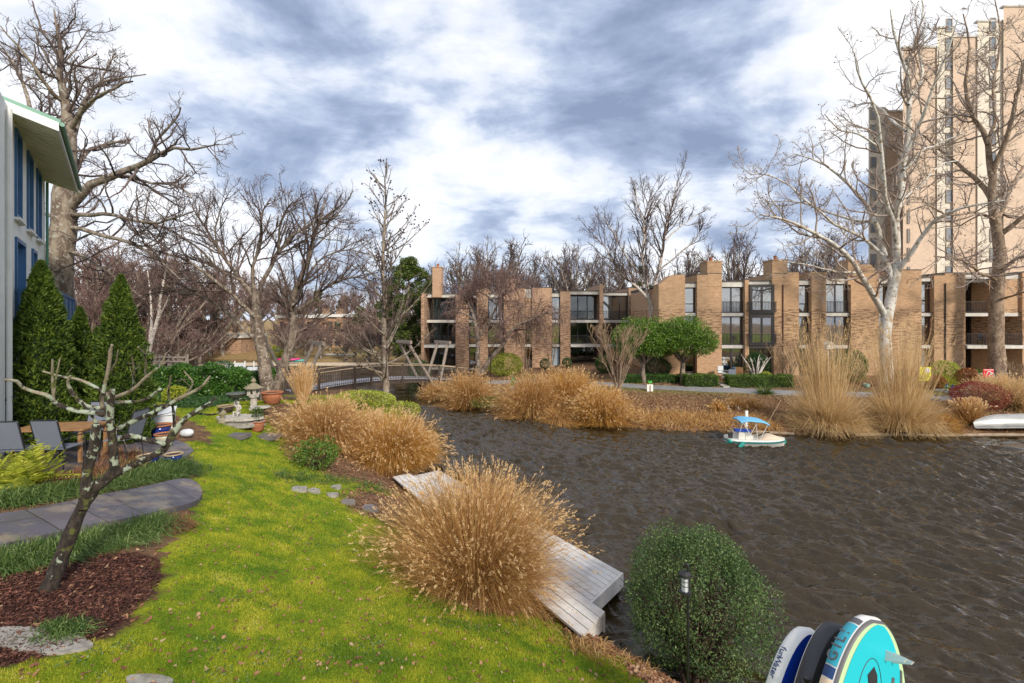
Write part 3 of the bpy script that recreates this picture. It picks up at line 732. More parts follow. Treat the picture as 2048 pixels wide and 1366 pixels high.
# ================================================================== bare trees
def lerp_at(P, Rr, i, t):
    K = P.shape[1]; u = t * (K - 1); k = np.minimum(u.astype(int), K - 2); f = (u - k)
    a = P[i, k]; b = P[i, k + 1]; return a + (b - a) * f[:, None], nrm(b - a), Rr[i, k] * (1 - f) + Rr[i, k + 1] * f
def spawn(P, Rr, dens, Lf, ang, up=.12, wig=.18, K=6, tmin=.2, rk=.6, rmin=.012, Lmin=.25, Lmax=4, down=0.0, tpow=1.0, plane=None):
    """side branches: dens per metre of parent, length Lf x what is left of the parent, angle range in degrees"""
    seg = np.linalg.norm(np.diff(P, axis=1), axis=2).sum(1); n = rng.poisson(seg * dens) + (1 if dens > .5 else 0)
    i = np.repeat(np.arange(len(P)), n); m = len(i)
    t = tmin + (1 - tmin) * rng.random(m) ** tpow
    p, T, r = lerp_at(P, Rr, i, t)
    a = np.radians(rng.uniform(ang[0], ang[1], m)); perp = nrm(np.cross(T, rdir(m)))
    if plane is not None: perp = nrm(perp + np.array(plane) * .8 * np.sign((perp * np.array(plane)).sum(-1))[:, None])
    d = nrm(T * np.cos(a)[:, None] + perp * np.sin(a)[:, None])
    L = np.clip(seg[i] * (1 - .65 * t) * Lf * rng.uniform(.6, 1.25, m), Lmin, Lmax)
    r0 = np.minimum(r * rk, np.maximum(L * .022, rmin)); out = np.zeros((m, K, 3)); out[:, 0] = p; st = (L / (K - 1))[:, None]
    for k in range(1, K):
        d = nrm(d + wig * rng.normal(size=(m, 3)) + np.array((0, 0, up)) - np.array((0, 0, down * k)))
        out[:, k] = out[:, k - 1] + d * st
    rr = r0[:, None] * np.linspace(1, .45, K) ** 1.0; rr = np.maximum(rr, rmin * .75)
    return out, rr
def limb_set(limbs, K=12, wob=.02):
    Ps, Rs = [], []
    for pts, rad in limbs:
        C, q = resample(pts, rad, K); L = np.linalg.norm(np.diff(C, axis=0), axis=1).sum()
        nz = rng.normal(size=(K, 3)) * wob * L / K * 2; nz[0] = 0; Ps.append(C + nz); Rs.append(q)
    return np.array(Ps), np.array(Rs)
def limbs_px(lst, d, spread=1.0):
    """limbs drawn over the photograph; the depth of each limb's far end is thrown forwards or backwards"""
    out = []
    for e in lst:
        pix, rad = e[0], e[1]; dd = e[2] if len(e) > 2 else 0.0; d0 = e[3] if len(e) > 3 else 0.0; n = len(pix)
        out.append(([W(px, py, d + d0 + (dd * spread - d0) * k / (n - 1)) for k, (px, py) in enumerate(pix)], rad))
    return out
def bare_tree(name, label, cat, base, limbs, levels, mt, mc, sides=(10, 5, 3), group=None, balls=None, trunk_only=1):
    """limbs: guided 3D limbs (first ones = trunk); levels: list of spawn kwargs"""
    root = thing(name, label, cat, base, group)
    P, Rr = limb_set(limbs); tk = MB(); V, q = tubes(P, Rr, sides[0]); tk.add(V, q, rnd=.5)
    cr = MB(); src = (P, Rr); ends = []
    for li, kw in enumerate(levels):
        kw = dict(kw); frm = kw.pop('frm', None)
        if frm is not None: src = (P[frm:], Rr[frm:])
        Q, q_r = spawn(src[0], src[1], **kw); s_ = sides[1] if li == 0 else sides[2]
        V, f = tubes(Q, q_r, s_); cr.add(V, f, rnd=np.repeat(rng.random(len(Q)), Q.shape[1] * s_)); src = (Q, q_r); ends.append(Q)
    child(tk, 'trunk', mt, root, True); child(cr, 'crown', mc, root, True)
    if balls:
        nb, rb, mb_ = balls; E = np.concatenate([e[:, -1] for e in ends[-2:]]); E = E[rng.choice(len(E), min(nb, len(E)), False)]
        b = MB()
        for p_ in E: b.lathe([(.0, -1), (.8, -.55), (1, 0), (.8, .55), (0, 1)], (0, 0, 0), 5, Matrix.Translation(Vector(p_ + np.array((0, 0, -.05)))) @ Matrix.Scale(rb, 4), close=False)
        child(b, 'seed_balls', mb_, root, True)['kind'] = 'stuff'
    return root

def barkmat(name, c1, c2, c3=None, scale=6, thr=(.45, .55), bump=.5, stretch=(1, 1, .35)):
    m = bpy.data.materials.new(name); m.use_nodes = True; t = NT(m.node_tree); p = t.n['Principled BSDF']
    oc = t.new('ShaderNodeTexCoord').outputs['Object']; v = t.mapping(oc, stretch)
    n_ = t.noise(v, scale, 5, .65); c = t.mix(t.ramp(n_, [(thr[0], 0), (thr[1], 1)]), c1, c2)
    if c3:
        n2_ = t.noise(oc, scale * 1.7, 4, .6); c = t.mix(t.ramp(n2_, [(.56, 0), (.60, 1)]), c, c3)
    t.l.new(c, p.inputs[0]); p.inputs['Roughness'].default_value = .9; p.inputs['Specular IOR Level'].default_value = .2
    b = t.new('ShaderNodeBump', inp={'Strength': bump, 'Distance': .03, 'Height': t.noise(v, scale * 4, 4, .6)}); t.l.new(b.outputs[0], p.inputs['Normal'])
    return m
M['bark_syc'] = barkmat('sycamore_bark', (.62, .60, .55), (.42, .37, .30), (.30, .22, .15), 2.2, (.45, .6))
M['twig_syc'] = barkmat('sycamore_twigs', (.42, .36, .31), (.26, .19, .15), None, 1.5, (.4, .6))
M['bark_grey'] = barkmat('grey_bark', (.27, .22, .17), (.14, .105, .08), (.33, .31, .27), 4)
M['twig_dark'] = barkmat('dark_twigs', (.16, .12, .105), (.095, .068, .062), None, 2)
M['twig_purple'] = barkmat('purple_twigs', (.23, .155, .13), (.15, .095, .085), None, 2)
M['bark_cherry'] = barkmat('cherry_bark', (.24, .19, .15), (.12, .09, .07), (.34, .31, .26), 5)
M['bark_brown'] = barkmat('brown_bark', (.30, .22, .155), (.17, .12, .085), (.38, .29, .2), 3)
M['bark_birch'] = barkmat('birch_bark', (.68, .63, .57), (.48, .40, .34), (.12, .10, .09), 7, bump=.2, stretch=(1, 1, 2.5))
M['twig_tan'] = barkmat('tan_twigs', (.38, .27, .17), (.24, .16, .10), None, 3)
M['seed'] = mat('seed_balls', (.05, .03, .02), .9)
M['seed_brown'] = mat('brown_seed_balls', (.19, .085, .05), .9)

# ---- sycamore with the white trunk in front of the row houses
syc = [([(1770, 792), (1772, 740), (1771, 690), (1772, 640), (1783, 592), (1793, 545)], [.58, .44, .39, .37, .34, .29]),
       ([(1768, 628), (1755, 600), (1738, 580), (1722, 545), (1700, 515), (1660, 488), (1620, 458), (1570, 440), (1515, 428)], [.27, .23, .18, .13, .05], -4),
       ([(1788, 575), (1765, 500), (1750, 440), (1725, 400), (1690, 360), (1645, 330), (1590, 305)], [.27, .2, .13, .05], 3),
       ([(1793, 548), (1792, 460), (1800, 400), (1808, 330), (1815, 280), (1818, 200), (1810, 140), (1790, 80), (1782, 20)], [.33, .3, .26, .2, .14, .05], 1),
       ([(1814, 305), (1838, 250), (1850, 220), (1872, 160), (1892, 110), (1915, 40)], [.18, .13, .09, .04], -3),
       ([(1791, 480), (1777, 420), (1770, 370), (1764, 300), (1750, 220), (1722, 160), (1708, 110)], [.2, .15, .1, .04], -4),
       ([(1794, 548), (1828, 500), (1860, 452), (1890, 430), (1940, 412), (2010, 402)], [.22, .16, .11, .05], -5),
       ([(1812, 262), (1785, 242), (1762, 218), (1735, 205), (1700, 215)], [.12, .09, .04], 4),
       ([(1752, 445), (1705, 440), (1650, 422), (1600, 405), (1530, 402)], [.14, .1, .04], 5),
       ([(1806, 340), (1850, 300), (1900, 278), (1955, 250)], [.14, .09, .04], 5),
       ([(1765, 510), (1715, 470), (1660, 440), (1590, 380), (1540, 350), (1500, 350)], [.15, .11, .06, .04], -1),
       ([(1800, 400), (1840, 370), (1880, 330), (1930, 320)], [.13, .08, .04], 2),
       ([(1764, 300), (1720, 270), (1680, 260), (1650, 230)], [.1, .06, .04], -2),
       ([(1817, 210), (1845, 150), (1835, 90), (1845, 30), (1840, -30)], [.12, .08, .04], 3),
       ([(1722, 545), (1680, 545), (1620, 530), (1560, 520)], [.1, .06, .03], -3)]
b_ = GG(1770, 775); DS = float(b_[1])
bare_tree('sycamore_tree', 'big white barked sycamore rising between the clumps of tall reeds', 'tree', b_, limbs_px([(e[0], [q * (1 if i < 1 else .82) for q in e[1]], *e[2:]) for i, e in enumerate(syc)], DS),
          [dict(dens=1.25, Lf=.5, ang=(35, 75), up=.10, wig=.2, K=8, rmin=.024, Lmin=1.2, Lmax=3.6, frm=1, tmin=.12),
           dict(dens=2.6, Lf=.5, ang=(30, 70), up=.10, wig=.28, K=6, rmin=.017, Lmin=.6, Lmax=1.6),
           dict(dens=3.6, Lf=.5, ang=(30, 70), up=.05, wig=.3, K=4, rmin=.009, Lmin=.3, Lmax=.9)], M['bark_syc'], M['twig_syc'], (12, 6, 3), balls=(420, .045, M['seed_brown']))
# ---- the brown trunked one to its right
sy2 = [([(1993, 800), (1991, 745), (1992, 680), (1994, 620), (1996, 540), (1994, 470), (1987, 400), (1982, 350)], [.72, .55, .48, .45, .41, .35, .29, .22]),
       ([(1996, 475), (2025, 450), (2060, 425), (2110, 400)], [.2, .14, .08], -2),
       ([(1985, 400), (1962, 370), (1925, 335), (1880, 300), (1835, 262)], [.22, .17, .1, .04], 3),
       ([(1983, 352), (1974, 285), (1950, 232), (1930, 180), (1938, 100), (1925, 30)], [.22, .16, .1, .04], 1),
       ([(1985, 352), (2008, 285), (2030, 210), (2048, 130), (2075, 40)], [.2, .15, .1, .04], -3),
       ([(1992, 560), (1960, 545), (1920, 520), (1870, 512)], [.13, .09, .04], -5),
       ([(1998, 545), (2030, 520), (2080, 500)], [.14, .1, .06], -3),
       ([(1990, 440), (1950, 425), (1900, 430), (1850, 405)], [.12, .08, .04], -4),
       ([(1992, 460), (2020, 380), (2050, 330), (2090, 290)], [.15, .1, .05], 4),
       ([(1997, 600), (2030, 590), (2075, 575)], [.1, .06, .03], -4),
       ([(1975, 290), (1990, 230), (1985, 170), (2000, 90), (1990, 0)], [.12, .09, .04], 4)]
b_ = GG(1993, 762); DS2 = float(b_[1])
bare_tree('sycamore_tree', 'stout brown barked sycamore in front of the balconies at the right edge', 'tree', b_, limbs_px(sy2, DS2),
          [dict(dens=1.5, Lf=.5, ang=(35, 75), up=.08, wig=.22, K=8, rmin=.022, Lmin=1.1, Lmax=3.2, frm=1, tmin=.12),
           dict(dens=2.6, Lf=.5, ang=(30, 70), up=.06, wig=.3, K=6, rmin=.016, Lmin=.5, Lmax=1.4),
           dict(dens=3.4, Lf=.5, ang=(30, 70), up=.03, wig=.3, K=4, rmin=.009, Lmin=.3, Lmax=.8)], M['bark_brown'], M['twig_syc'], (12, 6, 3), balls=(350, .045, M['seed_brown']))

# ---- the old oak behind the white house
oak = [([(112, 690), (118, 620), (120, 540), (124, 470), (128, 400), (136, 330), (140, 260), (127, 180), (120, 110), (110, 20)], [.62, .56, .54, .50, .42, .33, .25, .15, .08, .03]),
       ([(138, 415), (180, 372), (240, 347), (290, 328), (330, 300), (385, 298), (436, 290)], [.26, .2, .14, .08, .03], -2),
       ([(134, 385), (150, 342), (176, 302), (205, 290), (262, 278)], [.18, .13, .08, .04], 2),
       ([(138, 305), (158, 230), (178, 190), (215, 160), (292, 150)], [.18, .12, .07, .03], 1),
       ([(139, 260), (170, 215), (210, 185), (265, 162)], [.14, .09, .04], -2),
       ([(128, 205), (100, 180), (60, 120), (0, 52)], [.13, .08, .03], -2),
       ([(130, 380), (90, 300), (60, 210), (30, 130), (0, 90)], [.2, .14, .08, .03], 3),
       ([(140, 430), (220, 428), (300, 445), (385, 425)], [.13, .08, .03], -3),
       ([(142, 455), (230, 478), (300, 505), (360, 560)], [.13, .08, .03], -3),
       ([(290, 330), (315, 280), (350, 240), (362, 215)], [.09, .06, .03], -1),
       ([(240, 350), (300, 365), (350, 370), (385, 395)], [.09, .06, .03], -2),
       ([(122, 130), (150, 100), (175, 62)], [.06, .04, .03], 1),
       ([(120, 150), (90, 110), (62, 40)], [.07, .05, .03], 2),
       ([(160, 225), (190, 200), (215, 130), (235, 110)], [.08, .05, .03], 2),
       ([(130, 500), (180, 520), (240, 560), (290, 600)], [.1, .06, .03], -2),
       ([(128, 440), (70, 420), (30, 380)], [.12, .08, .03], 2)]
bare_tree('oak_tree', 'old thick trunked bare oak towering behind the white house', 'tree', (XD(115, 22), 22, 2.3), limbs_px([(e[0], [q * (1 if i < 1 else .8) for q in e[1]], *e[2:]) for i, e in enumerate(oak)], 22),
          [dict(dens=2.3, Lf=.42, ang=(35, 80), up=.12, wig=.25, K=7, rmin=.015, Lmin=.8, Lmax=2.6, frm=0, tmin=.3),
           dict(dens=3.6, Lf=.5, ang=(30, 75), up=.10, wig=.3, K=6, rmin=.012, Lmin=.35, Lmax=1.2),
           dict(dens=4.4, Lf=.55, ang=(30, 75), up=.05, wig=.3, K=4, rmin=.0065, Lmin=.2, Lmax=.6)], M['bark_grey'], M['twig_dark'], (12, 6, 3))

# ---- the two stemmed cherry beside the lantern
ch = [([(540, 812), (534, 770), (527, 720), (520, 680), (515, 635), (510, 592)], [.42, .33, .27, .235, .20, .17]),
      ([(549, 808), (560, 765), (574, 705), (590, 655), (582, 605), (600, 560), (618, 505), (640, 445), (650, 400)], [.32, .22, .18, .15, .11, .07, .04], -1),
      ([(511, 600), (478, 555), (440, 500), (408, 450), (390, 425)], [.18, .13, .09, .04], 1),
      ([(512, 600), (530, 555), (560, 500), (595, 465), (640, 440), (680, 430)], [.19, .14, .1, .05], 2),
      ([(510, 595), (505, 540), (520, 480), (525, 430), (540, 395)], [.16, .11, .07, .04], -1),
      ([(516, 640), (480, 605), (430, 560), (370, 520), (310, 500), (280, 490)], [.17, .12, .08, .04], -3),
      ([(480, 560), (440, 540), (400, 500), (340, 460), (300, 450)], [.12, .08, .04], -2),
      ([(586, 630), (625, 600), (660, 570), (705, 555), (740, 560)], [.11, .08, .04], -2),
      ([(590, 600), (612, 560), (640, 520), (690, 500), (740, 510)], [.1, .07, .04], 2),
      ([(522, 690), (470, 640), (420, 600), (350, 580), (290, 590)], [.13, .09, .04], 2),
      ([(558, 502), (560, 450), (580, 410), (600, 400)], [.1, .06, .03], -2),
      ([(618, 505), (660, 465), (685, 440)], [.08, .05, .03], 1),
      ([(440, 505), (430, 460), (445, 410), (455, 395)], [.08, .05, .03], -1)]
b_ = GG(540, 800); DC = float(b_[1])
bare_tree('cherry_tree', 'wide spreading bare cherry with two leaning grey trunks beside the stone lantern', 'tree', b_, limbs_px([(e[0], [q * (1 if i < 2 else .62) for q in e[1]], *e[2:]) for i, e in enumerate(ch)], DC),
          [dict(dens=4.2, Lf=.6, ang=(22, 58), up=.04, wig=.13, K=8, rmin=.014, Lmin=.8, Lmax=2.4, frm=1, tmin=.25),
           dict(dens=4.6, Lf=.5, ang=(22, 55), up=.05, wig=.15, K=6, rmin=.009, Lmin=.4, Lmax=1.2),
           dict(dens=4.6, Lf=.5, ang=(25, 60), up=.03, wig=.2, K=4, rmin=.007, Lmin=.2, Lmax=.6)], M['bark_cherry'], M['twig_dark'], (12, 6, 3))

# ---- sweetgum with the seed balls in front of the bridge
def straight_tree(px, py_b, d, top, spread_px, n=26, t0=.18, r0=.18, lean=0, droop=0.0, z_b=None, rmul=1.0, upang=(35, 62)):
    """one straight leader with ascending side limbs"""
    zb = Hh(XD(px, d), d) if z_b is None else z_b; P0 = np.array((XD(px, d), d, zb - .3)); P1 = W(px + lean, top, d)
    L = np.linalg.norm(P1 - P0); limbs = [([P0, P0 + (P1 - P0) * .33 + rng.normal(size=3) * .06, P0 + (P1 - P0) * .66 + rng.normal(size=3) * .08, P1], [r0 * 1.35, r0, r0 * .75, r0 * .42, .02])]
    for k in range(n):
        t_ = t0 + (1 - t0) * .93 * (k + rng.random() * .6) / n; p_ = P0 + (P1 - P0) * t_; a = rng.uniform(0, 6.28); ln = spread_px / F * d * (1.08 - t_) ** .75 * rng.uniform(.75, 1.15) * 1.15
        el = R(rng.uniform(*upang) - 16 * (1 - t_)); dr = np.array((math.cos(a) * math.cos(el), math.sin(a) * math.cos(el), math.sin(el)))
        q = [p_, p_ + dr * ln * .5 + np.array((0, 0, -.03 * ln)), p_ + dr * ln + np.array((0, 0, .10 * ln - droop * ln))]; limbs.append((q, [r0 * (1.05 - t_) * .42 * rmul + .012, r0 * .16 * rmul + .008, .012]))
    return limbs
b_ = GG(770, 808); DG = float(b_[1])
bare_tree('sweetgum_tree', 'slender sweetgum hung with dark seed balls in front of the footbridge', 'tree', b_, straight_tree(770, 808, DG, 318, 135, 46, .10, .17, 4, upang=(36, 60)),
          [dict(dens=2.0, Lf=.36, ang=(22, 50), up=.10, wig=.14, K=6, rmin=.016, Lmin=.5, Lmax=1.5, frm=0, tmin=.25),
           dict(dens=2.2, Lf=.5, ang=(25, 55), up=.08, wig=.2, K=4, rmin=.010, Lmin=.25, Lmax=.7)], M['bark_grey'], M['twig_dark'], (9, 4, 3), balls=(380, .055, M['seed']))

# ---- birches before the set back houses
bi = [([(1312, 770), (1308, 700), (1302, 620), (1290, 560), (1285, 500), (1290, 440), (1300, 390)], [.24, .2, .18, .15, .11, .07, .03]),
      ([(1320, 770), (1318, 640), (1308, 590), (1318, 540), (1328, 480), (1340, 420), (1356, 360)], [.2, .17, .15, .12, .08, .03], 1, .4),
      ([(1316, 772), (1310, 628), (1275, 575), (1240, 545), (1215, 500), (1190, 470)], [.18, .15, .12, .08, .05, .03], -2, -.3),
      ([(1288, 560), (1250, 510), (1225, 460), (1200, 430)], [.1, .06, .03], 2),
      ([(1290, 450), (1275, 410), (1270, 370)], [.07, .05, .03], -1),
      ([(1330, 480), (1365, 450), (1400, 425)], [.08, .05, .03], 1),
      ([(1320, 540), (1355, 510), (1390, 480), (1405, 450)], [.08, .05, .03], -2)]
bare_tree('birch_tree', 'white stemmed birches leaning over the set back houses behind the hollies', 'tree', (XD(1314, 42), 42, 1.3), limbs_px(bi, 42),
          [dict(dens=1.7, Lf=.5, ang=(20, 50), up=.12, wig=.14, K=7, rmin=.026, Lmin=.9, Lmax=2.8, frm=0, tmin=.4),
           dict(dens=2.6, Lf=.55, ang=(20, 50), up=.06, wig=.18, K=6, rmin=.016, Lmin=.5, Lmax=1.4),
           dict(dens=2.6, Lf=.55, ang=(20, 50), up=.0, wig=.2, K=4, rmin=.012, Lmin=.3, Lmax=.7)], M['bark_birch'], M['twig_dark'], (9, 4, 3))

# ---- weeping cherry
we = [([(958, 752), (956, 700), (952, 650), (938, 610), (925, 580)], [.24, .2, .17, .12, .07], 1),
      ([(964, 745), (985, 712), (1005, 690), (1022, 662), (1055, 640), (1100, 622)], [.22, .19, .17, .14, .09, .04], -2),
      ([(955, 680), (985, 630), (1000, 590), (985, 560), (965, 550)], [.14, .1, .06, .04], -1),
      ([(1005, 690), (1000, 620), (1010, 570), (1030, 560), (1060, 570)], [.13, .09, .05, .03], 1.5),
      ([(950, 640), (925, 625), (900, 620)], [.08, .05, .03], -1),
      ([(985, 600), (960, 585), (930, 590)], [.08, .05, .03], 2),
      ([(1022, 662), (1060, 660), (1090, 680)], [.08, .05, .03], -2)]
bare_tree('weeping_cherry', 'bare weeping cherry with crooked limbs and a veil of hanging purple twigs', 'tree', (XD(960, 43), 43, 1.0), limbs_px(we, 43),
          [dict(dens=3.2, Lf=.7, ang=(30, 80), up=.1, wig=.2, K=7, rmin=.02, Lmin=.8, Lmax=2.4, down=.03, frm=0, tmin=.35),
           dict(dens=8.0, Lf=.9, ang=(40, 90), up=-.1, wig=.08, K=7, rmin=.010, Lmin=.8, Lmax=2.4, down=.09)], M['bark_cherry'], M['twig_purple'], (8, 4, 3))

# ---- multi stemmed shrub trees (crepe myrtles) and the pale cut one
def vase_shrub(name, label, px, py, h_px, w_px, n=12, mt='bark_brown', mc='twig_tan', d=None, lev=None, rr=.034):
    b_ = GG(px, py) if d is None else np.array((XD(px, d), d, Hh(XD(px, d), d))); d = float(b_[1]); H_ = h_px / F * d; Wd = w_px / 2 / F * d; limbs = []
    for k in range(n):
        a = k * 2.4 + rng.uniform(-.3, .3); s_ = rng.uniform(.35, 1); o = np.array((math.cos(a), math.sin(a), 0)) * Wd * s_
        limbs.append(([b_ + o * .06, b_ + o * .35 + np.array((0, 0, H_ * .33)), b_ + o * .7 + np.array((0, 0, H_ * .66)), b_ + o + np.array((0, 0, H_ * rng.uniform(.8, 1.0)))], [rr, rr * .75, rr * .5, .015]))
    return bare_tree(name, label, 'shrub', b_, limbs, lev or [dict(dens=2.2, Lf=.4, ang=(20, 50), up=.15, wig=.15, K=5, rmin=.014, Lmin=.35, Lmax=1.0, frm=0, tmin=.3),
            dict(dens=3.4, Lf=.5, ang=(20, 55), up=.1, wig=.2, K=4, rmin=.009, Lmin=.2, Lmax=.5)], M[mt], M[mc], (6, 4, 3))
vase_shrub('crepe_myrtle', 'vase shaped bare crepe myrtle in front of the two round green hollies', 1236, 782, 135, 130, 18)
vase_shrub('crepe_myrtle', 'slim bare crepe myrtle against the pink brick wall right of the variegated shrub', 1052, 752, 150, 60, 7, d=45)
vase_shrub('crepe_myrtle', 'small bare crepe myrtle beside the pale blue door', 1102, 750, 130, 60, 6, d=46)
vase_shrub('pollarded_shrub', 'small pale pollarded shrub on the patio behind the clipped hedge', 1512, 757, 52, 60, 6, 'bark_syc', 'bark_syc', d=38.2, rr=.09,
           lev=[dict(dens=.8, Lf=.2, ang=(30, 60), up=.1, wig=.1, K=4, rmin=.03, Lmin=.2, Lmax=.3, frm=0)])
vase_shrub('bare_shrub', 'dense brown twiggy shrub against the wall right of the pollarded shrub', 1578, 764, 66, 90, 30, d=38.4, rr=.02)
vase_shrub('bare_shrub', 'bushy brown bare shrub under the right balcony at the photo edge', 2042, 770, 50, 70, 26, d=35, rr=.02)

# ------------------------------------------------------------------ background trees: three kinds built once, then copied with their parts
def proto(name, label, H_, Wd, seed, mc, nl=9, group=None, fine=1.0):
    limbs = [([(0, 0, -.5), (.05, 0, H_ * .16), (0, .1, H_ * .32)], [.36, .30, .26])]; r_ = np.random.default_rng(seed)
    for k in range(nl):
        a = k * 2.4 + r_.uniform(-.4, .4); s_ = r_.uniform(.35, 1.0) if k else .1; z0 = H_ * r_.uniform(.2, .33); top = H_ * (1.0 - .33 * s_ ** 2) * r_.uniform(.9, 1.0); o = np.array((math.cos(a), math.sin(a), 0)) * Wd * s_
        limbs.append(([np.array((0, 0, z0)), o * .3 + np.array((0, 0, z0 + (top - z0) * .3)), o * .7 + np.array((0, 0, z0 + (top - z0) * .65)), o + np.array((0, 0, top))], [.20, .15, .10, .04]))
    return bare_tree(name, label, 'tree', (0, 0, 0), limbs, [dict(dens=1.1, Lf=.5, ang=(20, 55), up=.12, wig=.16, K=6, rmin=.045, Lmin=1.2, Lmax=4, frm=0, tmin=.3),
           dict(dens=1.5 * fine, Lf=.5, ang=(20, 55), up=.08, wig=.2, K=5, rmin=.030, Lmin=.7, Lmax=2.0), dict(dens=1.6 * fine, Lf=.5, ang=(25, 60), up=.05, wig=.2, K=3, rmin=.022, Lmin=.5, Lmax=1.1)],
           M['bark_grey'], mc, (7, 4, 3), group=group)
GB = 'bare trees standing behind the brick row houses'
GC = 'bare trees on the far side of the lake'
pa = proto('bare_tree', 'bare tree rising over the roofs of the set back row houses', 13, 5.2, 1, M['twig_dark'], 12, GB)
pb = proto('bare_tree', 'brown bare tree in the wood beyond the lake', 14, 5.5, 2, M['twig_purple'], 11, GC, 1.15)
pc = proto('bare_tree', 'brown bare tree in the wood beyond the lake', 9, 5, 3, M['twig_purple'], 12, GC, 1.3)
def put(o, px, d, top, first, zb=None, label=None, base_h=13.0, wide=1.0, group=None):
    c = o if first else copy_tree(o); x = XD(px, d); zb = Hh(x, d) if zb is None else zb; h_ = ZD(top, d) - zb; s_ = h_ / base_h
    c.location = (x, d, zb); c.scale = (s_ * wide, s_ * wide, s_); c.rotation_euler = (0, 0, random.uniform(0, 6.28))
    if label: c['label'] = label
    if group: c['group'] = group
    return c
ORD = ('first', 'second', 'third', 'fourth', 'fifth', 'sixth', 'seventh', 'eighth', 'ninth', 'tenth', 'eleventh', 'twelfth', 'thirteenth', 'fourteenth', 'fifteenth', 'sixteenth', 'seventeenth', 'eighteenth', 'nineteenth', 'twentieth', 'twenty first', 'twenty second', 'twenty third', 'twenty fourth')
def rank(L_, px): return ORD[sorted(L_).index(px)]
for k, (px, d, top, wd) in enumerate(((925, 66, 490, 1.0), (985, 63, 478, 1.1), (1045, 72, 505, .9), (1110, 72, 515, .8), (1150, 66, 483, .9), (1215, 70, 500, .9), (1262, 78, 520, 1), (1360, 72, 500, .9),
                                      (1395, 64, 520, .8), (1620, 60, 465, 1.0), (1680, 66, 500, 1.0), (1470, 62, 458, .75), (1560, 70, 520, .9), (1740, 62, 520, .8))):
    put(pa, px, d, top, k == 0, wide=wd, label='bare tree over the house roofs, %s from the left of those behind the houses' % rank([925, 985, 1045, 1110, 1150, 1215, 1262, 1360, 1395, 1620, 1680, 1470, 1560, 1740], px))
far = [(150, 60, 470), (205, 58, 500), (250, 70, 480), (300, 74, 505), (345, 64, 500), (385, 80, 520), (420, 76, 540), (470, 90, 545), (505, 82, 560), (560, 96, 560), (600, 84, 590), (640, 100, 575), (690, 96, 570),
       (730, 86, 590), (765, 100, 560), (810, 90, 560), (845, 98, 560), (180, 48, 560), (270, 84, 540), (520, 100, 540)]
for k, (px, d, top) in enumerate(far): put(pb, px, d, top, k == 0, base_h=14.0, wide=1.15, label='tall brown bare tree beyond the lake, %s from the left of the tall ones' % rank([q[0] for q in far], px))
low = [(170, 56, 600), (235, 60, 610), (290, 62, 600), (330, 70, 615), (375, 74, 620), (400, 70, 640), (445, 76, 610), (620, 78, 640), (660, 80, 650), (700, 78, 640), (745, 76, 620), (790, 72, 610), (830, 70, 620), (560, 80, 640), (360, 58, 655), (310, 56, 650), (583, 68, 652), (642, 70, 655), (692, 68, 662), (738, 66, 650), (772, 64, 640), (610, 74, 645)]
for k, (px, d, top) in enumerate(low): put(pc, px, d, top, k == 0, base_h=9.0, wide=1.25, label='low bare tree by the lake, %s from the left of the low ones' % rank([q[0] for q in low], px))

# the pale trunked birch seen over the hedge, left
bi2 = [([(292, 745), (300, 690), (315, 640), (322, 590), (330, 545), (335, 500)], [.2, .17, .14, .1, .07, .03]), ([(300, 700), (303, 640), (300, 590), (295, 540)], [.13, .1, .07, .03], 1), ([(312, 650), (330, 610), (350, 570)], [.08, .05, .03], -1)]
bare_tree('birch_tree', 'pink and white barked river birch leaning right above the hedge', 'tree', (XD(292, 40), 40, 1.9), limbs_px(bi2, 40),
          [dict(dens=1.6, Lf=.5, ang=(20, 50), up=.1, wig=.14, K=6, rmin=.022, Lmin=.6, Lmax=2.0, frm=0, tmin=.3), dict(dens=2.6, Lf=.5, ang=(20, 50), up=.05, wig=.2, K=4, rmin=.014, Lmin=.4, Lmax=1)],
          M['bark_birch'], M['twig_purple'], (8, 4, 3))
# ================================================================== evergreen trees, shrubs, hedges
def surf(x, y): return height(np.asarray(x, float), np.asarray(y, float))
G_ARB = leafmat('arborvitae_green', [(.0, (.012, .028, .006)), (.4, (.050, .095, .012)), (.75, (.13, .19, .022)), (1, (.24, .29, .04))], .25, .6, 2.0, .35)
G_HOLLY = leafmat('holly_green', [(.0, (.03, .08, .012)), (.5, (.09, .18, .02)), (.85, (.20, .32, .035)), (1, (.32, .42, .07))], .2, .4, 1.2, .4)
G_BUSH = leafmat('bush_green', [(.0, (.025, .055, .018)), (.5, (.075, .135, .04)), (.85, (.18, .25, .08)), (1, (.32, .38, .18))], .25, .45, 2.2, .4)
G_MAG = leafmat('magnolia_green', [(.0, (.03, .05, .012)), (.5, (.075, .11, .02)), (.85, (.15, .19, .035)), (1, (.25, .22, .06))], .2, .4, 1.0, .4)
G_BOX = leafmat('boxwood_green', [(.0, (.025, .06, .008)), (.5, (.09, .17, .02)), (1, (.20, .30, .05))], .2, .5, 2.0, .3)
G_LAUREL = leafmat('laurel_green', [(.0, (.015, .05, .012)), (.5, (.05, .13, .02)), (.9, (.13, .26, .04)), (1, (.25, .36, .08))], .2, .35, 1.5, .3)
G_VARI = leafmat('variegated_leaves', [(.0, (.13, .16, .02)), (.5, (.36, .40, .05)), (1, (.60, .62, .14))], .3, .5, 2.0, .2)
G_PINE = leafmat('pine_green', [(.0, (.05, .07, .03)), (.5, (.10, .13, .045)), (1, (.18, .21, .07))], .2, .6, .3, .4)
G_IVY = leafmat('ivy_green', [(.0, (.012, .04, .012)), (.6, (.04, .10, .025)), (1, (.11, .19, .05))], .2, .4, 1.2, .4)
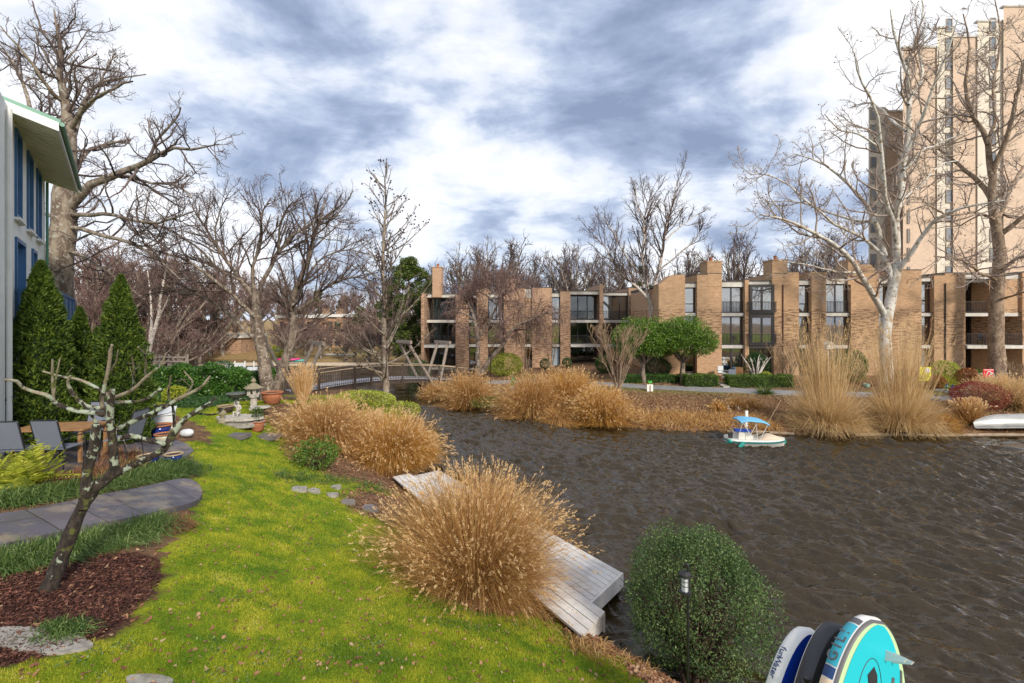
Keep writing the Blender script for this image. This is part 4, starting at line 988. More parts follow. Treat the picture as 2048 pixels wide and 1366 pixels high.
G_LIR = leafmat('liriope_green', [(.0, (.02, .055, .012)), (.45, (.085, .155, .035)), (.8, (.22, .30, .09)), (1, (.46, .50, .24))], .3, .4, 1.4, .3)
G_FERN = leafmat('fern_green', [(.0, (.16, .21, .015)), (.5, (.36, .40, .03)), (1, (.60, .58, .08))], .4, .6, 2.0, .2)
C_RED = leafmat('red_leaves', [(.0, (.10, .012, .015)), (.5, (.25, .03, .035)), (1, (.42, .08, .06))], .3, .6, 1.5, .3)
C_RUST = leafmat('rust_leaves', [(.0, (.16, .05, .02)), (.5, (.33, .13, .05)), (1, (.50, .25, .11))], .3, .8, 1.5, .3)
C_LITTER = leafmat('leaf_litter', [(.0, (.09, .035, .02)), (.35, (.22, .095, .05)), (.75, (.36, .20, .11)), (1, (.55, .40, .26))], .15, .8, 2.0, .15)
C_STRAW = leafmat('straw', [(.0, (.15, .07, .025)), (.35, (.44, .23, .075)), (.7, (.68, .42, .155)), (1, (.84, .64, .33))], .4, .7, 1.2, .15)
C_STRAWY = leafmat('golden_straw', [(.0, (.17, .07, .02)), (.35, (.48, .24, .05)), (.7, (.72, .42, .11)), (1, (.84, .61, .26))], .4, .7, 1.2, .15)
C_PLUME = leafmat('plumes', [(.0, (.60, .36, .15)), (.5, (.78, .54, .27)), (1, (.90, .74, .48))], .45, .8, 2.0, .1)
C_REED = leafmat('reeds', [(.0, (.40, .25, .10)), (.4, (.62, .43, .20)), (1, (.85, .68, .42))], .4, .7, 1.2, .15)
C_BROWN = leafmat('dead_fronds', [(.0, (.11, .045, .022)), (.5, (.28, .13, .06)), (1, (.48, .28, .15))], .3, .8, 2.0, .2)
STEM = barkmat('shrub_stems', (.10, .07, .05), (.05, .035, .025), None, 6)

def blob_pts(n, c, r, lo=.72, flat=0.0, seed=0, lump=.14, cut=None):
    d = rdir(n); rr = lo + (1 - lo) * rng.random(n) ** .55
    a = np.random.default_rng(seed); m = np.ones(n)
    for k in range(9):
        q = nrm(a.normal(size=(1, 3)))[0]; m += lump * a.uniform(-1, 1) * np.exp(-((1 - d @ q) * a.uniform(3, 9)))
    P = d * (rr * m)[:, None]
    if flat: P[:, 2] = np.where(P[:, 2] < -flat, -flat + .1 * rng.random(n), P[:, 2])
    return np.array(c) + P * np.array(r), d
def leafy(name, label, cat, c, r, n, size, m, base=None, gaps=0.0, flat=.0, lo=.7, seed=0, stems=8, lump=.18, up=.3, group=None, asp=.5, kidname='foliage', stem_r=.02):
    """a shrub: stems and a mass of leaves through the shell of an uneven body"""
    base = np.array((c[0], c[1], Hh(c[0], c[1])) if base is None else base); root = thing(name, label, cat, base, group)
    P, d = blob_pts(n, c, r, lo, flat, seed, lump)
    if gaps:
        f_ = sum(np.sin(d @ q * k_ + p_) for q, k_, p_ in zip(nrm(np.random.default_rng(seed).normal(size=(9, 3))), (4, 6, 7, 9, 11, 13, 17, 19, 23), range(9))) / 3.0; bl = np.clip(.25 - d[:, 2] * .9, 0, 1); k = rng.random(n) > gaps * np.clip(.55 * (f_ > .25) + bl * .75, 0, .95); P, d = P[k], d[k]; P += d * (.13 * f_[k])[:, None]; n = len(P)
    A_ = nrm(rdir(n) + d * .4 + np.array((0, 0, up)))
    V, q = leafquads(P, size * rng.uniform(.7, 1.3, n), size * asp * rng.uniform(.7, 1.3, n), A_); mb = MB(); mb.add(V, q, rnd=np.repeat(rng.random(n), 4)); child(mb, kidname, m, root)
    if stems:
        limbs = []
        for k in range(stems):
            dd = rdir(1)[0]; dd[2] = abs(dd[2]) * .8 - .1; e = np.array(c) + dd * np.array(r) * .85
            limbs.append(([base + np.array((0, 0, -.1)) + rng.normal(size=3) * .05 * np.array((1, 1, 0)), base * .5 + (np.array(c)) * .5 + dd * np.array(r) * .3, e], [stem_r * 1.6, stem_r, stem_r * .4]))
        Pm, Rm = limb_set(limbs, 6); sm = MB(); V, q = tubes(Pm, Rm, 5); sm.add(V, q, rnd=.5)
        Q, qr = spawn(Pm, Rm, 3.0 / max(r), .5, (25, 60), K=4, rmin=stem_r * .3, Lmin=.15, Lmax=max(r) * .6); V, q = tubes(Q, qr, 3); sm.add(V, q, rnd=.3)
        child(sm, 'stems', STEM, root)
    return root

# ---- arborvitae: narrow cones of upright sprays
def arborvitae(label, px, top, wpx, d, n=15000, lean=0, name='arborvitae_tree'):
    x = XD(px, d); z0 = Hh(x, d); z1 = ZD(top, d); H_ = z1 - z0; r_ = wpx / 2 / F * d
    root = thing(name, label, 'tree', (x, d, z0), 'clipped arborvitae trees beside the white house'); t_ = rng.random(n) ** 1.25
    prof = np.interp(t_, [0, .06, .3, .55, .8, .93, 1], [.82, 1.0, .95, .74, .42, .20, .03]); a = rng.uniform(0, 6.28, n)
    wob = 1 + .10 * np.sin(a * 3 + t_ * 7 + px) + .08 * np.sin(a * 9 + np.sin(t_ * 31) * 3) + .07 * np.sin(t_ * 75 + a * 4) + .07 * np.sin(a * 5 - t_ * 13) + .06 * np.sin(t_ * 40 + a * 2)
    rr = r_ * prof * wob * (.72 + .30 * rng.random(n) ** .5); out = np.stack([np.cos(a), np.sin(a), 0 * a], -1)
    P = np.array((x, d, z0)) + out * rr[:, None]; P[:, 2] += t_ * H_; P[:, 0] += lean * t_
    A_ = nrm(out * .55 + np.array((0, 0, .55)) + .55 * rdir(n)); V, q = leafquads(P, rng.uniform(.07, .15, n), rng.uniform(.02, .05, n), A_)
    mb = MB(); mb.add(V, q, rnd=np.repeat(rng.random(n), 4)); child(mb, 'crown', G_ARB, root)
    q = MB(); q.tube([(x, d, z0 - .2), (x + lean * .4, d, z0 + H_ * .45), (x + lean * .9, d, z0 + H_ * .9)], [.09, .06, .01], 7); q.tube([(x, d, z0 + .3), (x + lean * .4, d, z0 + H_ * .5), (x + lean * .95, d, z1 - .3)], [r_ * .62, r_ * .48, .02], 12); child(q, 'trunk', M['dark_core'], root)  # thin trunk, plus an added solid dark core standing for shade inside the crown
    return root
M['dark_core'] = mat('dark_core_fill', (.012, .022, .006), 1.0)  # near-black green of the added cores: inner shade put into the colour
arborvitae('tallest dark green arborvitae right beside the balcony of the white house', 82, 522, 124, 12.3, 28000)
arborvitae('pointed arborvitae standing alone at the right of the row', 242, 550, 106, 13.2, 24000)
arborvitae('smaller arborvitae between the two tall ones', 160, 614, 78, 13.8, 12000)
arborvitae('lowest arborvitae squeezed beside the tallest one', 134, 672, 66, 13.0, 7000)
arborvitae('short arborvitae just left of the lone pointed one', 194, 655, 56, 14.2, 8000)

# ---- hedges
def hedge(name, label, x0, x1, y0, y1, z1, n, size, m, lump=.06, wave=0.0, zb=None, group=None):
    """a clipped hedge: leaves over the faces of a body with uneven surface"""
    z0 = (Hh((x0 + x1) / 2, y0) - .05) if zb is None else zb; L = np.array((x1 - x0, y1 - y0, z1 - z0)); A_ = [L[0] * L[2], L[1] * L[2], L[0] * L[1]]; pr = np.array([A_[0], A_[0] * .5, A_[1], A_[1], A_[2]]); pr = pr / pr.sum()
    f = rng.choice(5, n, p=pr); U = rng.random((n, 3)); inn = rng.random(n) ** 2 * .12
    P = np.array((x0, y0, z0)) + U * L; P[:, 1] = np.where(f == 0, y0 + inn, np.where(f == 1, y1 - inn, P[:, 1])); P[:, 0] = np.where(f == 2, x0 + inn, np.where(f == 3, x1 - inn, P[:, 0])); P[:, 2] = np.where(f == 4, z1 - inn, P[:, 2])
    P[:, 2] += (wave * np.sin(P[:, 0] * 1.1 + 1) + lump * np.sin(P[:, 0] * 4.3 + P[:, 1] * 2)) * (P[:, 2] - z0) / L[2]; P += rng.normal(size=(n, 3)) * lump * .4; P[:, 1] += lump * np.sin(P[:, 0] * 3 + P[:, 2] * 5)
    root = thing(name, label, 'hedge', ((x0 + x1) / 2, (y0 + y1) / 2, z0), group); V, q = leafquads(P, size * rng.uniform(.7, 1.3, n), size * .6 * rng.uniform(.7, 1.3, n)); mb = MB(); mb.add(V, q, rnd=np.repeat(rng.random(n), 4)); child(mb, 'foliage', m, root)
    q = MB(); q.box(x0 + .1, x1 - .1, y0 + .1, y1 - .1, z0, z1 - .12 - abs(wave)); child(q, 'hedge_core', M['dark_core'], root)  # solid dark box added under the leaves, blocks see-through as painted inner shade
    return root
hedge('boxwood_hedge', 'low clipped boxwood hedge left of the gap with the steps', XD(1370, 35.8), XD(1436, 35.8), 35.6, 36.6, ZD(750, 35.8), 6500, .07, G_BOX)
hedge('boxwood_hedge', 'wide low clipped boxwood hedge right of the gap, under the bay windows', XD(1455, 35.5), XD(1585, 35.5), 35.3, 36.3, ZD(751, 35.5), 11000, .07, G_BOX)
hedge('boxwood_hedge', 'long dark low hedge running along the path below the green hollies', XD(1242, 37.6), XD(1370, 37.6), 37.3, 38.2, ZD(750, 37.6), 8000, .08, G_LAUREL)
x0, x1 = XD(296, 24.5), XD(424, 24.5)
hedge('laurel_hedge', 'thick glossy laurel hedge behind the ivy bank, left half', x0, x1, 24.2, 25.8, ZD(738, 24.5), 16000, .13, G_LAUREL, .12, .06)
hedge('laurel_hedge', 'thick glossy laurel hedge running up to the cherry trunks', x1 + .1, XD(533, 25), 24.6, 26.0, ZD(742, 25), 14000, .13, G_LAUREL, .12, .06)

# ---- shrubs
def sh(name, label, px, py, wpx, hpx, n, size, m, d=None, **k):
    b_ = GG(px, py) if d is None else np.array((XD(px, d), d, Hh(XD(px, d), d))); d = float(b_[1]); w_ = wpx / F * d / 2; h_ = hpx / F * d
    return leafy(name, label, k.pop('cat', 'shrub'), (b_[0], b_[1] + w_ * .3, b_[2] + h_ * .5), (w_, w_ * .9, h_ * .54), n, size, m, base=b_, **k)
c_ = W(1384, 1206, 8.3)
big = leafy('round_shrub', 'big rounded dark green shrub at the water edge right of the dock', 'shrub', c_, (1.20, 1.12, 1.30), 64000, .042, G_BUSH, base=(c_[0] - .1, 7.9, Hh(c_[0] - .1, 7.9)), lo=.62, seed=5, stems=60, lump=.34, stem_r=.024, gaps=.9)
sh('variegated_shrub', 'broad yellow green variegated shrub below the weeping cherry', 1008, 752, 80, 46, 5200, .13, G_VARI, d=44.5, stems=3, seed=4)
sh('variegated_shrub', 'round bright yellow green shrub behind the yellow sign', 1895, 742, 56, 44, 4200, .11, G_VARI, d=37, stems=3, seed=5)
sh('boxwood_shrub', 'large round boxwood ball between the tall reed clumps', 1705, 757, 66, 62, 6000, .10, G_BOX, d=37.2, stems=3, seed=6)
sh('boxwood_shrub', 'small dark ball shrub right of the pale blue door', 1134, 738, 20, 20, 900, .11, G_IVY, d=47.5, stems=0)
sh('boxwood_shrub', 'small dark ball shrub left of the pale blue door', 1090, 736, 22, 22, 900, .11, G_IVY, d=47.5, stems=0)
sh('dark_shrub', 'dark evergreen shrub between the two holly trunks', 1318, 745, 55, 42, 3600, .11, G_IVY, d=39, stems=3, seed=8)
sh('dark_shrub', 'dark leafy shrub behind the pollarded shrub on the patio', 1518, 750, 50, 50, 3200, .11, G_IVY, d=39, stems=3, seed=9)
sh('dark_shrub', 'dark shrub under the wide balcony right of the bare crepe myrtle', 1208, 745, 36, 36, 2000, .12, G_LAUREL, d=42, stems=2, seed=10)
sh('yellow_shrub', 'small yellow round shrub beside the pollarded shrub', 1534, 752, 24, 20, 1100, .09, G_VARI, d=37.6, stems=0)
sh('rust_hydrangea', 'rust brown hydrangea right of the yellow green shrub', 1938, 762, 40, 34, 1800, .13, C_RUST, d=36, stems=3, seed=12)
sh('rust_hydrangea', 'rust brown hydrangea below the yellow sign', 1876, 772, 44, 26, 1500, .13, C_RUST, d=34.5, stems=3, seed=13)
sh('rust_hydrangea', 'rust brown hydrangea between sycamore and maroon door', 1818, 765, 40, 30, 1300, .13, C_RUST, d=36.5, stems=3, seed=14)
sh('green_shrub', 'loose light green shrub at the foot of the brown sycamore', 1966, 756, 34, 30, 900, .12, G_BOX, d=36.2, stems=3, seed=15)
sh('red_barberry', 'spreading dark red barberry above the upturned canoe', 1962, 822, 96, 58, 6000, .07, C_RED, stems=14, seed=16, lump=.35)
sh('azalea_shrub', 'yellow green low azaleas on the bank below the bridge', 722, 830, 130, 34, 5200, .09, G_VARI, d=25, stems=5, seed=17, lump=.3)
sh('azalea_shrub', 'small yellow green azalea right under the bridge post', 800, 836, 80, 36, 2400, .09, G_VARI, d=25.5, stems=3, seed=18, lump=.3)
sh('green_shrub', 'fresh green shrub in front of the golden grasses on the lawn edge', 630, 938, 84, 54, 4200, .075, G_BOX, stems=9, seed=19, lump=.6, gaps=.8)
sh('green_shrub', 'low green plants at the water below the leftmost far grass', 975, 822, 76, 20, 1400, .10, G_BOX, d=32, stems=0, seed=20)
sh('green_shrub', 'bright yellow green sapling before the laurel hedge', 345, 805, 46, 34, 900, .10, G_FERN, d=20.5, stems=5, seed=21)
sh('yellow_shrub', 'yellow shrub on the far shore behind the cherry trunks', 552, 722, 24, 26, 900, .25, G_VARI, d=72, stems=0)
sh('evergreen_shrub', 'dark evergreen shrub at the foot of the footbridge by the leftmost house', 838, 745, 50, 50, 3000, .16, G_IVY, d=47, stems=0, seed=22)
sh('evergreen_shrub', 'green shrub hanging over the lake left of the cherry', 442, 742, 46, 26, 1500, .13, G_IVY, d=40, stems=0, seed=23)

# ---- green hollies with clear trunks
def holly(label, px, d, top, wpx, bot, seed):
    x = XD(px, d); zb = Hh(x, d); zt = ZD(top, d); zc = ZD(bot, d); root = thing('holly_tree', label, 'tree', (x, d, zb), 'two green hollies before the row houses'); w_ = wpx / 2 / F * d
    P = []; 
    for k in range(24):
        a = rng.uniform(0, 6.28); s_ = rng.random() ** .5; cc = np.array((x + math.cos(a) * w_ * .72 * s_, d + math.sin(a) * w_ * .7 * s_, zc + (zt - zc) * (.18 + .66 * rng.random() * (1 - .5 * s_ * s_))))
        q, _ = blob_pts(1000, cc, (w_ * .40, w_ * .40, (zt - zc) * .24), .5, seed=k); P.append(q)
    P = np.concatenate(P); n = len(P); V, q = leafquads(P, .12 * rng.uniform(.7, 1.3, n), .07 * rng.uniform(.7, 1.3, n), rdir(n) + np.array((0, 0, .2))); mb = MB(); mb.add(V, q, rnd=np.repeat(rng.random(n), 4)); child(mb, 'crown', G_HOLLY, root)
    limbs = [([(x, d, zb - .2), (x - .05, d, (zb + zc) / 2), (x, d, zc + .2)], [.24, .17, .14])]
    for k in range(7):
        a = k * .9; limbs.append(([(x, d, zb + (zc - zb) * .75), (x + math.cos(a) * w_ * .3, d + math.sin(a) * w_ * .3, zc + .3), (x + math.cos(a) * w_ * .6, d + math.sin(a) * w_ * .6, zc + (zt - zc) * .5)], [.11, .08, .03]))
    Pm, Rm = limb_set(limbs, 8); sm = MB(); V, q = tubes(Pm, Rm, 7); sm.add(V, q, rnd=.5); child(sm, 'trunk', M['bark_cherry'], root, True)
holly('green holly with spreading crown on the left, behind the bare crepe myrtle', 1287, 37.4, 622, 124, 716, 1)
holly('green holly with spreading crown nearest the stepped brick house', 1366, 37.0, 624, 128, 712, 2)

# ---- magnolia by the leftmost house, conifers in the far wood
def crown_tree(name, label, px, d, top, wpx, bot, m, n, size, clumps=40, conical=0.0, group=None, mt='bark_grey'):
    x = XD(px, d); zb = Hh(x, d); zt = ZD(top, d); zc = ZD(bot, d); w_ = wpx / 2 / F * d; root = thing(name, label, 'tree', (x, d, zb), group); P = []
    for k in range(clumps):
        u = rng.random(); a = rng.uniform(0, 6.28); s_ = rng.random() ** .5; ww = w_ * ((1 - u) ** .8 if conical else math.sqrt(max(.05, 1 - (2 * u - .9) ** 2)))
        cc = np.array((x + math.cos(a) * ww * s_, d + math.sin(a) * ww * s_, zc + (zt - zc) * (.06 + .88 * u))); q, _ = blob_pts(n // clumps, cc, (w_ * (.27 if conical else .20),) * 2 + (w_ * (.16 if conical else .17),), .3, seed=k); P.append(q)
    P = np.concatenate(P); nn = len(P); V, q = leafquads(P, size * rng.uniform(.7, 1.4, nn), size * .55 * rng.uniform(.7, 1.3, nn)); mb = MB(); mb.add(V, q, rnd=np.repeat(rng.random(nn), 4)); child(mb, 'crown', m, root)
    limbs = [([(x, d, zb - .3), (x + .1, d, (zb + zt) / 2), (x, d, zt - .4)], [.3, .2, .03])]
    for k in range(14):
        u = rng.uniform(.2, .9); a = k * 2.4; b0 = np.array((x, d, zb + (zt - zb) * u * .9)); limbs.append(([b0, b0 + np.array((math.cos(a) * w_ * .4, math.sin(a) * w_ * .4, .3)), b0 + np.array((math.cos(a) * w_ * .8, math.sin(a) * w_ * .8, .8))], [.09, .06, .02]))
    Pm, Rm = limb_set(limbs, 8); sm = MB(); V, q = tubes(Pm, Rm, 6); sm.add(V, q, rnd=.5); child(sm, 'trunk', M[mt], root, True)
    return root
crown_tree('magnolia_tree', 'tall dark leaved magnolia left of the leftmost house chimney', 816, 53, 508, 112, 720, G_MAG, 26000, .21, 110)
gp = 'pines in the wood beyond the lake'
for i, (px, d, top, wpx, bot, lab) in enumerate(((432, 92, 536, 60, 700, 'loose green pine showing above the bare wood left of the cherry'), (395, 86, 560, 50, 700, 'smaller green pine left of the tallest far pine'), (636, 105, 572, 60, 690, 'green pine behind the right cherry trunk'),
                                                 (690, 100, 585, 60, 690, 'dark green pine above the distant low houses'), (720, 84, 610, 50, 690, 'green pine in front of the distant roof, left of the sweetgum'), (585, 98, 600, 50, 700, 'yellow green pine between the cherry trunks'), (860, 90, 545, 60, 700, 'tall pine left of the slim brick chimney'))):
    crown_tree('pine_tree', lab, px, d, top, wpx, bot, G_PINE, 4200, .5, 26, 1.0, gp)
crown_tree('ivy_clad_tree', 'tree trunk thickly clad in brown green ivy behind the birches', 1285, 56, 528, 44, 640, G_MAG, 3600, .26, 18)

# ---- ivy bank and ground cover
def scatter(poly, n, dens=None):
    P = np.array(poly); lo = P.min(0); hi = P.max(0); X = rng.uniform(lo[0], hi[0], n); Y = rng.uniform(lo[1], hi[1], n); k = inpoly(X, Y, poly); return X[k], Y[k]
def cover(name, poly, n, size, m, lift=.06, asp=.6, kind='stuff', up=.6):
    X, Y = scatter(poly, n); Z = surf(X, Y) + lift * rng.random(len(X)); P = np.stack([X, Y, Z], -1); nn = len(P); A_ = rdir(nn) * np.array((1, 1, .4)); V, q = leafquads(P, size * rng.uniform(.6, 1.4, nn), size * asp * rng.uniform(.7, 1.3, nn), A_)
    mb = MB(); mb.add(V, q, rnd=np.repeat(rng.random(nn), 4)); return tag(mb.build(name, m), kind=kind)
IVY = [tuple(GG(*p)[:2]) for p in ((300, 800), (360, 818), (410, 822), (470, 806), (520, 800), (530, 785))] + [(XD(533, 24.5), 24.6), (XD(300, 24.3), 24.6)]
cover('ivy_ground_cover', IVY, 26000, .11, G_IVY, .16)
# ================================================================== grasses
def blades(base, n, r0, L, tilt, w_, droop, K=6, up=0.0, az=None, lean=(0, 0)):
    """n arching blades; returns points, half widths, side vectors"""
    a = rng.uniform(0, 6.28, n) if az is None else rng.uniform(az[0], az[1], n); rr = r0 * rng.random(n) ** .6; el = np.radians(rng.uniform(tilt[0], tilt[1], n) ** 1.0)
    o = np.stack([np.cos(a), np.sin(a), 0 * a], -1); jitter = rng.normal(size=(n, 3)) * .12
    d = nrm(o * np.sin(el)[:, None] + np.array((0, 0, 1)) * np.cos(el)[:, None] + jitter + np.array((lean[0], lean[1], 0))); Ln = L * rng.uniform(.55, 1.1, n); P = np.zeros((n, K, 3)); P[:, 0] = np.array(base) + o * rr[:, None]
    for k in range(1, K):
        t_ = k / (K - 1); P[:, k] = P[:, 0] + d * (Ln * t_)[:, None]; P[:, k, 2] -= droop * Ln * t_ ** 2.2 * (.4 + np.sin(el)) * rng.uniform(.6, 1.4, n); P[:, k] += o * (Ln * droop * .35 * t_ ** 2)[:, None]
    S = nrm(np.cross(d, rdir(n))); Wd = w_ * rng.uniform(.6, 1.3, n)[:, None] * np.linspace(1, .25, K)[None]
    return P, Wd, S, d
def plumes(T, D, L, r, hairs=9):
    """feathery seed heads: T tips, D directions"""
    n = len(T); D = nrm(D); m = n * hairs; i = np.repeat(np.arange(n), hairs); u = rng.random(m); Ln = L * rng.uniform(.8, 1.2, n)
    b = T[i] + D[i] * (Ln[i] * u * .8)[:, None]; h = nrm(D[i] + .55 * rdir(m)); ll = r * (1.8 - u) * 2.2; e = b + h * ll[:, None]
    P = np.stack([b, (b + e) / 2 + rng.normal(size=(m, 3)) * .004, e], 1); S = nrm(np.cross(h, rdir(m))); Wd = np.tile(np.array([.35, 1, .1]) * r * .42, (m, 1)); return P, Wd, S
def clump(name, label, base, H_, n, r0=.25, tilt=(0, 62), w_=.006, droop=.28, m=None, mp=None, npl=0, pL=.18, pr=.018, az=None, cat='ornamental grass', group=None, inner=True, low=.45, lean=(0, 0), ph=9, upr=None):
    root = thing(name, label, cat, base, group); m = m or C_STRAW; mb = MB()
    P, Wd, S, d = blades(base, n, r0, H_, tilt, w_, droop, 7, az=az, lean=lean); V, q = ribbons(P, Wd, S); mb.add(V, q, rnd=np.repeat(rng.random(n), 14))
    if low:
        n2 = int(n * low); P2, W2_, S2, _ = blades(base, n2, r0 * 1.3, H_ * .72, (tilt[0] + 25, min(96, tilt[1] + 28)), w_, droop * 1.5, 7, az=az, lean=lean); P2[:, :, 2] = np.maximum(P2[:, :, 2], base[2] - .1); V, q = ribbons(P2, W2_, S2); mb.add(V, q, rnd=np.repeat(rng.random(n2) * .75, 14))
    child(mb, 'blades', m, root)
    if npl:
        k = rng.choice(n, min(npl, n), False); T = P[k, -1]; D = P[k, -1] - P[k, -2]; pp, wp, sp = plumes(T - nrm(D) * pL * .3, D, pL, pr, ph); V, q = ribbons(pp, wp, sp); mb = MB(); mb.add(V, q, rnd=np.repeat(rng.random(len(pp)), 6)); child(mb, 'plumes', mp or C_PLUME, root)
    return root
# the three great clumps on the near bank
b1 = np.array((-.78, 9.75, Hh(-.78, 9.75) - .05))
clump('ornamental_grass', 'big golden clump of plumed grass beside the dock, nearest the camera', b1, 2.42, 13000, .40, (0, 45), .0042, .24, C_STRAW, npl=2300, pL=.19, pr=.018, low=.6, group='golden ornamental grasses on the near bank')
b2 = GG(742, 925); b2[2] -= .05
clump('ornamental_grass', 'broad golden grass clump leaning out over the water behind the first', b2 + np.array((.55, .9, 0)), 1.85, 8500, .6, (0, 62), .006, .30, C_STRAWY, npl=1300, pL=.24, pr=.026, low=.8, group='golden ornamental grasses on the near bank')
clump('ornamental_grass', 'golden grass clump above the green shrub at the lawn edge', b2 + np.array((-1.1, 1.5, .1)), 1.8, 6500, .55, (0, 60), .006, .30, C_STRAW, npl=1000, pL=.24, pr=.026, low=.7, group='golden ornamental grasses on the near bank')
b3 = GG(620, 885)
clump('ornamental_grass', 'paler pink straw grass clump next to the terracotta flowerpot', b3 + np.array((.2, .7, -.1)), 1.9, 7000, .55, (0, 64), .007, .32, C_STRAW, npl=900, pL=.26, pr=.028, low=.8, group='golden ornamental grasses on the near bank')
clump('ornamental_grass', 'upright thin grass sheaf in front of the start of the footbridge', GG(606, 808), 1.7, 700, .15, (0, 18), .012, .05, C_PLUME, npl=200, pL=.3, pr=.03, low=0)
# far bank
gf = 'dry grass clumps along the far bank'
def fc(label, px, py, wpx, hpx, n, m, tilt=(0, 56), droop=.32, npl=250, w_=.012, low=.6, pr=.032, lean=(0, 0), Hm=.98, r0=None, d=None):
    b_ = GG(px, py) if d is None else np.array((XD(px, d), d, Hh(XD(px, d), d))); d = float(b_[1]); clump('ornamental_grass', label, b_, hpx / F * d * Hm, n, wpx / F * d * .16 if r0 is None else r0, tilt, w_, droop, m, npl=npl, pL=.22, pr=pr, low=low, group=gf, lean=lean, ph=7)
fc('rounded golden grass clump nearest the right end of the footbridge', 936, 806, 84, 74, 3400, C_STRAW, npl=500)
fc('drooping straw grass at the foot of the bridge pylon', 872, 800, 50, 46, 1500, C_STRAW, npl=150)
fc('tall golden grass clump right beside the white heron post', 1062, 822, 78, 92, 3600, C_STRAW, (0, 60), npl=500)
fc('large fluffy golden grass clump, highest of the far left group', 1132, 812, 105, 86, 4800, C_STRAWY, (0, 54), npl=1100)
fc('fluffy golden grass clump right of the largest one at the water', 1202, 838, 84, 76, 4000, C_STRAWY, (0, 54), npl=900)
fc('golden grass skirt hanging to the water between the two fluffy clumps', 1120, 842, 90, 50, 2400, C_STRAW, (10, 90), .5, npl=0)
fc('very tall pale reed clump left of the white sycamore trunk', 1650, 856, 110, 100, 3400, C_REED, (0, 30), .34, npl=0, w_=.013, low=.8, r0=.75, Hm=.9)
fc('very tall pale reed clump right of the white sycamore trunk', 1800, 856, 110, 100, 3400, C_REED, (0, 30), .34, npl=0, w_=.013, low=.8, r0=.75, Hm=.9)
for px, lab, ln in ((1652, 'stand of stiff pale upright reed canes in the left tall clump', -.02), (1798, 'stand of stiff pale upright reed canes in the right tall clump', .04)):
    b_ = GG(px, 850); clump('reed_canes', lab, b_, 5.3, 620, .85, (0, 12), .012, .03, C_REED, npl=260, pL=.45, pr=.03, low=0, lean=(ln, 0), cat='reeds', group='tall reed canes')
fc('pale feathery grass mass at the right edge behind the canoe', 2028, 815, 120, 70, 3800, C_REED, (0, 60), .2, npl=700, w_=.012)
fc('pale feathery grass behind the red barberry, under the red sign', 1990, 800, 80, 52, 2000, C_REED, (0, 50), .2, npl=400)
fc('slim tan grass tuft with cream seed heads left of the barberry', 1937, 850, 38, 52, 1100, C_STRAW, (0, 30), .1, npl=160, pr=.05)
fc('small rusty grass tuft left of the canoe tip', 1886, 858, 42, 40, 1200, C_STRAWY, (0, 55), .3, npl=0)
fc('little straw tuft on the bank above the pedal boat, left one', 1437, 822, 22, 26, 500, C_STRAWY, npl=60)
fc('little straw tuft on the bank above the pedal boat, middle one', 1474, 818, 24, 34, 600, C_STRAW, npl=80)
fc('little straw tuft on the bank above the pedal boat, right one', 1507, 818, 22, 30, 500, C_STRAW, npl=60)
fc('bright green fountain grass in front of the yellow green shrub', 1882, 782, 44, 40, 1100, G_FERN, (0, 70), .5, npl=0, d=35)
fc('green yucca like tuft beside the path before the wide hedge', 1530, 790, 40, 22, 160, G_LIR, (0, 75), .1, npl=0, w_=.02, d=33.2)

# tangled dry sedges along the water, in the photo one unbroken mass
def sedge(name, n, xr, sr, Hr, m, w_=.013, droop=.5, seed=0, mask=None):
    X = rng.uniform(xr[0], xr[1], n * 6); Y = rng.uniform(24.5, 40, n * 6); s_, nr_ = sdist(X, Y); k = (~nr_) & (s_ > sr[0]) & (s_ < sr[1]) & (rng.random(len(X)) < np.clip(.55 + .6 * vnoise(X, Y, 1.1, seed), 0.02, 1)); X, Y = X[k][:n], Y[k][:n]; B = np.stack([X, Y, surf(X, Y)], -1); nn = len(B)
    a = rng.uniform(0, 6.28, nn); el = np.radians(rng.uniform(5, 75, nn)); o = np.stack([np.cos(a), np.sin(a) - .35, 0 * a], -1); d = nrm(o * np.sin(el)[:, None] + np.array((0, 0, 1)) * np.cos(el)[:, None]); L = rng.uniform(Hr[0], Hr[1], nn) * np.clip(1 + .5 * vnoise(X, Y, .9, seed + 1), .4, 1.6); K = 5; P = np.zeros((nn, K, 3))
    for q in range(K): t_ = q / (K - 1); P[:, q] = B + d * (L * t_)[:, None]; P[:, q, 2] -= droop * L * t_ ** 2
    P[:, :, 2] = np.maximum(P[:, :, 2], .02); V, q = ribbons(P, w_ * rng.uniform(.5, 1.3, nn)[:, None] * np.linspace(1, .2, K), nrm(np.cross(d, rdir(nn)))); mb = MB(); mb.add(V, q, rnd=np.repeat(rng.random(nn), 2 * K)); return tag(mb.build(name, m), kind='stuff')
C_TAN = leafmat('tan_litter', [(.0, (.18, .09, .04)), (.5, (.40, .24, .12)), (1, (.62, .44, .25))], .3, .8, 1.5, .3)
sedge('dry_sedge_grass', 17000, (1.5, 14), (-.1, 2.4), (.35, .95), C_STRAW, seed=1)
sedge('brown_undergrowth', 7000, (1.5, 28), (.4, 6.5), (.10, .38), C_BROWN, seed=2, w_=.016)
sedge('rusty_undergrowth', 8000, (-3, 28), (.2, 5.5), (.12, .40), C_TAN, seed=3, w_=.018)
sedge('dry_bank_grass', 9000, (14, 32), (-.05, 1.8), (.2, .7), C_BROWN, seed=4)
sedge('dry_bank_grass', 9000, (-8, 3), (.0, 3.0), (.15, .5), C_STRAW, seed=5)
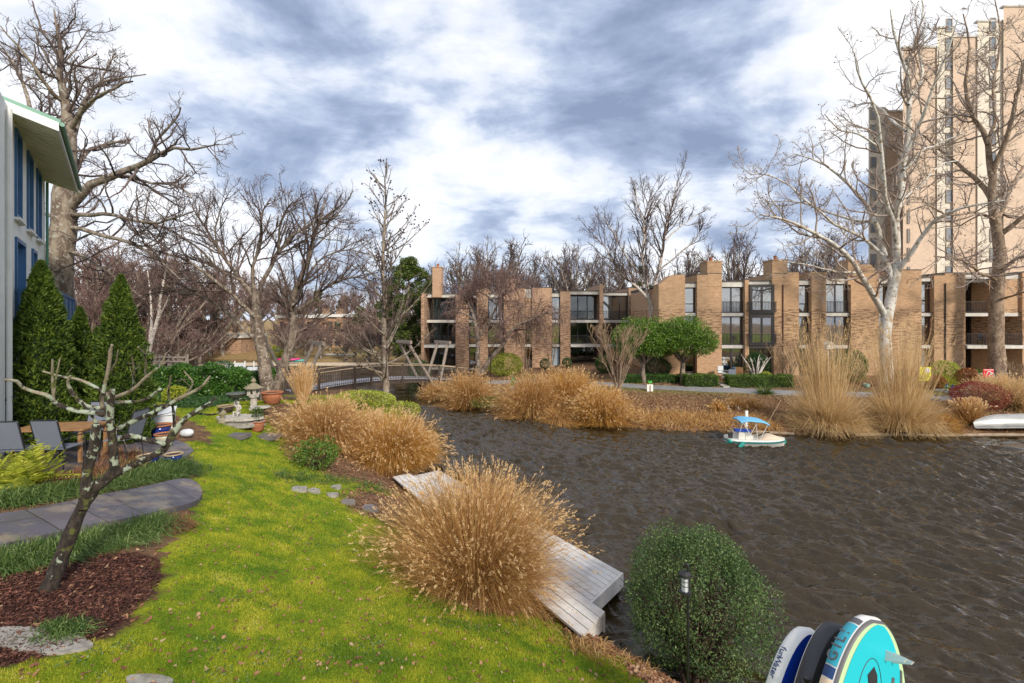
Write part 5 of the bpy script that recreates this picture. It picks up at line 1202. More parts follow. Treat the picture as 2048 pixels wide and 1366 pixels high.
X = rng.uniform(-8, 32, 60000); Y = rng.uniform(24.5, 40, 60000); s_, nr_ = sdist(X, Y); k = (~nr_) & (s_ > .2) & (s_ < 14.5) & ((s_ < 8.0) | (s_ > 10.3)); X, Y = X[k], Y[k]; P = np.stack([X, Y, surf(X, Y) + .03], -1); V, q = leafquads(P, rng.uniform(.05, .13, len(P)), rng.uniform(.04, .08, len(P)), rdir(len(P)) * np.array((1, 1, .4))); mb = MB(); mb.add(V, q, rnd=np.repeat(rng.random(len(P)), 4)); tag(mb.build('fallen_leaves', C_TAN), kind='stuff')

# ---- lawn grass blades, denser near the camera
def lawnw(X, Y):
    i = np.clip(np.searchsorted(gx, X) - 1, 0, len(gx) - 2); j = np.clip(np.searchsorted(gy, Y) - 1, 0, len(gy) - 2); return lawn[j, i]
def turf(name, n, yr, Hh_, w_, m, thr=.35):
    y = yr[0] * (yr[1] / yr[0]) ** rng.random(n); x = y * rng.uniform(-1.15, .35, n); k = lawnw(x, y) > rng.uniform(thr * .2, thr * 1.8, n); x, y = x[k], y[k]; B = np.stack([x, y, surf(x, y) - .004], -1); nn = len(B); d = nrm(rng.normal(size=(nn, 3)) * np.array((.55, .55, 0)) + np.array((.12, 0, 1))); L = Hh_ * rng.uniform(.5, 1.3, nn) * (1 + .4 * vnoise(x, y, 1.7, 4)); L *= np.interp(y, [4, 24], [.9, 1.6])
    wd = (w_ * np.interp(y, [4, 24], [.8, 4.0])) * rng.uniform(.6, 1.3, nn); S = nrm(np.cross(d, rdir(nn))); V = np.stack([B - S * wd[:, None], B + S * wd[:, None], B + d * L[:, None]], 1).reshape(-1, 3); mb = MB(); mb.add(V, np.arange(3 * nn).reshape(nn, 3), rnd=np.repeat(rng.random(nn), 3)); return tag(mb.build(name, m), kind='stuff')
G_LAWN = leafmat('lawn_blades', [(.0, (.06, .14, .008)), (.36, (.15, .26, .012)), (.58, (.36, .40, .02)), (.82, (.52, .48, .05)), (1, (.60, .56, .20))], .35, .7, 1.6, .70)
turf('lawn_grass', 460000, (4.2, 26), .042, .0040, G_LAWN)
# small weeds and tufts in the lawn
y = rng.uniform(4.5, 20, 6000) ** 1.0; x = y * rng.uniform(-1.1, .3, 6000); k = (lawnw(x, y) > .5) & (vnoise(x, y, 1.4, 21) > .25); x, y = x[k], y[k]; xs_ = np.repeat(x, 7) + rng.normal(size=len(x) * 7) * .05; ys_ = np.repeat(y, 7) + rng.normal(size=len(x) * 7) * .05; P = np.stack([xs_, ys_, surf(xs_, ys_) + .025], -1); V, q = leafquads(P, .03, .02, rdir(len(P)) * np.array((1, 1, .3))); mb = MB(); mb.add(V, q, rnd=np.repeat(rng.random(len(P)), 4)); tag(mb.build('lawn_weeds', G_LIR), kind='stuff')
# fallen leaves: sparse on the lawn, thick along the bank
def curled(P, size):
    n = len(P); yaw = rng.uniform(0, 6.28, n); a = np.stack([np.cos(yaw), np.sin(yaw), rng.normal(size=n) * .25], -1); b = np.stack([-np.sin(yaw), np.cos(yaw), rng.normal(size=n) * .25], -1); s_ = (size * rng.uniform(.5, 1.3, n))[:, None]; lift = np.array((0, 0, 1)) * s_ * rng.uniform(.05, .35, n)[:, None]
    C = [P, P + a * s_ * .5 + lift, P + (a * .12 + b * .28) * s_, P - a * s_ * .5 + lift * .6, P - (b * .28 - a * .1) * s_ + lift * .3, P + (a * .3 + b * .35) * s_ + lift * .5, P + (a * .3 - b * .35) * s_ + lift * .5]
    V = np.stack(C, 1).reshape(-1, 3); f = np.array([(0, 2, 5, 1), (0, 1, 6, 4), (0, 4, 3, 2)]); return V, (np.arange(n)[:, None, None] * 7 + f[None]).reshape(-1, 4)
y = 4.4 * (22 / 4.4) ** rng.random(5200); x = y * rng.uniform(-1.1, .45, 5200); s_, nr_ = sdist(x, y); k = (s_ > .2) & nr_ & (rng.random(len(x)) < np.where(lawnw(x, y) > .5, .62, 1.0)); x, y = x[k], y[k]
P = np.stack([x, y, surf(x, y) + .02], -1); V, q = curled(P, .06); mb = MB(); mb.add(V, q, rnd=np.repeat(rng.random(len(P)), 7)); tag(mb.build('fallen_leaves', C_LITTER), kind='stuff')
def bank_leaves(n, cx, cy, rx, ry, size=.07):
    x = cx + rng.normal(size=n) * rx; y = cy + rng.normal(size=n) * ry; s_, nr_ = sdist(x, y); k = (s_ > .02) & nr_ & (lawnw(x, y) < .6); return np.stack([x[k], y[k]], -1)
Q = np.vstack([bank_leaves(2600, 1.6, 7.2, .9, .6), bank_leaves(700, -.9, 8.4, .9, .4), bank_leaves(1400, .5, 7.9, .8, .5), bank_leaves(1600, -3.6, 14, 1.2, 1.6), bank_leaves(1200, -6.2, 16.5, 1.6, 1.0), bank_leaves(1200, 2.8, 6.2, .8, .6), bank_leaves(900, -11, 22, 2.0, 1.5)])
P = np.stack([Q[:, 0], Q[:, 1], surf(Q[:, 0], Q[:, 1]) + .02 + .02 * rng.random(len(Q))], -1); V, q = curled(P, .075); mb = MB(); mb.add(V, q, rnd=np.repeat(rng.random(len(P)), 7)); tag(mb.build('leaf_litter', C_LITTER), kind='stuff')
# bark mulch under the pruned tree
X, Y = scatter(MULCH, 26000); P = np.stack([X, Y, surf(X, Y) + .01 + .025 * rng.random(len(X))], -1); n = len(P); C_MULCH = leafmat('bark_mulch', [(.0, (.022, .010, .008)), (.5, (.07, .026, .018)), (.85, (.15, .06, .04)), (1, (.25, .12, .08))], .0, .8, 2, .2)
V, q = leafquads(P, rng.uniform(.03, .075, n), rng.uniform(.010, .022, n), rdir(n) * np.array((1, 1, .3))); mb = MB(); mb.add(V, q, rnd=np.repeat(rng.random(n), 4)); tag(mb.build('bark_mulch', C_MULCH), kind='stuff')
# liriope borders: strap leaves in arching tufts
def border(name, line, n, width, L, m, az=None, tuft=16):
    P, _ = resample(np.array([(*GG(px, py)[:2], 0) for px, py in line]), [1, 1], 80); i = rng.integers(0, 79, n // tuft); c = P[i] + rng.normal(size=(len(i), 3)) * np.array((width, width, 0)); c = np.repeat(c, tuft, 0); c[:, :2] += rng.normal(size=(len(c), 2)) * .03; c[:, 2] = surf(c[:, 0], c[:, 1]); nn = len(c)
    a = rng.uniform(0, 6.28, nn); el = np.radians(rng.uniform(10, 65, nn)); o = np.stack([np.cos(a) + .25, np.sin(a) - .25, 0 * a], -1); d = nrm(o * np.sin(el)[:, None] + np.array((0, 0, 1)) * np.cos(el)[:, None]); Ln = L * rng.uniform(.6, 1.2, nn); K = 6; Q = np.zeros((nn, K, 3))
    for q in range(K): t_ = q / (K - 1); Q[:, q] = c + d * (Ln * t_)[:, None]; Q[:, q, 2] -= .85 * Ln * t_ ** 2.2 * (.3 + np.sin(el)); Q[:, q, 2] = np.maximum(Q[:, q, 2], c[:, 2] + .01)
    V, q = ribbons(Q, .0042 * rng.uniform(.6, 1.3, nn)[:, None] * np.array([.7, 1, 1, .9, .7, .2]), nrm(np.cross(d, np.array((0, 0, 1)) + .3 * rdir(nn)))); mb = MB(); mb.add(V, q, rnd=np.repeat(rng.random(nn), 2 * K)); return tag(mb.build(name, m), kind='stuff')
border('liriope_border', [(-10, 1135), (60, 1118), (130, 1105), (190, 1088), (240, 1078), (290, 1062), (325, 1048)], 15000, .13, .42, G_LIR)
border('liriope_border', [(-10, 1005), (60, 996), (130, 985), (200, 975), (270, 962), (330, 950), (380, 940)], 13000, .14, .42, G_LIR)
border('liriope_border', [(250, 950), (300, 940), (340, 935), (375, 930)], 4000, .22, .40, G_LIR)
border('liriope_border', [(100, 1268), (140, 1262)], 700, .08, .28, G_LIR)
border('dead_fronds', [(130, 968), (180, 955), (230, 945), (260, 925), (225, 905)], 2600, .25, .5, C_BROWN)
border('dead_fronds', [(335, 1062), (352, 1052), (362, 1046)], 1600, .10, .28, C_BROWN)
border('dead_grass', [(1150, 1290), (1220, 1310), (1300, 1335)], 900, .30, .30, C_STRAW)
border('green_tufts', [(560, 955), (640, 960), (760, 975)], 1300, .25, .35, G_LIR)

# fern: fronds with two rows of leaflets
def fern(name, label, base, n, L, m):
    root = thing(name, label, 'fern', base); mb = MB()
    for k in range(n):
        a = rng.uniform(0, 6.28); el = R(rng.uniform(20, 70)); d = np.array((math.cos(a) * math.sin(el), math.sin(a) * math.sin(el), math.cos(el))); Ln = L * rng.uniform(.7, 1.15); K = 22; t_ = np.linspace(0, 1, K)[:, None]; o = np.array(base) + rng.normal(size=3) * np.array((.12, .12, 0)); P = o + d * Ln * t_; P[:, 2] -= .38 * Ln * (t_[:, 0] ** 2) * math.sin(el)
        T = nrm(np.gradient(P, axis=0)); S = nrm(np.cross(T, np.array((0, 0, 1)) + .2 * rdir(1)[0])); w_ = Ln * .17 * np.sin(np.pi * np.clip(t_[:, 0] * .92 + .08, 0, 1)) ** .7
        for sg in (-1, 1):
            C = P + S * sg * (w_ / 2)[:, None]; V, q = leafquads(C[2:], w_[2:] + .01, Ln * .032, (S * sg + T * .35 + .12 * rdir(K))[2:]); mb.add(V, q, rnd=rng.random())
        V, q = ribbons(P[None], np.full((1, K), .003), S[:1]); mb.add(V, q, rnd=.2)
    child(mb, 'fronds', m, root); return root
fb = GG(48, 975); fern('fern', 'bright yellow green fern in front of the patio table at the left edge', fb, 46, .95, G_FERN)
fb = GG(-30, 985); fern('fern', 'yellow green fern cut off by the left edge of the photo', fb, 26, .9, G_FERN)
# ================================================================== timber dock by the lawn
M['grey_wood'] = mat('weathered_grey_boards', (.68, .66, .63), .85, (.52, .49, .46), 2.2, .3, 30, stretch=(1, 1, 1))
M['grey_wood2'] = mat('weathered_bridge_timber', (.30, .25, .21), .85, (.19, .155, .13), 4, .4, 30)
M['dark_timber'] = mat('dark_stained_timber', (.075, .055, .042), .7, (.05, .035, .028), 4)
M['slate'] = mat('flagstone_slate', (.115, .105, .115), .7, (.21, .19, .165), 1.6, .3, 20)
M['stone'] = mat('grey_stone', (.36, .34, .30), .9, (.20, .18, .16), 9, .5, 40)
M['lstone'] = mat('light_stone', (.52, .49, .43), .9, (.34, .31, .27), 12, .4, 50)
dk = thing('dock', 'weathered pale grey timber dock running along the water past the golden grass', 'dock', (0, 13, .3))
A0, B0, C0, D0_ = [np.array(q, float) for q in ((1.09, 8.4), (2.57, 10.3), (-2.67, 17.7), (-4.1, 16.6))]
ZD_ = .50
def quad_board(mb, f0, f1, s0, s1, z0, z1, ext=0.0):
    """board between fractions f0..f1 across, s0..s1 along"""
    def pt(f, s): a = A0 + (B0 - A0) * f; b = D0_ + (C0 - D0_) * f; return a + (b - a) * s
    poly = [pt(f0, s0), pt(f1, s0), pt(f1, s1), pt(f0, s1)]
    mb.add(np.array([(x, y, z0) for x, y in poly] + [(x, y, z1) for x, y in poly]), [(0, 3, 2, 1), (4, 5, 6, 7), (0, 1, 5, 4), (1, 2, 6, 5), (2, 3, 7, 6), (3, 0, 4, 7)], rnd=random.random())
bd = MB(); NB = 9; f_ = .36
for k in range(NB):
    a = f_ + (1 - f_) * k / NB; b = f_ + (1 - f_) * (k + 1) / NB - .006; quad_board(bd, a, b, .035, 1.0, ZD_ - .04, ZD_ + .004 * random.random())
child(bd, 'decking', M['grey_wood'], dk)
bd = MB()
for k in range(4): a = f_ * k / 4; b = f_ * (k + 1) / 4 - .008; quad_board(bd, a, b, -.02, 1.0, ZD_ + .08, ZD_ + .12 + .003 * random.random())
child(bd, 'raised_decking', M['grey_wood'], dk)
bd = MB(); quad_board(bd, f_ - .004, 1.0, .028, .0345, ZD_ - .30, ZD_ - .0); child(bd, 'end_board', M['grey_wood'], dk)
bd = MB(); quad_board(bd, .0, f_ - .02, -.014, -.006, ZD_ - .25, ZD_ + .078); child(bd, 'end_board', M['grey_wood'], dk)
bd = MB(); quad_board(bd, f_ - .022, f_ - .006, -.02, .034, ZD_ - .25, ZD_ + .118); child(bd, 'end_post', M['grey_wood'], dk)
bd = MB(); quad_board(bd, .965, .985, .04, .99, -.5, ZD_ - .045); child(bd, 'side_board', M['dark_timber'], dk)
for s_ in (.08, .35, .65, .95):
    for f in (.42, .93): bd = MB(); q = (A0 + (B0 - A0) * f) * (1 - s_) + (D0_ + (C0 - D0_) * f) * s_; bd.tube([(q[0], q[1], -1.2), (q[0], q[1], ZD_ - .05)], .07, 8); child(bd, 'post', M['dark_timber'], dk)

# ================================================================== arched footbridge on two V shaped pylons
E0 = np.array((-16.3, 31.7)); E1 = np.array((-4.4, 42.3)); BT = nrm(E1 - E0); BN = np.array((BT[1], -BT[0])); BL = float(np.linalg.norm(E1 - E0))
def bz(s): return .98 + .62 * math.sin(math.pi * min(1, max(0, s)) ** 1.0) - .18 * s
def bp_(s, n, z=0): q = E0 + (E1 - E0) * s + BN * n; return np.array((q[0], q[1], bz(s) + z))
br = thing('footbridge', 'arched timber footbridge with slatted railings across the channel', 'bridge', (*((E0 + E1) / 2), .3))
NS = 44; S = np.linspace(0, 1, NS + 1)
def ribbon_body(mb, n0, n1, z0, z1, s0=0, s1=1, K=44):
    ss = np.linspace(s0, s1, K); V = []
    for s in ss: V += [bp_(s, n0, z0), bp_(s, n1, z0), bp_(s, n1, z1), bp_(s, n0, z1)]
    fs = []
    for i in range(K - 1):
        a = i * 4; b = a + 4; fs += [(a, b, b + 1, a + 1), (a + 1, b + 1, b + 2, a + 2), (a + 2, b + 2, b + 3, a + 3), (a + 3, b + 3, b, a)]
    fs += [(0, 1, 2, 3), (4 * K - 1, 4 * K - 2, 4 * K - 3, 4 * K - 4)]; mb.add(np.array(V), fs)
q = MB(); ss = np.linspace(0, 1, 106)
for a, b in zip(ss[:-1], ss[1:]):
    b2 = b - .0012; V = [bp_(a, -1, -.04), bp_(a, 1, -.04), bp_(b2, 1, -.04), bp_(b2, -1, -.04), bp_(a, -1), bp_(a, 1), bp_(b2, 1), bp_(b2, -1)]; q.add(np.array(V), [(0, 3, 2, 1), (4, 5, 6, 7), (0, 1, 5, 4), (1, 2, 6, 5), (2, 3, 7, 6), (3, 0, 4, 7)], rnd=random.random())
child(q, 'deck', M['bridge_deck'] if 'bridge_deck' in M else mat('bridge_deck', (.50, .50, .54), .7, (.38, .37, .40), 4), br)
for n_ in (-.92, .82): q = MB(); ribbon_body(q, n_, n_ + .10, -.34, -.045); child(q, 'beam', M['dark_timber'], br)
M['rail_cap'] = mat('tan_rail_cap', (.42, .32, .21), .8, (.30, .22, .15), 3)
for n_ in (-1.03, 1.03):
    q = MB(); ribbon_body(q, n_ - .06, n_ + .06, 1.04, 1.09); child(q, 'handrail', M['rail_cap'], br)
    q = MB(); ribbon_body(q, n_ - .02, n_ + .02, .06, .10)
    for s in np.linspace(.004, .996, 118): a = bp_(s, n_, -.12); b = bp_(s, n_, 1.04); q.bar(a, b, .028, .028)
    child(q, 'balusters', M['dark_timber'], br)
    for s in (.0, .2, .36, .44, .60, .81, .92, 1.0):
        q = MB(); a = bp_(s, n_ * 1.06, -.4); b = bp_(s, n_ * 1.06, 1.1); q.bar(a, b, .14, .14); child(q, 'railing_post', M['dark_timber'], br)
for s_, tz, dirs in ((.115, 1.0, ((-.125, 4.75), (.105, 4.25))), (.80, .4, ((-.155, 4.15), (.075, 4.0)))):
    py = thing('bridge_pylon', 'weathered V shaped timber pylon ' + ('nearest the cherry tree' if s_ < .5 else 'standing in the water by the leftmost house'), 'pylon', (*bp_(s_, 0)[:2], -.6), 'V shaped portal pylons of the footbridge')
    for ds, zt in dirs:
        tops = []
        for n_ in (-1.22, 1.22):
            foot = bp_(s_ - (ds * .16), n_ * .95); foot[2] = tz - .9; top = bp_(s_ + ds, n_ * .62); top[2] = zt; q = MB(); q.tube([foot, (foot + top) / 2, top], [.13, .125, .12], 9); child(q, 'pole', M['grey_wood2'], py); tops.append(top)
        q = MB(); ex = nrm(tops[1] - tops[0]) * .38; q.bar(tops[0] - ex + (0, 0, .12), tops[1] + ex + (0, 0, .12), .20, .24); child(q, 'crossbeam', M['grey_wood2'], py)
q = MB()
for sg in (-1, 1):
    a = bp_(.80, 0); q.bar((a[0], a[1], -.8), tuple(bp_(.80 + sg * .07, .0, -.36)), .22, .22)
tag(q.build('bridge_trestle', M['dark_timber']), 'dark V shaped trestle under the bridge deck rising from the water', 'trestle')

# ================================================================== stones, slabs, paths
def flag(mb, poly, z, th=.06, m=None):
    c = np.mean(poly, 0); P = [tuple(c + (np.array(p_) - c) * .985) for p_ in poly]; mb.prism(P, z - th, z)
fp = [(GG(px, py)[:2]) for px, py in ((-60, 1050), (100, 1022), (240, 992), (330, 972), (375, 966), (398, 978), (404, 996), (390, 1012), (350, 1024), (250, 1048), (120, 1076), (-60, 1110))]
zf_ = float(np.mean([Hh(*q) for q in fp])) + .11
def drape(name, poly, m_, lift, th, rings=9):
    P_, _ = resample(np.array([(*q_, 0) for q_ in list(poly) + [poly[0]]]), [1, 1], 81); P_ = P_[:-1, :2]; c_ = P_.mean(0); V = []
    for k in range(1, rings + 1): q_ = c_ + (P_ - c_) * (k / rings); V.append(np.column_stack([q_, surf(q_[:, 0], q_[:, 1]) + lift]))
    V.append(V[-1] - np.array((0, 0, th))); V = np.concatenate(V); n_ = len(P_); fs = [(k * n_ + i, (k + 1) * n_ + i, (k + 1) * n_ + (i + 1) % n_, k * n_ + (i + 1) % n_) for k in range(rings) for i in range(n_)] + [(0 * n_ + i, i + 0, (i + 1) % n_) for i in ()]
    mb_ = MB(); mb_.add(V, fs); mb_.add(V[:n_], [tuple(range(n_))]); o_ = mb_.build(name, m_); return tag(o_, kind='structure')

M['slab'] = None
m = bpy.data.materials.new('flagstone_paving'); m.use_nodes = True; t = NT(m.node_tree); p = t.n['Principled BSDF']; oc = t.new('ShaderNodeTexCoord').outputs['Object']
b_ = t.new('ShaderNodeTexBrick', inp={0: t.mapping(oc, (1, 1, 0), (0, 0, .45)), 1: (.125, .110, .125, 1), 2: (.085, .080, .10, 1), 3: (.04, .035, .03, 1), 'Scale': 1.0, 'Mortar Size': .012, 'Brick Width': 1.15, 'Row Height': .62}); b_.offset = .37
st = t.ramp(t.noise(oc, 1.7, 5, .6), [(.50, 0), (.66, 1)]); c = t.mix(t.math('MULTIPLY', st, .75), b_.outputs[0], (.30, .24, .16)); t.l.new(c, p.inputs[0]); t.l.new(t.ramp(t.noise(oc, 2.2, 3, .6), [(.4, .28), (.6, .75)]), p.inputs['Roughness'])
bp = t.new('ShaderNodeBump', inp={'Strength': .5, 'Distance': .01, 'Height': t.noise(oc, 25, 4, .6)}); t.l.new(bp.outputs[0], p.inputs['Normal']); M['slab'] = m
drape('flagstone_path', fp, M['slab'], .10, .22)
# patio under the table and the pots
drape('patio', [tuple(GG(*q_)[:2]) for q_ in ((388, 902), (370, 916), (330, 926), (250, 932), (120, 942), (20, 950), (-60, 945), (-40, 892), (60, 872), (200, 872), (300, 874), (366, 886))], M['slab'], .025, .1)
for px, py, wx_, wy_ in ((80, 1284, .50, .20), (297, 1366, .22, .10)):
    b_ = GG(px, py); o_ = drape('stepping_stone', [(b_[0] + math.cos(a) * wx_ * (1 + .08 * math.sin(3 * a)), b_[1] + math.sin(a) * wy_) for a in np.linspace(0, 6.28, 17)[:-1]], M['stone'], .03, .08)
    del o_['kind']; tag(o_, 'flat grey stepping stone at the photo edge, ' + ('largest, below the mulch' if px < 200 else 'small one in the lawn'), 'stepping stone', 'flat stones set in the lawn')
for i, (px, py, w_, lab) in enumerate(((597, 981, .34, 'pale flat stone leftmost of the row before the grass clumps'), (626, 984, .26, 'tilted tan stone second in the row before the grass clumps'), (673, 977, .24, 'flat stone set behind the row of lawn stones'), (664, 993, .25, 'brown flat stone third in the row of lawn stones'), (695, 1007, .30, 'dark flat stone fourth in the row of lawn stones'), (737, 1019, .36, 'long dark stone at the right end of the row, beside the big clump'))):
    b_ = GG(px, py); q = MB(); r_ = [1 + .22 * math.sin(k * 2.3 + i * 1.7) for k in range(9)]; q.prism([(b_[0] + math.cos(k * .698) * w_ * .62 * r_[k], b_[1] + math.sin(k * .698) * w_ * .5 * r_[k]) for k in range(9)], b_[2] - .06, b_[2] + .075)
    tag(q.build('lawn_stone', M['slate'] if i > 3 else M['stone']), lab, 'stone', 'flat stones edging the lawn')
for px, py, w_, lab in ((470, 871, .45, 'flat blue grey slab in the lawn left of the terracotta flowerpot'), (527, 872, .55, 'wide blue grey slab in front of the terracotta flowerpot'), (575, 872, .5, 'blue grey slab half under the straw grass')):
    b_ = GG(px, py); q = MB(); q.prism([(b_[0] + x * w_, b_[1] + y * w_) for x, y in ((-1, -.5), (.9, -.6), (1, .4), (-.8, .55))], b_[2] - .08, b_[2] + .05); tag(q.build('lawn_slab', M['slate']), lab, 'slab', 'blue grey slabs in the lawn')
# timber and stone edging of the far bank
for i, (a, b, lab) in enumerate((((11.4, 25.62), (14.6, 25.05), 'long low timber edging behind the pedal boat'), ((17.6, 24.85), (21.6, 24.75), 'pale log edging between the reed clump and the canoe'), ((21.7, 24.75), (28.5, 24.75), 'pale log edging below the upturned canoe'))):
    q = MB(); q.tube([(*a, .10), ((a[0] + b[0]) / 2, (a[1] + b[1]) / 2, .12), (*b, .10)], [.075, .085, .07], 9); tag(q.build('edging_log', M['pale_log'] if 'pale_log' in M else M.setdefault('pale_log', mat('pale_log', (.38, .30, .21), .9, (.22, .16, .11), 3, .5, 20))), lab, 'log', 'timbers edging the far bank')

# ================================================================== garden ornaments on the lawn
lp = GG(507, 820); ln = thing('stone_lantern', 'japanese stone lantern with a peaked roof before the cherry trunks', 'garden lantern', lp)
L_ = lambda prof, name, sides=6, m='lstone', rot=.3, sc_=1.06: child(MB().lathe([(r * sc_, z * sc_) for r, z in prof], lp, sides, Matrix.Rotation(rot, 4, 'Z')), name, M[m], ln)
L_([(.17, -.05), (.17, .05), (.13, .08), (.11, .42), (.14, .46)], 'base', 8); L_([(.16, .462), (.19, .50), (.19, .53), (.15, .55)], 'platform')
q = MB(); s_ = .135
for sx in (-1, 1):
    for sy in (-1, 1): q.box(lp[0] + sx * s_ - .035, lp[0] + sx * s_ + .035, lp[1] + sy * s_ - .035, lp[1] + sy * s_ + .035, lp[2] + .585, lp[2] + .80)
q.box(lp[0] - .17, lp[0] + .17, lp[1] - .17, lp[1] + .17, lp[2] + .80, lp[2] + .845); q.box(lp[0] - .09, lp[0] + .09, lp[1] - .165, lp[1] + .165, lp[2] + .585, lp[2] + .63)
q.box(lp[0] + .05, lp[0] + .10, lp[1] - .16, lp[1] - .13, lp[2] + .63, lp[2] + .80); q.box(lp[0] - .10, lp[0] - .05, lp[1] - .16, lp[1] - .13, lp[2] + .63, lp[2] + .80); child(q, 'lamp_chamber', M['lstone'], ln)
child(MB().lathe([(.36, .846), (.38, .875), (.22, .97), (.10, 1.05), (.07, 1.07)], lp, 6, Matrix.Rotation(.2, 4, 'Z')), 'roof', M['stone_moss'] if 'stone_moss' in M else M.setdefault('stone_moss', mat('mossy_stone', (.30, .24, .17), .95, (.20, .19, .11), 8, .4, 40)), ln)
child(MB().lathe([(.05, 1.071), (.085, 1.11), (.10, 1.16), (.06, 1.22), (.01, 1.27)], lp, 10), 'finial', M['stone_moss'], ln)

def lathe_thing(name, label, cat, base, parts, group=None):
    r_ = thing(name, label, cat, base, group)
    for nm, prof, m_, sd in parts: child(MB().lathe(prof, base, sd), nm, M[m_], r_, True)
    return r_
M['dark_urn'] = mat('dark_green_cast_stone', (.07, .085, .07), .8, (.13, .14, .12), 8)
M['blue_glaze'] = mat('cobalt_glaze', (.008, .018, .13), .12, (.02, .04, .22), 3)
M['beige_glaze'] = mat('beige_glaze', (.45, .44, .33), .35, (.36, .34, .24), 4)
M['soil'] = mat('potting_soil', (.06, .04, .028), 1.0)
def pot(label, base, r, h, m_, rim='rim_m', group='planters on the lawn and patio', soil=True, name='flower_pot', flare=1.0):
    r_ = thing(name, label, 'planter', base, group)
    child(MB().lathe([(r * .62, 0), (r * .70, h * .06), (r * .92, h * .6), (r * .95 * flare, h * .88)], base, 24), 'bowl', M[m_], r_, True)
    child(MB().lathe([(r * .94 * flare, h * .881), (r * 1.08 * flare, h * .9), (r * 1.08 * flare, h), (r * .92 * flare, h), (r * .88 * flare, h * .9)], base, 24, close=False), 'rim', M[rim], r_, True)
    if soil: child(MB().lathe([(.0, h * .89), (r * .9 * flare, h * .9)], base, 20, close=False), 'soil', M['soil'], r_)
    return r_
M['rim_m'] = mat('pot_rim', (.40, .30, .18), .5)
b_ = GG(515, 862); pot('terracotta flowerpot with a small green plant on the lawn', b_, .26, .36, 'terracotta', 'terracotta')
leafy('potted_plant', 'small grey green plant growing in the terracotta flowerpot', 'plant', (b_[0], b_[1], b_[2] + .62), (.2, .2, .27), 420, .06, G_LIR, base=(b_[0], b_[1], b_[2] + .34), stems=5, stem_r=.008)
b_ = GG(520, 810); b_ = np.array((b_[0] + .2, b_[1] + .6, Hh(b_[0] + .2, b_[1] + .6))); pot('large terracotta tub between the lantern and the cherry trunk', b_, .42, .5, 'terracotta', 'terracotta')
b_ = GG(472, 814); lathe_thing('garden_urn', 'dark footed garden urn left of the stone lantern', 'urn', b_, [('foot', [(.20, 0), (.20, .04), (.10, .10), (.08, .26), (.12, .33)], 'dark_urn', 16), ('bowl', [(.12, .331), (.28, .40), (.33, .50), (.38, .52), (.36, .55), (.28, .52)], 'dark_urn', 20)])
b_ = GG(452, 824); pot('dark shallow bowl planter left of the little fountain', b_, .27, .24, 'soil', 'rim_m')
b_ = GG(512, 838); b_[1] += .3; lathe_thing('pedestal_bowl', 'black birdbath bowl with pale rim in front of the lantern', 'birdbath', b_, [('foot', [(.16, 0), (.07, .06), (.06, .22)], 'iron', 12), ('bowl', [(.08, .221), (.24, .30), (.28, .36)], 'iron', 20), ('rim', [(.28, .361), (.36, .37), (.37, .395), (.30, .40)], 'lstone', 20)])
# low scalloped fountain basin with a little statue
fbz = GG(480, 848); ft = thing('fountain_basin', 'low scalloped stone fountain basin on the lawn', 'fountain', fbz)
def scallop(mb, r, z0, z1, k=6, amp=.12, sq=.62):
    a = np.linspace(0, 2 * math.pi, 61)[:-1]; rr = r * (1 + amp * np.abs(np.cos(k * a / 2)) - amp * .6); mb.prism([(fbz[0] + q * math.cos(t_), fbz[1] + q * sq * math.sin(t_)) for q, t_ in zip(rr, a)], fbz[2] + z0, fbz[2] + z1)
q = MB(); scallop(q, .86, -.05, .11); child(q, 'base', M['stone'], ft); q = MB(); scallop(q, .66, .111, .18); child(q, 'step', M['stone'], ft); q = MB(); scallop(q, .80, .181, .26); child(q, 'basin', M['lstone'], ft)
st_ = np.array((fbz[0] - .08, fbz[1], fbz[2] + .261))
def skin_body(name, joints, edges, m_, label=None, cat=None, parent=None, sub=2):
    me = bpy.data.meshes.new(name); me.from_pydata([j[:3] for j in joints], edges, []); o = bpy.data.objects.new(name, me); COL.objects.link(o)
    md = o.modifiers.new('skin', 'SKIN'); sv = me.skin_vertices[0].data if me.skin_vertices else None
    if sv is None:
        import bmesh
        bm = bmesh.new(); bm.from_mesh(me); lay = bm.verts.layers.skin.verify(); bm.to_mesh(me); bm.free(); sv = me.skin_vertices[0].data
    for i, j in enumerate(joints): sv[i].radius = (j[3], j[3]); sv[i].use_root = (i == 0)
    md.use_smooth_shade = True; s2 = o.modifiers.new('sub', 'SUBSURF'); s2.levels = sub; s2.render_levels = sub; me.materials.append(m_)
    if label: tag(o, label, cat)
    if parent is not None: o.parent = parent
    return o
J = [(0, 0, .13, .055), (0, 0, .22, .05), (0, .0, .32, .055), (0, 0, .375, .024), (.005, -.01, .43, .05), (.005, -.01, .47, .042), (.07, 0, .325, .028), (.12, -.05, .26, .02), (.08, -.10, .22, .017), (-.07, 0, .325, .028), (-.11, -.03, .38, .02), (-.08, -.06, .46, .016),
     (.05, -.02, .12, .04), (.07, -.14, .13, .032), (.06, -.16, .03, .022), (-.05, -.02, .12, .04), (-.08, -.12, .16, .032), (-.07, -.14, .03, .022), (.06, -.2, .02, .018), (-.07, -.18, .02, .018)]
Ed = [(0, 1), (1, 2), (2, 3), (3, 4), (4, 5), (2, 6), (6, 7), (7, 8), (2, 9), (9, 10), (10, 11), (0, 12), (12, 13), (13, 14), (14, 18), (0, 15), (15, 16), (16, 17), (17, 19)]
s_ = skin_body('cherub_statue', J, Ed, M['lstone'], 'little pale cherub statue seated on the fountain basin with one arm raised', 'statue'); s_.location = st_ + np.array((0, .02, .0)); s_.scale = (1.15,) * 3
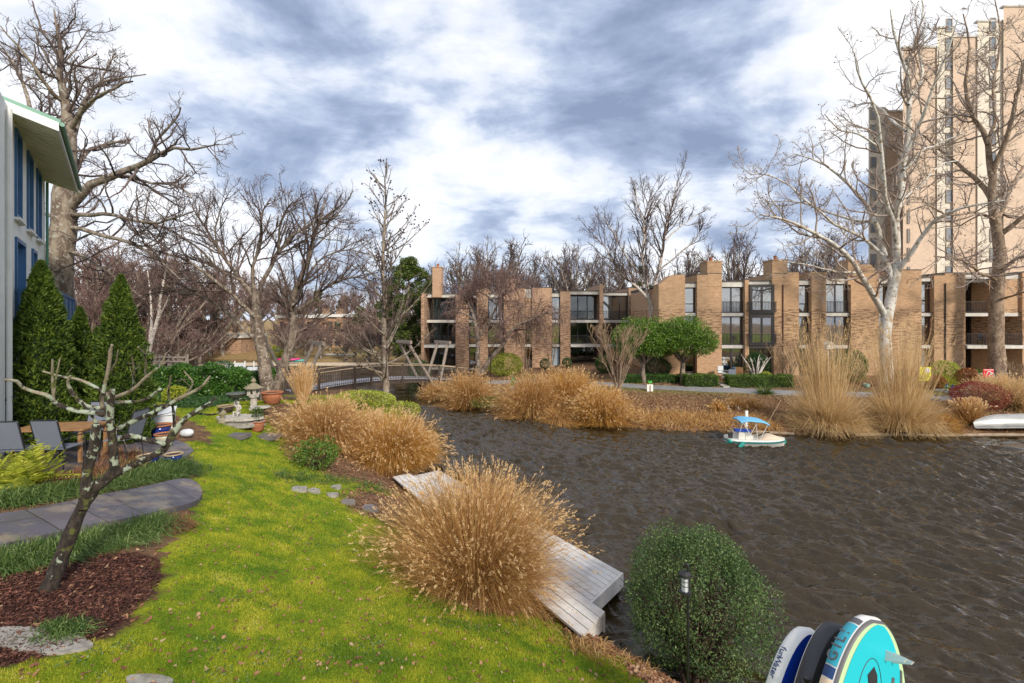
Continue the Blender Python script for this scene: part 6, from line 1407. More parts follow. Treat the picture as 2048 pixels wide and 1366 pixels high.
b_ = GG(445, 846); q = MB(); q.lathe([(.17, 0), (.17, .04), (.08, .10), (.06, .22), (.10, .28), (.13, .36), (.08, .42), (.03, .46)], b_, 10); tag(q.build('garden_ornament', M['stone_moss'], smooth=True), 'small dark rounded stone ornament on a slab left of the fountain', 'ornament')

# pots and covers on the patio
b_ = GG(297, 930); pot('low cobalt blue pot with a cream rim, left of the pair', b_, .235, .235, 'blue_glaze', 'rim_m')
b_ = GG(347, 926); pot('cobalt blue pot with a tan rim behind the lichened branch', b_, .20, .24, 'blue_glaze', 'rim_m')
b_ = GG(329, 888); pot('pale olive glazed pot with a terracotta rim', b_, .24, .30, 'beige_glaze', 'terracotta')
b_ = GG(308, 884); pot('dark blue pot with a wide terracotta rim behind the olive one', b_ + np.array((-.15, .45, 0)), .27, .40, 'blue_glaze', 'terracotta')
b_ = GG(340, 862); pot('small brown wooden tub behind the glazed pots', b_ + np.array((-.05, .1, 0)), .17, .26, 'rim_m', 'terracotta', name='wooden_tub')
b_ = GG(318, 856); cv = thing('storage_box', 'slanted white plastic garden storage box behind the glazed pots', 'storage box', b_); q = MB(); mm = Matrix.Translation(Vector(b_)) @ Matrix.Rotation(.5, 4, 'Z'); q.box(-.5, .4, -.28, .28, 0, .42, mm); child(q, 'body', M['plastic'] if 'plastic' in M else M.setdefault('plastic', mat('white_grey_plastic', (.60, .63, .66), .5)), cv)
q = MB(); V = xf(np.array([(-.53, -.32, .421), (.43, -.32, .421), (.43, .32, .56), (-.53, .32, .56), (-.53, -.32, .46), (.43, -.32, .46), (.43, .32, .60), (-.53, .32, .60)]), mm); q.add(V, [(0, 3, 2, 1), (4, 5, 6, 7), (0, 1, 5, 4), (1, 2, 6, 5), (2, 3, 7, 6), (3, 0, 4, 7)]); child(q, 'lid', M['plastic'], cv)
b_ = GG(372, 876); q = MB(); q.lathe([(.0, -.17), (.07, -.15), (.11, -.08), (.12, .08), (.09, .17), (.03, .22), (.0, .23)], (b_[0], b_[1], Hh(b_[0], b_[1]) + .15), 16, Matrix.Rotation(1.5, 4, 'Y'), close=False); tag(q.build('gas_cylinder', M['plastic'], smooth=True), 'white rounded canister lying on the grass beside the glazed pots', 'canister')

# patio table and chairs at the left
M['wicker'] = mat('tan_wood_top', (.36, .20, .09), .6, (.25, .13, .055), 5, .3, 40)
M['sling'] = mat('blue_grey_sling', (.17, .19, .24), .7, (.13, .145, .19), 30, stretch=(8, 1, 1))
tx, ty = GG(122, 918)[:2]; zp = Hh(tx, ty) + .02; tb = thing('patio_table', 'tan slatted wooden patio table between blue grey chairs', 'table', (tx, ty, zp)); mt_ = Matrix.Translation((tx, ty, zp)) @ Matrix.Rotation(.12, 4, 'Z')
q = MB()
for k in range(9): q.box(-.75, .75, -.45 + k * .1, -.45 + k * .1 + .09, .70, .735, mt_)
child(q, 'table_top', M['wicker'], tb)
q = MB()
for sx in (-.7, .66): q.box(sx, sx + .04, -.42, .42, .64, .695, mt_)
child(q, 'frame', M['wicker'], tb)
for sx in (-.70, .64):
    for sy in (-.42, .36): child(MB().box(sx, sx + .06, sy, sy + .06, 0, .638, mt_), 'leg', M['wicker'], tb)
def sling_chair(label, x, y, rz, tilt=.28):
    r_ = thing('patio_chair', label, 'chair', (x, y, zp), 'blue grey sling chairs round the patio table'); m_ = Matrix.Translation((x, y, zp)) @ Matrix.Rotation(rz, 4, 'Z')
    q = MB(); q.box(-.24, .24, -.24, .24, .42, .44, m_); child(q, 'seat', M['sling'], r_)
    mb_ = m_ @ Matrix.Translation((0, .25, .42)) @ Matrix.Rotation(-tilt, 4, 'X'); q = MB(); q.box(-.25, .25, -.012, .012, .06, .66, mb_); child(q, 'backrest', M['sling'], r_)
    q = MB(); q.tube(xf(np.array([(-.27, 0, 0), (-.27, 0, .66), (-.25, 0, .68), (.25, 0, .68), (.27, 0, .66), (.27, 0, 0)]), mb_), .014, 6); child(q, 'back_frame', M['iron'], r_)
    for sx in (-.27, .27):
        for sy in (-.24, .24): child(MB().tube(xf(np.array([(sx, sy * 1.25, 0), (sx, sy, .43)]), m_), .013, 6), 'leg', M['iron'], r_)
        q = MB(); q.tube(xf(np.array([(sx, -.27, .43), (sx, -.26, .64), (sx, .05, .66), (sx, .33, .62)]), m_), .013, 6); child(q, 'armrest', M['iron'], r_)
    return r_
sling_chair('blue grey sling chair seen from behind, left of the pair at the table', tx - .15, ty - .75, math.pi + .15)
sling_chair('blue grey sling chair seen from behind, beside the lichened trunk', tx + .60, ty - .62, math.pi + .05)
sling_chair('dark sling chair on the far side of the patio table', tx - .1, ty + .85, .1)
sling_chair('sling chair at the right end of the table, half behind the pruned trunk', tx + 1.3, ty + .1, -1.5)

# ================================================================== the pruned and lichened tree in front
pt = [([(93, 1195), (100, 1172), (126, 1107), (161, 1021), (190, 976), (216, 956), (231, 936)], [.105, .088, .080, .074, .070, .060, .055], .35),
      ([(166, 1015), (172, 981), (176, 931), (188, 896), (193, 848)], [.060, .056, .055, .052, .048], .1, .15),
      ([(228, 945), (227, 891), (221, 851), (221, 806), (224, 780)], [.050, .043, .040, .037, .034], .1, .3),
      ([(216, 956), (262, 932), (301, 914), (331, 896), (347, 866), (372, 836), (417, 808), (431, 794)], [.050, .045, .042, .040, .042, .032, .022, .014], .5, .3),
      ([(218, 831), (191, 826), (151, 822), (110, 806), (98, 792), (50, 778), (35, 763), (9, 759)], [.032, .028, .026, .026, .022, .020, .016, .011], -.3, .3),
      ([(222, 796), (201, 780), (161, 760), (131, 755), (86, 743)], [.026, .022, .018, .015, .010], .35, .3),
      ([(212, 818), (171, 811), (150, 792), (136, 768), (141, 752)], [.028, .024, .020, .018, .012], .1, .35),
      ([(218, 826), (203, 806), (212, 760), (218, 730), (221, 702), (224, 690)], [.030, .026, .022, .019, .017, .015], .1, .3),
      ([(219, 745), (232, 725), (236, 702)], [.013, .011, .008], .1, .35), ([(108, 806), (105, 760), (105, 720)], [.017, .014, .011], 0, .15), ([(107, 790), (113, 750), (120, 718)], [.013, .010, .007], .1, .12),
      ([(231, 795), (266, 779), (290, 756), (321, 730), (332, 706)], [.026, .022, .019, .016, .010], .2, .35), ([(266, 776), (268, 740), (263, 710)], [.014, .011, .009], .1, .5), ([(290, 757), (291, 715), (277, 694)], [.014, .011, .008], -.1, .5),
      ([(225, 862), (281, 836), (321, 818), (362, 795), (402, 775), (420, 752)], [.030, .026, .024, .022, .019, .013], .4, .35), ([(228, 805), (281, 802), (306, 790), (320, 779)], [.022, .020, .022, .022], .1, .35),
      ([(229, 882), (261, 872), (301, 882), (330, 888)], [.030, .034, .030, .024], .3, .35), ([(349, 862), (346, 816), (337, 791), (342, 752)], [.018, .014, .012, .009], .1, .7), ([(388, 826), (427, 829), (449, 817)], [.014, .012, .006], .1, .75), ([(195, 850), (186, 835), (160, 800)], [.02, .016, .01], .2, .3),
      ([(310, 812), (350, 805), (385, 770), (368, 742)], [.018, .014, .011, .008], .2, .6)]
M['bark_lichen'] = None
m = bpy.data.materials.new('lichen_bark'); m.use_nodes = True; t = NT(m.node_tree); p = t.n['Principled BSDF']; oc = t.new('ShaderNodeTexCoord').outputs['Object']
bk = t.mix(t.ramp(t.noise(t.mapping(oc, (1, 1, .4)), 22, 4, .6), [(.4, 0), (.6, 1)]), (.014, .010, .008), (.05, .036, .027)); ps = t.new('ShaderNodeSeparateXYZ', inp={0: t.new('ShaderNodeNewGeometry').outputs['Position']})
hz = t.new('ShaderNodeMapRange', inp={0: ps.outputs[2], 1: 3.6, 2: 4.7, 3: -.16, 4: .0}); lw = t.math('ADD', t.noise(oc, 9, 4, .6), hz.outputs[0]); c = t.mix(t.ramp(lw, [(.49, 0), (.53, 1)]), bk, (.30, .34, .26))
hz2 = t.new('ShaderNodeMapRange', inp={0: ps.outputs[2], 1: 4.5, 2: 5.3, 3: -.3, 4: .08}); c = t.mix(t.ramp(t.math('ADD', t.noise(oc, 4, 3, .5), hz2.outputs[0]), [(.45, 0), (.55, .85)]), c, (.26, .21, .15)); ms = t.noise(oc, 6, 4, .6); c = t.mix(t.ramp(ms, [(.58, 0), (.64, .8)]), c, (.10, .11, .02))
t.l.new(c, p.inputs[0]); p.inputs['Roughness'].default_value = .95; bp = t.new('ShaderNodeBump', inp={'Strength': .9, 'Distance': .015, 'Height': t.noise(oc, 45, 5, .65)}); t.l.new(bp.outputs[0], p.inputs['Normal']); M['bark_lichen'] = m
b_ = GG(98, 1185); dp0 = float(b_[1]); LP = limbs_px([(e[0], [q * 1.05 for q in e[1]], *(e[2:])) for e in pt], dp0); pr = thing('pruned_tree', 'hard pruned crooked tree covered in lichen standing in the mulch bed', 'tree', b_)
P, Rr = limb_set(LP, 16, .008); Rr = Rr * (1 + .10 * rng.normal(size=Rr.shape)); V, q4 = tubes(P, Rr, 12); q = MB(); q.add(V, q4, rnd=.5)
for i in range(len(P)):   # sawn ends
    v = len(P[i]); e = P[i, -1]; T = nrm(P[i, -1] - P[i, -2]); q.tube([e, e + T * .004], [Rr[i, -1] * 1.0, Rr[i, -1] * .98], 10)
child(q, 'trunk', M['bark_lichen'], pr, True)
Q, qr = spawn(P[2:], Rr[2:], 1.3, .3, (30, 80), up=.2, K=5, rmin=.0035, Lmin=.08, Lmax=.35, wig=.15); V, f = tubes(Q, qr, 4); q = MB(); q.add(V, f, rnd=.3); child(q, 'shoots', M['bark_cherry'], pr, True)['kind'] = 'stuff'
# ================================================================== boats
def loft(mb, secs, closed=False, mi=0):
    """secs: list of (n,3) rings"""
    S_ = np.array(secs, float); K, n = S_.shape[:2]; V = S_.reshape(-1, 3); fs = []
    for k in range(K - 1):
        for i in range(n if closed else n - 1): j = (i + 1) % n; fs.append((k * n + i, (k + 1) * n + i, (k + 1) * n + j, k * n + j))
    mb.add(V, fs, mi=mi)
    if closed: mb.add(S_[0], [tuple(range(n))[::-1]], mi=mi); mb.add(S_[-1], [tuple(range(n))], mi=mi)
M['teal'] = mat('teal_hull', (.015, .16, .17), .35); M['boat_white'] = mat('boat_white', (.72, .71, .66), .45, (.60, .58, .52), 3); M['tarp'] = mat('light_blue_tarp', (.14, .42, .66), .6); M['boat_blue'] = mat('royal_blue_seat', (.01, .06, .35), .5); M['pad'] = mat('peach_pad', (.62, .50, .38), .7)
bx, by = G(1508, 886, 0)[:2]; Lh = 1.42; pb = thing('pedal_boat', 'teal and white pedal boat with a light blue canopy floating off the far bank', 'boat', (bx, by, 0)); mB = Matrix.Translation((bx, by, 0)) @ Matrix.Rotation(-.10, 4, 'Z')
def hull(z_lo, z_hi, wl, wh, xs_, tipl=1.0):
    out = []
    for u in np.linspace(-1, 1, 17):
        w_ = (1 - abs(u) ** 3.2) ** .5 if u > 0 else (1 - abs(u) ** 7) ** .5; w_ = max(w_, .03); x = u * Lh; lift = .07 * max(0, u) ** 2
        ring = [(x, -wl * w_, z_lo + lift), (x, -wh * w_, z_hi + lift * .4), (x, wh * w_, z_hi + lift * .4), (x, wl * w_, z_lo + lift)]; out.append(xf(np.array(ring), mB))
    return out
q = MB(); loft(q, hull(-.12, .14, .52, .70, 0), True); child(q, 'hull', M['boat_white'], pb); q = MB(); loft(q, hull(.141, .21, .72, .72, 0), True); child(q, 'rub_rail', M['teal'], pb); q = MB(); loft(q, hull(.211, .27, .68, .62, 0), True); child(q, 'deck', M['boat_white'], pb)
q = MB()
for u in np.linspace(.18, 1.0, 9): pass
rings = []
for u in np.linspace(.10, 1.32, 10):
    h_ = .27 + .20 * math.sin(math.pi * min(1, max(0, (u - .10) / 1.22)) ** .75); w_ = .52 * math.sqrt(max(.02, 1 - (max(0, u - .3) / 1.08) ** 2)); a = np.linspace(0, math.pi, 9); rings.append(xf(np.stack([np.full(9, u), w_ * np.cos(a), .272 + (h_ - .27) * np.sin(a)], -1), mB))
loft(q, rings, True); child(q, 'bow_cover', M['pad'], pb, True)
q = MB(); q.box(-.85, -.55, -.40, .40, .272, .62, mB); q.box(-.54, -.20, -.42, .42, .272, .44, mB); child(q, 'seat', M['boat_white'], pb)
q = MB(); q.box(-1.0, -.30, -.44, -.10, .621, .72, mB); child(q, 'seat_cushion', M['boat_blue'], pb)
q = MB(); q.tube(xf(np.array([(-1.42, -.5, .05), (-1.30, -.62, .24)]), mB), [.09, .10], 10); q.tube(xf(np.array([(-1.0, -.86, -.02), (-.78, -.82, .20)]), mB), [.08, .10], 10); q.tube(xf(np.array([(1.34, -.1, .10), (1.46, .15, .10)]), mB), [.11, .10], 10); child(q, 'fender', M['teal_light'] if 'teal_light' in M else M.setdefault('teal_light', mat('teal_fender', (.03, .32, .27), .4)), pb)
q = MB(); q.tube(xf(np.array([(-1.1, -.2, .3), (-1.15, -.2, .62), (-1.25, -.1, .66)]), mB), .025, 6); q.box(-1.25, -1.1, -.3, -.1, .25, .5, mB); child(q, 'motor', M['iron'], pb)
q = MB()
for sy in (-.55, .55):
    q.tube(xf(np.array([(.05, sy, .27), (.42, sy, 1.02)]), mB), .014, 6); q.tube(xf(np.array([(-.05, sy, .27), (-.10, sy, 1.05)]), mB), .014, 6); q.tube(xf(np.array([(-.35, sy, .5), (-.72, sy, 1.10)]), mB), .014, 6); q.tube(xf(np.array([(-.95, sy, .3), (-.72, sy, 1.10)]), mB), .010, 6)
child(q, 'canopy_frame', M['white_paint'], pb)
rings = []
for u in np.linspace(-1, 1, 11):
    a = np.linspace(-1, 1, 9); x = -.15 + u * .66; z = 1.17 + .06 * (1 - a ** 2) - .11 * max(0, abs(u) - .55) / .45 - .05 * u; r1 = np.stack([np.full(9, x), a * .60, z], -1); r2 = r1[::-1] + np.array((0, 0, -.05)) ; rings.append(xf(np.concatenate([r1, r2]), mB))
q = MB(); loft(q, rings, True); child(q, 'canopy', M['tarp'], pb, True)
q = MB(); q.tube(xf(np.array([(.1, -.2, .42), (.35, -.3, .56), (.62, -.3, .62)]), mB), .03, 6); child(q, 'steering_lever', M['iron'], pb)
q = MB(); q.tube([xf(np.array([(1.4, 0, .25)]), mB)[0], (bx + 1.1, by + .9, .7), W(1562, 800, 26.0)], .010, 5); tag(q.build('mooring_rope', M['rim_m']), 'slack tan mooring rope from the pedal boat bow to the bank', 'rope')

# upturned aluminium canoe on the bank
M['alu'] = mat('dull_aluminium', (.46, .46, .45), .38, (.36, .36, .35), 2.0, .1, 8, metal=.25)
ca = G(2060, 856, .42); cn = thing('canoe', 'upturned silver canoe lying on the bank at the right edge', 'boat', (ca[0], ca[1], .4)); mC = Matrix.Translation((ca[0], ca[1] + .2, .36)) @ Matrix.Rotation(.03, 4, 'Z') @ Matrix.Rotation(-.22, 4, 'X'); rings = []
for u in np.linspace(-1, 1, 25):
    w_ = max(.015, (1 - abs(u) ** 2.1) ** .85) * .48; h_ = .58 + .12 * (1 - abs(u) ** 2) - .42 * max(0, abs(u) - .55) ** 1.6 * 2.2; a = np.linspace(0, math.pi, 15); rings.append(xf(np.stack([np.full(15, u * 2.75), w_ * np.cos(a) , .02 + (h_ - .0) * np.abs(np.sin(a)) ** .62], -1), mC))
q = MB(); loft(q, rings, True); child(q, 'hull', M['alu'], cn, True)
q = MB(); q.tube(xf(np.array([(u * 2.75, 0, .035 + .58 + .12 * (1 - abs(u) ** 2) - .42 * max(0, abs(u) - .55) ** 1.6 * 2.2) for u in np.linspace(-.97, .97, 21)]), mC), .014, 6); child(q, 'keel', M['alu'], cn)
for sg in (-1, 1):
    q = MB(); q.tube(xf(np.array([(u * 2.75, sg * max(.02, (1 - abs(u) ** 2.1) ** .85 * .485), .03) for u in np.linspace(-.99, .99, 21)]), mC), .022, 6); child(q, 'gunwale', M['alu'], cn)

# ================================================================== paddle boards standing beside the camera
def board(name, label, T, Bz, w_, L_b, th, nvec, mats, group='paddle boards stood on end at the bottom right'):
    """T: top end centre; axis runs down from T; n: face normal towards the camera"""
    root = thing(name, label, 'paddle board', T, group); ax = nrm(np.array(Bz)); n_ = nrm(np.array(nvec) - ax * np.dot(np.array(nvec), ax)); wv = np.cross(ax, n_)
    if wv[0] < 0: wv = -wv
    def at(u, v, z): return np.array(T) + ax * u + wv * v + n_ * z        # u down the board, v across, z out of the face
    us = np.concatenate([L_b / 2 * (1 - np.cos(np.linspace(0, math.pi, 41)))]); hw_ = lambda u: w_ / 2 * np.clip(1 - np.abs(2 * u / L_b - 1) ** 3.0, 0, 1) ** .52
    return root, at, us, hw_
def outline(us, hw_, inset=0.0):
    w_ = np.maximum(hw_(us) - inset, 0); k = w_ > (0 if inset == 0 else .002); u = us[k]; w_ = w_[k]; return np.concatenate([np.stack([u, w_], -1), np.stack([u[::-1], -w_[::-1]], -1)[1:-1] if inset == 0 else np.stack([u[::-1], -w_[::-1]], -1)])
def flat(mb, at, pts, z, mi=0):
    V = np.array([at(u, v, z) for u, v in pts]); c = V.mean(0); n = len(V); mb.add(np.vstack([V, c[None]]), [(i, (i + 1) % n, n) for i in range(n)], mi=mi)
def rail_strip(mb, at, us, hw_, z0, z1, side=None, u0=0, u1=9, bulge=.0, K=7):
    """the round side of a board between depths z0..z1, swelling by bulge"""
    pts = outline(us, hw_); 
    if side is None: ring = np.vstack([pts, pts[:1]])
    else:
        u = np.linspace(u0, u1, 24); ring = np.stack([u, side * hw_(u)], -1)
    rows = []
    for k in range(K):
        f = k / (K - 1); z = z0 + (z1 - z0) * f; bl = bulge * math.sin(math.pi * (z - ZLO) / (ZHI - ZLO)) ** .6 if 0 < (z - ZLO) / (ZHI - ZLO) < 1 else 0
        c = np.array((us.max() / 2, 0)); d = nrm(ring - c) if False else np.stack([np.zeros(len(ring)), np.sign(ring[:, 1]) + 0], -1); nd = np.gradient(ring, axis=0); nn = nrm(np.stack([nd[:, 1], -nd[:, 0]], -1)); s_ = np.sign(((ring - c) * nn).sum(-1)); nn = nn * s_[:, None]; rr = ring + nn * bl; rows.append([at(a, b, z) for a, b in rr])
    loft(mb, rows)
ZLO, ZHI = -.15, 0.0
nv = (.30, -.93, .10); axd = (-.36, -.30, -1.0)
def mat_flat(name, c, r=.3): M[name] = mat(name, c, r); return M[name]
mat_flat('b_turq', (.02, .47, .56), .25); mat_flat('b_lime', (.48, .62, .36), .3); mat_flat('b_grey', (.10, .095, .10), .5); mat_flat('b_white', (.74, .72, .68), .35); mat_flat('b_black', (.030, .030, .036), .4); mat_flat('b_blue', (.008, .05, .42), .3); mat_flat('b_peach', (.80, .60, .42), .4); mat_flat('b_navy', (.012, .05, .16), .4); mat_flat('b_teal', (.03, .36, .46), .3); mat_flat('b_mat', (.36, .37, .40), .7)
# turquoise board: bottom face towards the camera
T1 = W(1762, 1246, 4.35) + np.array((0, 0, .0)); root, at, us, hw_ = board('paddle_board', 'turquoise paddle board with white fins and a dark koi drawing on its face', T1, axd, 1.0, 3.3, .15, nv, None)
q = MB(); flat(q, at, outline(us, hw_), 0.0); child(q, 'bottom_face', M['b_lime'], root)
q = MB(); flat(q, at, outline(us, hw_, .05), .003); child(q, 'face_field', M['b_turq'], root)
q = MB(); rail_strip(q, at, us, hw_, -.150, -.022, bulge=.035); child(q, 'side_rail', M['b_white'], root, True)
q = MB(); rail_strip(q, at, us, hw_, -.022, .001, bulge=.037, K=4); child(q, 'rail_tape', M['b_grey'], root, True)
q = MB(); flat(q, at, outline(us, hw_), -.15); child(q, 'deck_face', M['b_white'], root)
SL = -1 
for u0, u1, m_, nm in ((.06, .10, 'b_grey', 'stripe'), (.11, .47, 'b_teal', 'rail_band'), (.48, .57, 'b_navy', 'stripe'), (.58, .9, 'b_peach', 'stripe')):
    q = MB(); rail_strip(q, at, us, hw_, -.140, -.030, SL, u0, u1, bulge=.039); child(q, nm, M[m_], root, True)
def lettering(par, text, size, origin, xdir, ydir, m_, name='lettering', ext=.002):
    cu = bpy.data.curves.new(name, 'FONT'); cu.body = text; cu.size = size; cu.extrude = ext; cu.align_x = 'CENTER'; cu.align_y = 'CENTER'; cu.materials.append(m_); o = bpy.data.objects.new(name, cu); COL.objects.link(o)
    x_ = nrm(np.array(xdir)); z_ = nrm(np.cross(x_, np.array(ydir))); y_ = np.cross(z_, x_); mm = Matrix(((x_[0], y_[0], z_[0], origin[0]), (x_[1], y_[1], z_[1], origin[1]), (x_[2], y_[2], z_[2], origin[2]), (0, 0, 0, 1)))
    if par is not None:
        o.parent = par; t_ = Vector((0, 0, 0)); pp = par
        while pp is not None: t_ += Vector(pp.location); pp = pp.parent
        mm = Matrix.Translation(-t_) @ mm
    o.matrix_basis = mm; dg_ = bpy.context.evaluated_depsgraph_get(); me = bpy.data.meshes.new_from_object(o.evaluated_get(dg_)); o2 = bpy.data.objects.new(name, me); COL.objects.link(o2); o2.parent = par; o2.matrix_basis = mm; bpy.data.objects.remove(o); return o2
def on_rail(at, hw_, u, out=.046, z=-.085): return at(u, -(float(hw_(np.array([u]))[0]) + out), z)
pa_, pb_ = on_rail(at, hw_, .30), on_rail(at, hw_, .62); zdir = at(0, 0, 0) - at(0, 0, -1)
for k, (ch_, u) in enumerate(zip('ILIG', (.17, .235, .30, .385))):
    a, b = on_rail(at, hw_, u - .04), on_rail(at, hw_, u + .04); lettering(root, ch_, .13, (a + b) / 2, a - b, -zdir, M['b_grey'])
for v in (.10, .19):
    q = MB(); f0 = at(.30, v, .004); pts = [at(.20, v, .002), at(.29, v, .002), at(.235, v, .15), at(.205, v, .17)]; th_ = (at(0, 1, 0) - at(0, 0, 0)) * .008; V = np.array([p_ - th_ for p_ in pts] + [p_ + th_ for p_ in pts]); q.add(V, [(0, 1, 2, 3), (7, 6, 5, 4), (0, 4, 5, 1), (1, 5, 6, 2), (2, 6, 7, 3), (3, 7, 4, 0)]); child(q, 'fin', M['b_white'], root)
# drawing on the face: an oval line with a dark brushed fish shape
q = MB(); a = np.linspace(0, 2 * math.pi, 41); cu_, cv_ = .66, -.05
q.tube([at(cu_ + .36 * math.cos(t_), cv_ + .15 * math.sin(t_), .004) for t_ in a], .0035, 4, False)
fish = [(-.30, .02), (-.22, -.05), (-.12, .02), (-.05, -.06), (.06, .02), (.15, -.05), (.25, .03), (.32, .08), (.22, .10), (.10, .09), (0, .08), (-.12, .09), (-.24, .07)]
flat(q, at, [(cu_ + a_, cv_ + b_) for a_, b_ in fish], .005); child(q, 'drawing', M['b_black'], root)
q = MB(); flat(q, at, [(.40, .20), (.40, .235), (.52, .235), (.52, .20)], .006); flat(q, at, [(.32, .29), (.33, .32), (.45, .34), (.44, .31)], .006); child(q, 'patch', M['b_grey'], root)
# black board behind it
T2 = W(1690, 1258, 4.52); root, at, us, hw_ = board('paddle_board', 'black paddle board between the turquoise and the blue one', T2, axd, .76, 3.1, .14, nv, None)
q = MB(); flat(q, at, outline(us, hw_), 0.0); flat(q, at, outline(us, hw_), -.15); child(q, 'face', M['b_black'], root)
q = MB(); rail_strip(q, at, us, hw_, -.130, .0, bulge=.035); child(q, 'side_rail', M['b_black'], root, True)
q = MB(); rail_strip(q, at, us, hw_, -.150, -.130, bulge=.036, K=4); child(q, 'edge_trim', M['b_white'], root, True)
for u in (.52, .80):
    q = MB(); p0 = on_rail(at, hw_, u, .045, -.01); q.bar(p0, p0 + np.array((-.01, -.02, .055)), .03, .03); q.bar(p0 + np.array((-.03, 0, .03)), p0 + np.array((.03, -.02, .03)), .02, .02); child(q, 'strap_buckle', M['iron'], root)
# white and blue board, deck towards the camera
T3 = W(1630, 1268, 4.72); root, at, us, hw_ = board('paddle_board', 'white and blue paddle board with dark lettering, leftmost of the three', T3, axd, .80, 3.2, .15, nv, None)
q = MB(); flat(q, at, outline(us, hw_), 0.0); flat(q, at, outline(us, hw_), -.15); child(q, 'deck_face', M['b_blue'], root)
q = MB(); flat(q, at, [(u + .14, v * .62) for u, v in outline(us * .8, lambda x: hw_(x / .8))], .004); child(q, 'deck_pad', M['b_mat'], root)
q = MB(); flat(q, at, [(.26, -.02), (.42, -.12), (.50, -.06), (.40, .02)], .007); flat(q, at, [(.52, -.08), (.66, -.20), (.74, -.12), (.62, -.02)], .007); child(q, 'pad_pattern', M['b_navy'], root)
q = MB(); rail_strip(q, at, us, hw_, -.150, -.0, bulge=.036); child(q, 'side_rail', M['b_white'], root, True)
q = MB(); rail_strip(q, at, us, hw_, -.150, -.136, bulge=.037, K=4); child(q, 'edge_line', M['b_teal'], root, True)
zdir = at(0, 0, 0) - at(0, 0, -1); txt = 'funWater'; u = .20
for ch_ in txt:
    wch = {'W': .058, 'f': .026, 't': .026, 'r': .028}.get(ch_, .038); u += wch / 2; a, b = on_rail(at, hw_, u - .02, .041, -.075), on_rail(at, hw_, u + .02, .041, -.075); lettering(root, ch_, .085, (a + b) / 2, b - a, zdir, M['b_navy']); u += wch / 2

# ================================================================== lantern on a shepherd hook in front of the round shrub
lx, ly = XD(1376, 4.9), 4.9; zl = ZD(1130, 4.9); gz = Hh(lx, ly); lh = thing('lantern_hook', 'thin black shepherd hook pole in front of the round shrub', 'pole', (lx, ly, gz))
q = MB(); q.tube([(lx, ly, gz - .3), (lx, ly, zl - .02), (lx - .004, ly, zl + .01), (lx - .018, ly, zl + .018), (lx - .032, ly, zl + .006), (lx - .036, ly, zl - .03)], .014, 7); child(q, 'pole', M['iron'], lh, True)
gl = thing('garden_lantern', 'small black solar lantern hanging on the shepherd hook', 'lantern', (lx - .03, ly, zl - .16)); c_ = (lx - .03, ly - .0, zl - .285)
child(MB().lathe([(.01, .235), (.035, .225), (.062, .20), (.066, .175), (.04, .172)], c_, 18), 'cap', M['iron'], gl); child(MB().lathe([(.048, .0), (.060, .004), (.060, .022), (.04, .026)], c_, 18), 'base', M['iron'], gl)
child(MB().lathe([(.036, .027), (.036, .171)], c_, 14, close=False), 'glass', M['lamp_glass'] if 'lamp_glass' in M else M.setdefault('lamp_glass', mat('lamp_glass', (.55, .56, .60), .15)), gl)
q = MB()
for k in range(6): a = k * 1.047; q.tube([(c_[0] + .043 * math.cos(a), c_[1] + .043 * math.sin(a), c_[2] + .024), (c_[0] + .043 * math.cos(a), c_[1] + .043 * math.sin(a), c_[2] + .174)], .003, 4)
for z in (.08, .125): q.lathe([(.044, z), (.0475, z + .003), (.044, z + .006)], c_, 16, close=False)
child(q, 'cage', M['iron'], gl)

# ================================================================== things along the far path
M['sign_white'] = mat('white_sign', (.78, .77, .74), .6); M['sign_green'] = mat('green_sign', (.02, .22, .08), .6); M['sign_yellow'] = mat('yellow_sign', (.75, .74, .03), .6); M['sign_red'] = mat('red_sign', (.55, .015, .02), .6)
b_ = GG(1026, 816); hp = thing('heron_post', 'white cut out bird post with a green head on the far bank', 'ornament', b_); d_ = float(b_[1]); s_ = d_ / F
prof = [(-6, 0), (6, 0), (7, 18), (9, 32), (8, 42), (3, 50), (-3, 49), (-7, 40), (-7, 20)]; mp_ = Matrix.Translation((b_[0], b_[1], b_[2])) @ Matrix.Rotation(R(90), 4, 'X'); q = MB(); q.prism([(x * s_, z * s_) for x, z in prof], -.04, .04, mp_); child(q, 'body', M['sign_white'], hp)
q = MB(); q.prism([(x * s_, z * s_) for x, z in [(-5, 44), (4, 46), (6, 52), (2, 60), (-1, 62), (-4, 56)]], -.05, .05, mp_); child(q, 'head', M['sign_green'], hp)
b_ = GG(1300, 783); d_ = float(b_[1]); s_ = d_ / F; sg = thing('palm_sign', 'small white board topped with a green cut out palm beside the path', 'sign', b_); mp_ = Matrix.Translation(tuple(b_)) @ Matrix.Rotation(R(90), 4, 'X')
q = MB(); q.prism([(x * s_, z * s_) for x, z in ((-6, 0), (6, 0), (6, 14), (-6, 14))], -.02, .02, mp_); child(q, 'board', M['sign_white'], sg); q = MB(); q.prism([(x * s_, z * s_) for x, z in ((-1.2, -3), (1.2, -3), (1.2, 12), (-1.2, 12))], .021, .03, mp_); child(q, 'trunk_mark', mat('brown_mark', (.20, .10, .05), .8), sg)
q = MB(); q.prism([(x * s_, z * s_) for x, z in ((-5, 17), (-2, 18), (-5, 22), (0, 20), (4, 23), (3, 19), (6, 17), (1.5, 17), (0, 14.1), (-1, 17))], -.02, .02, mp_); child(q, 'palm_top', M['sign_palm'] if 'sign_palm' in M else mat('palm_green', (.06, .40, .05), .6), sg)
b_ = GG(1493, 856); q = MB(); s_ = float(b_[1]) / F; q.box(b_[0] - 2.6 * s_, b_[0] + 2.6 * s_, b_[1] - .04, b_[1] + .04, b_[2] - .2, b_[2] + 34 * s_); tag(q.build('mooring_stake', M['sign_white']), 'white upright stake on the bank behind the pedal boat canopy', 'stake')
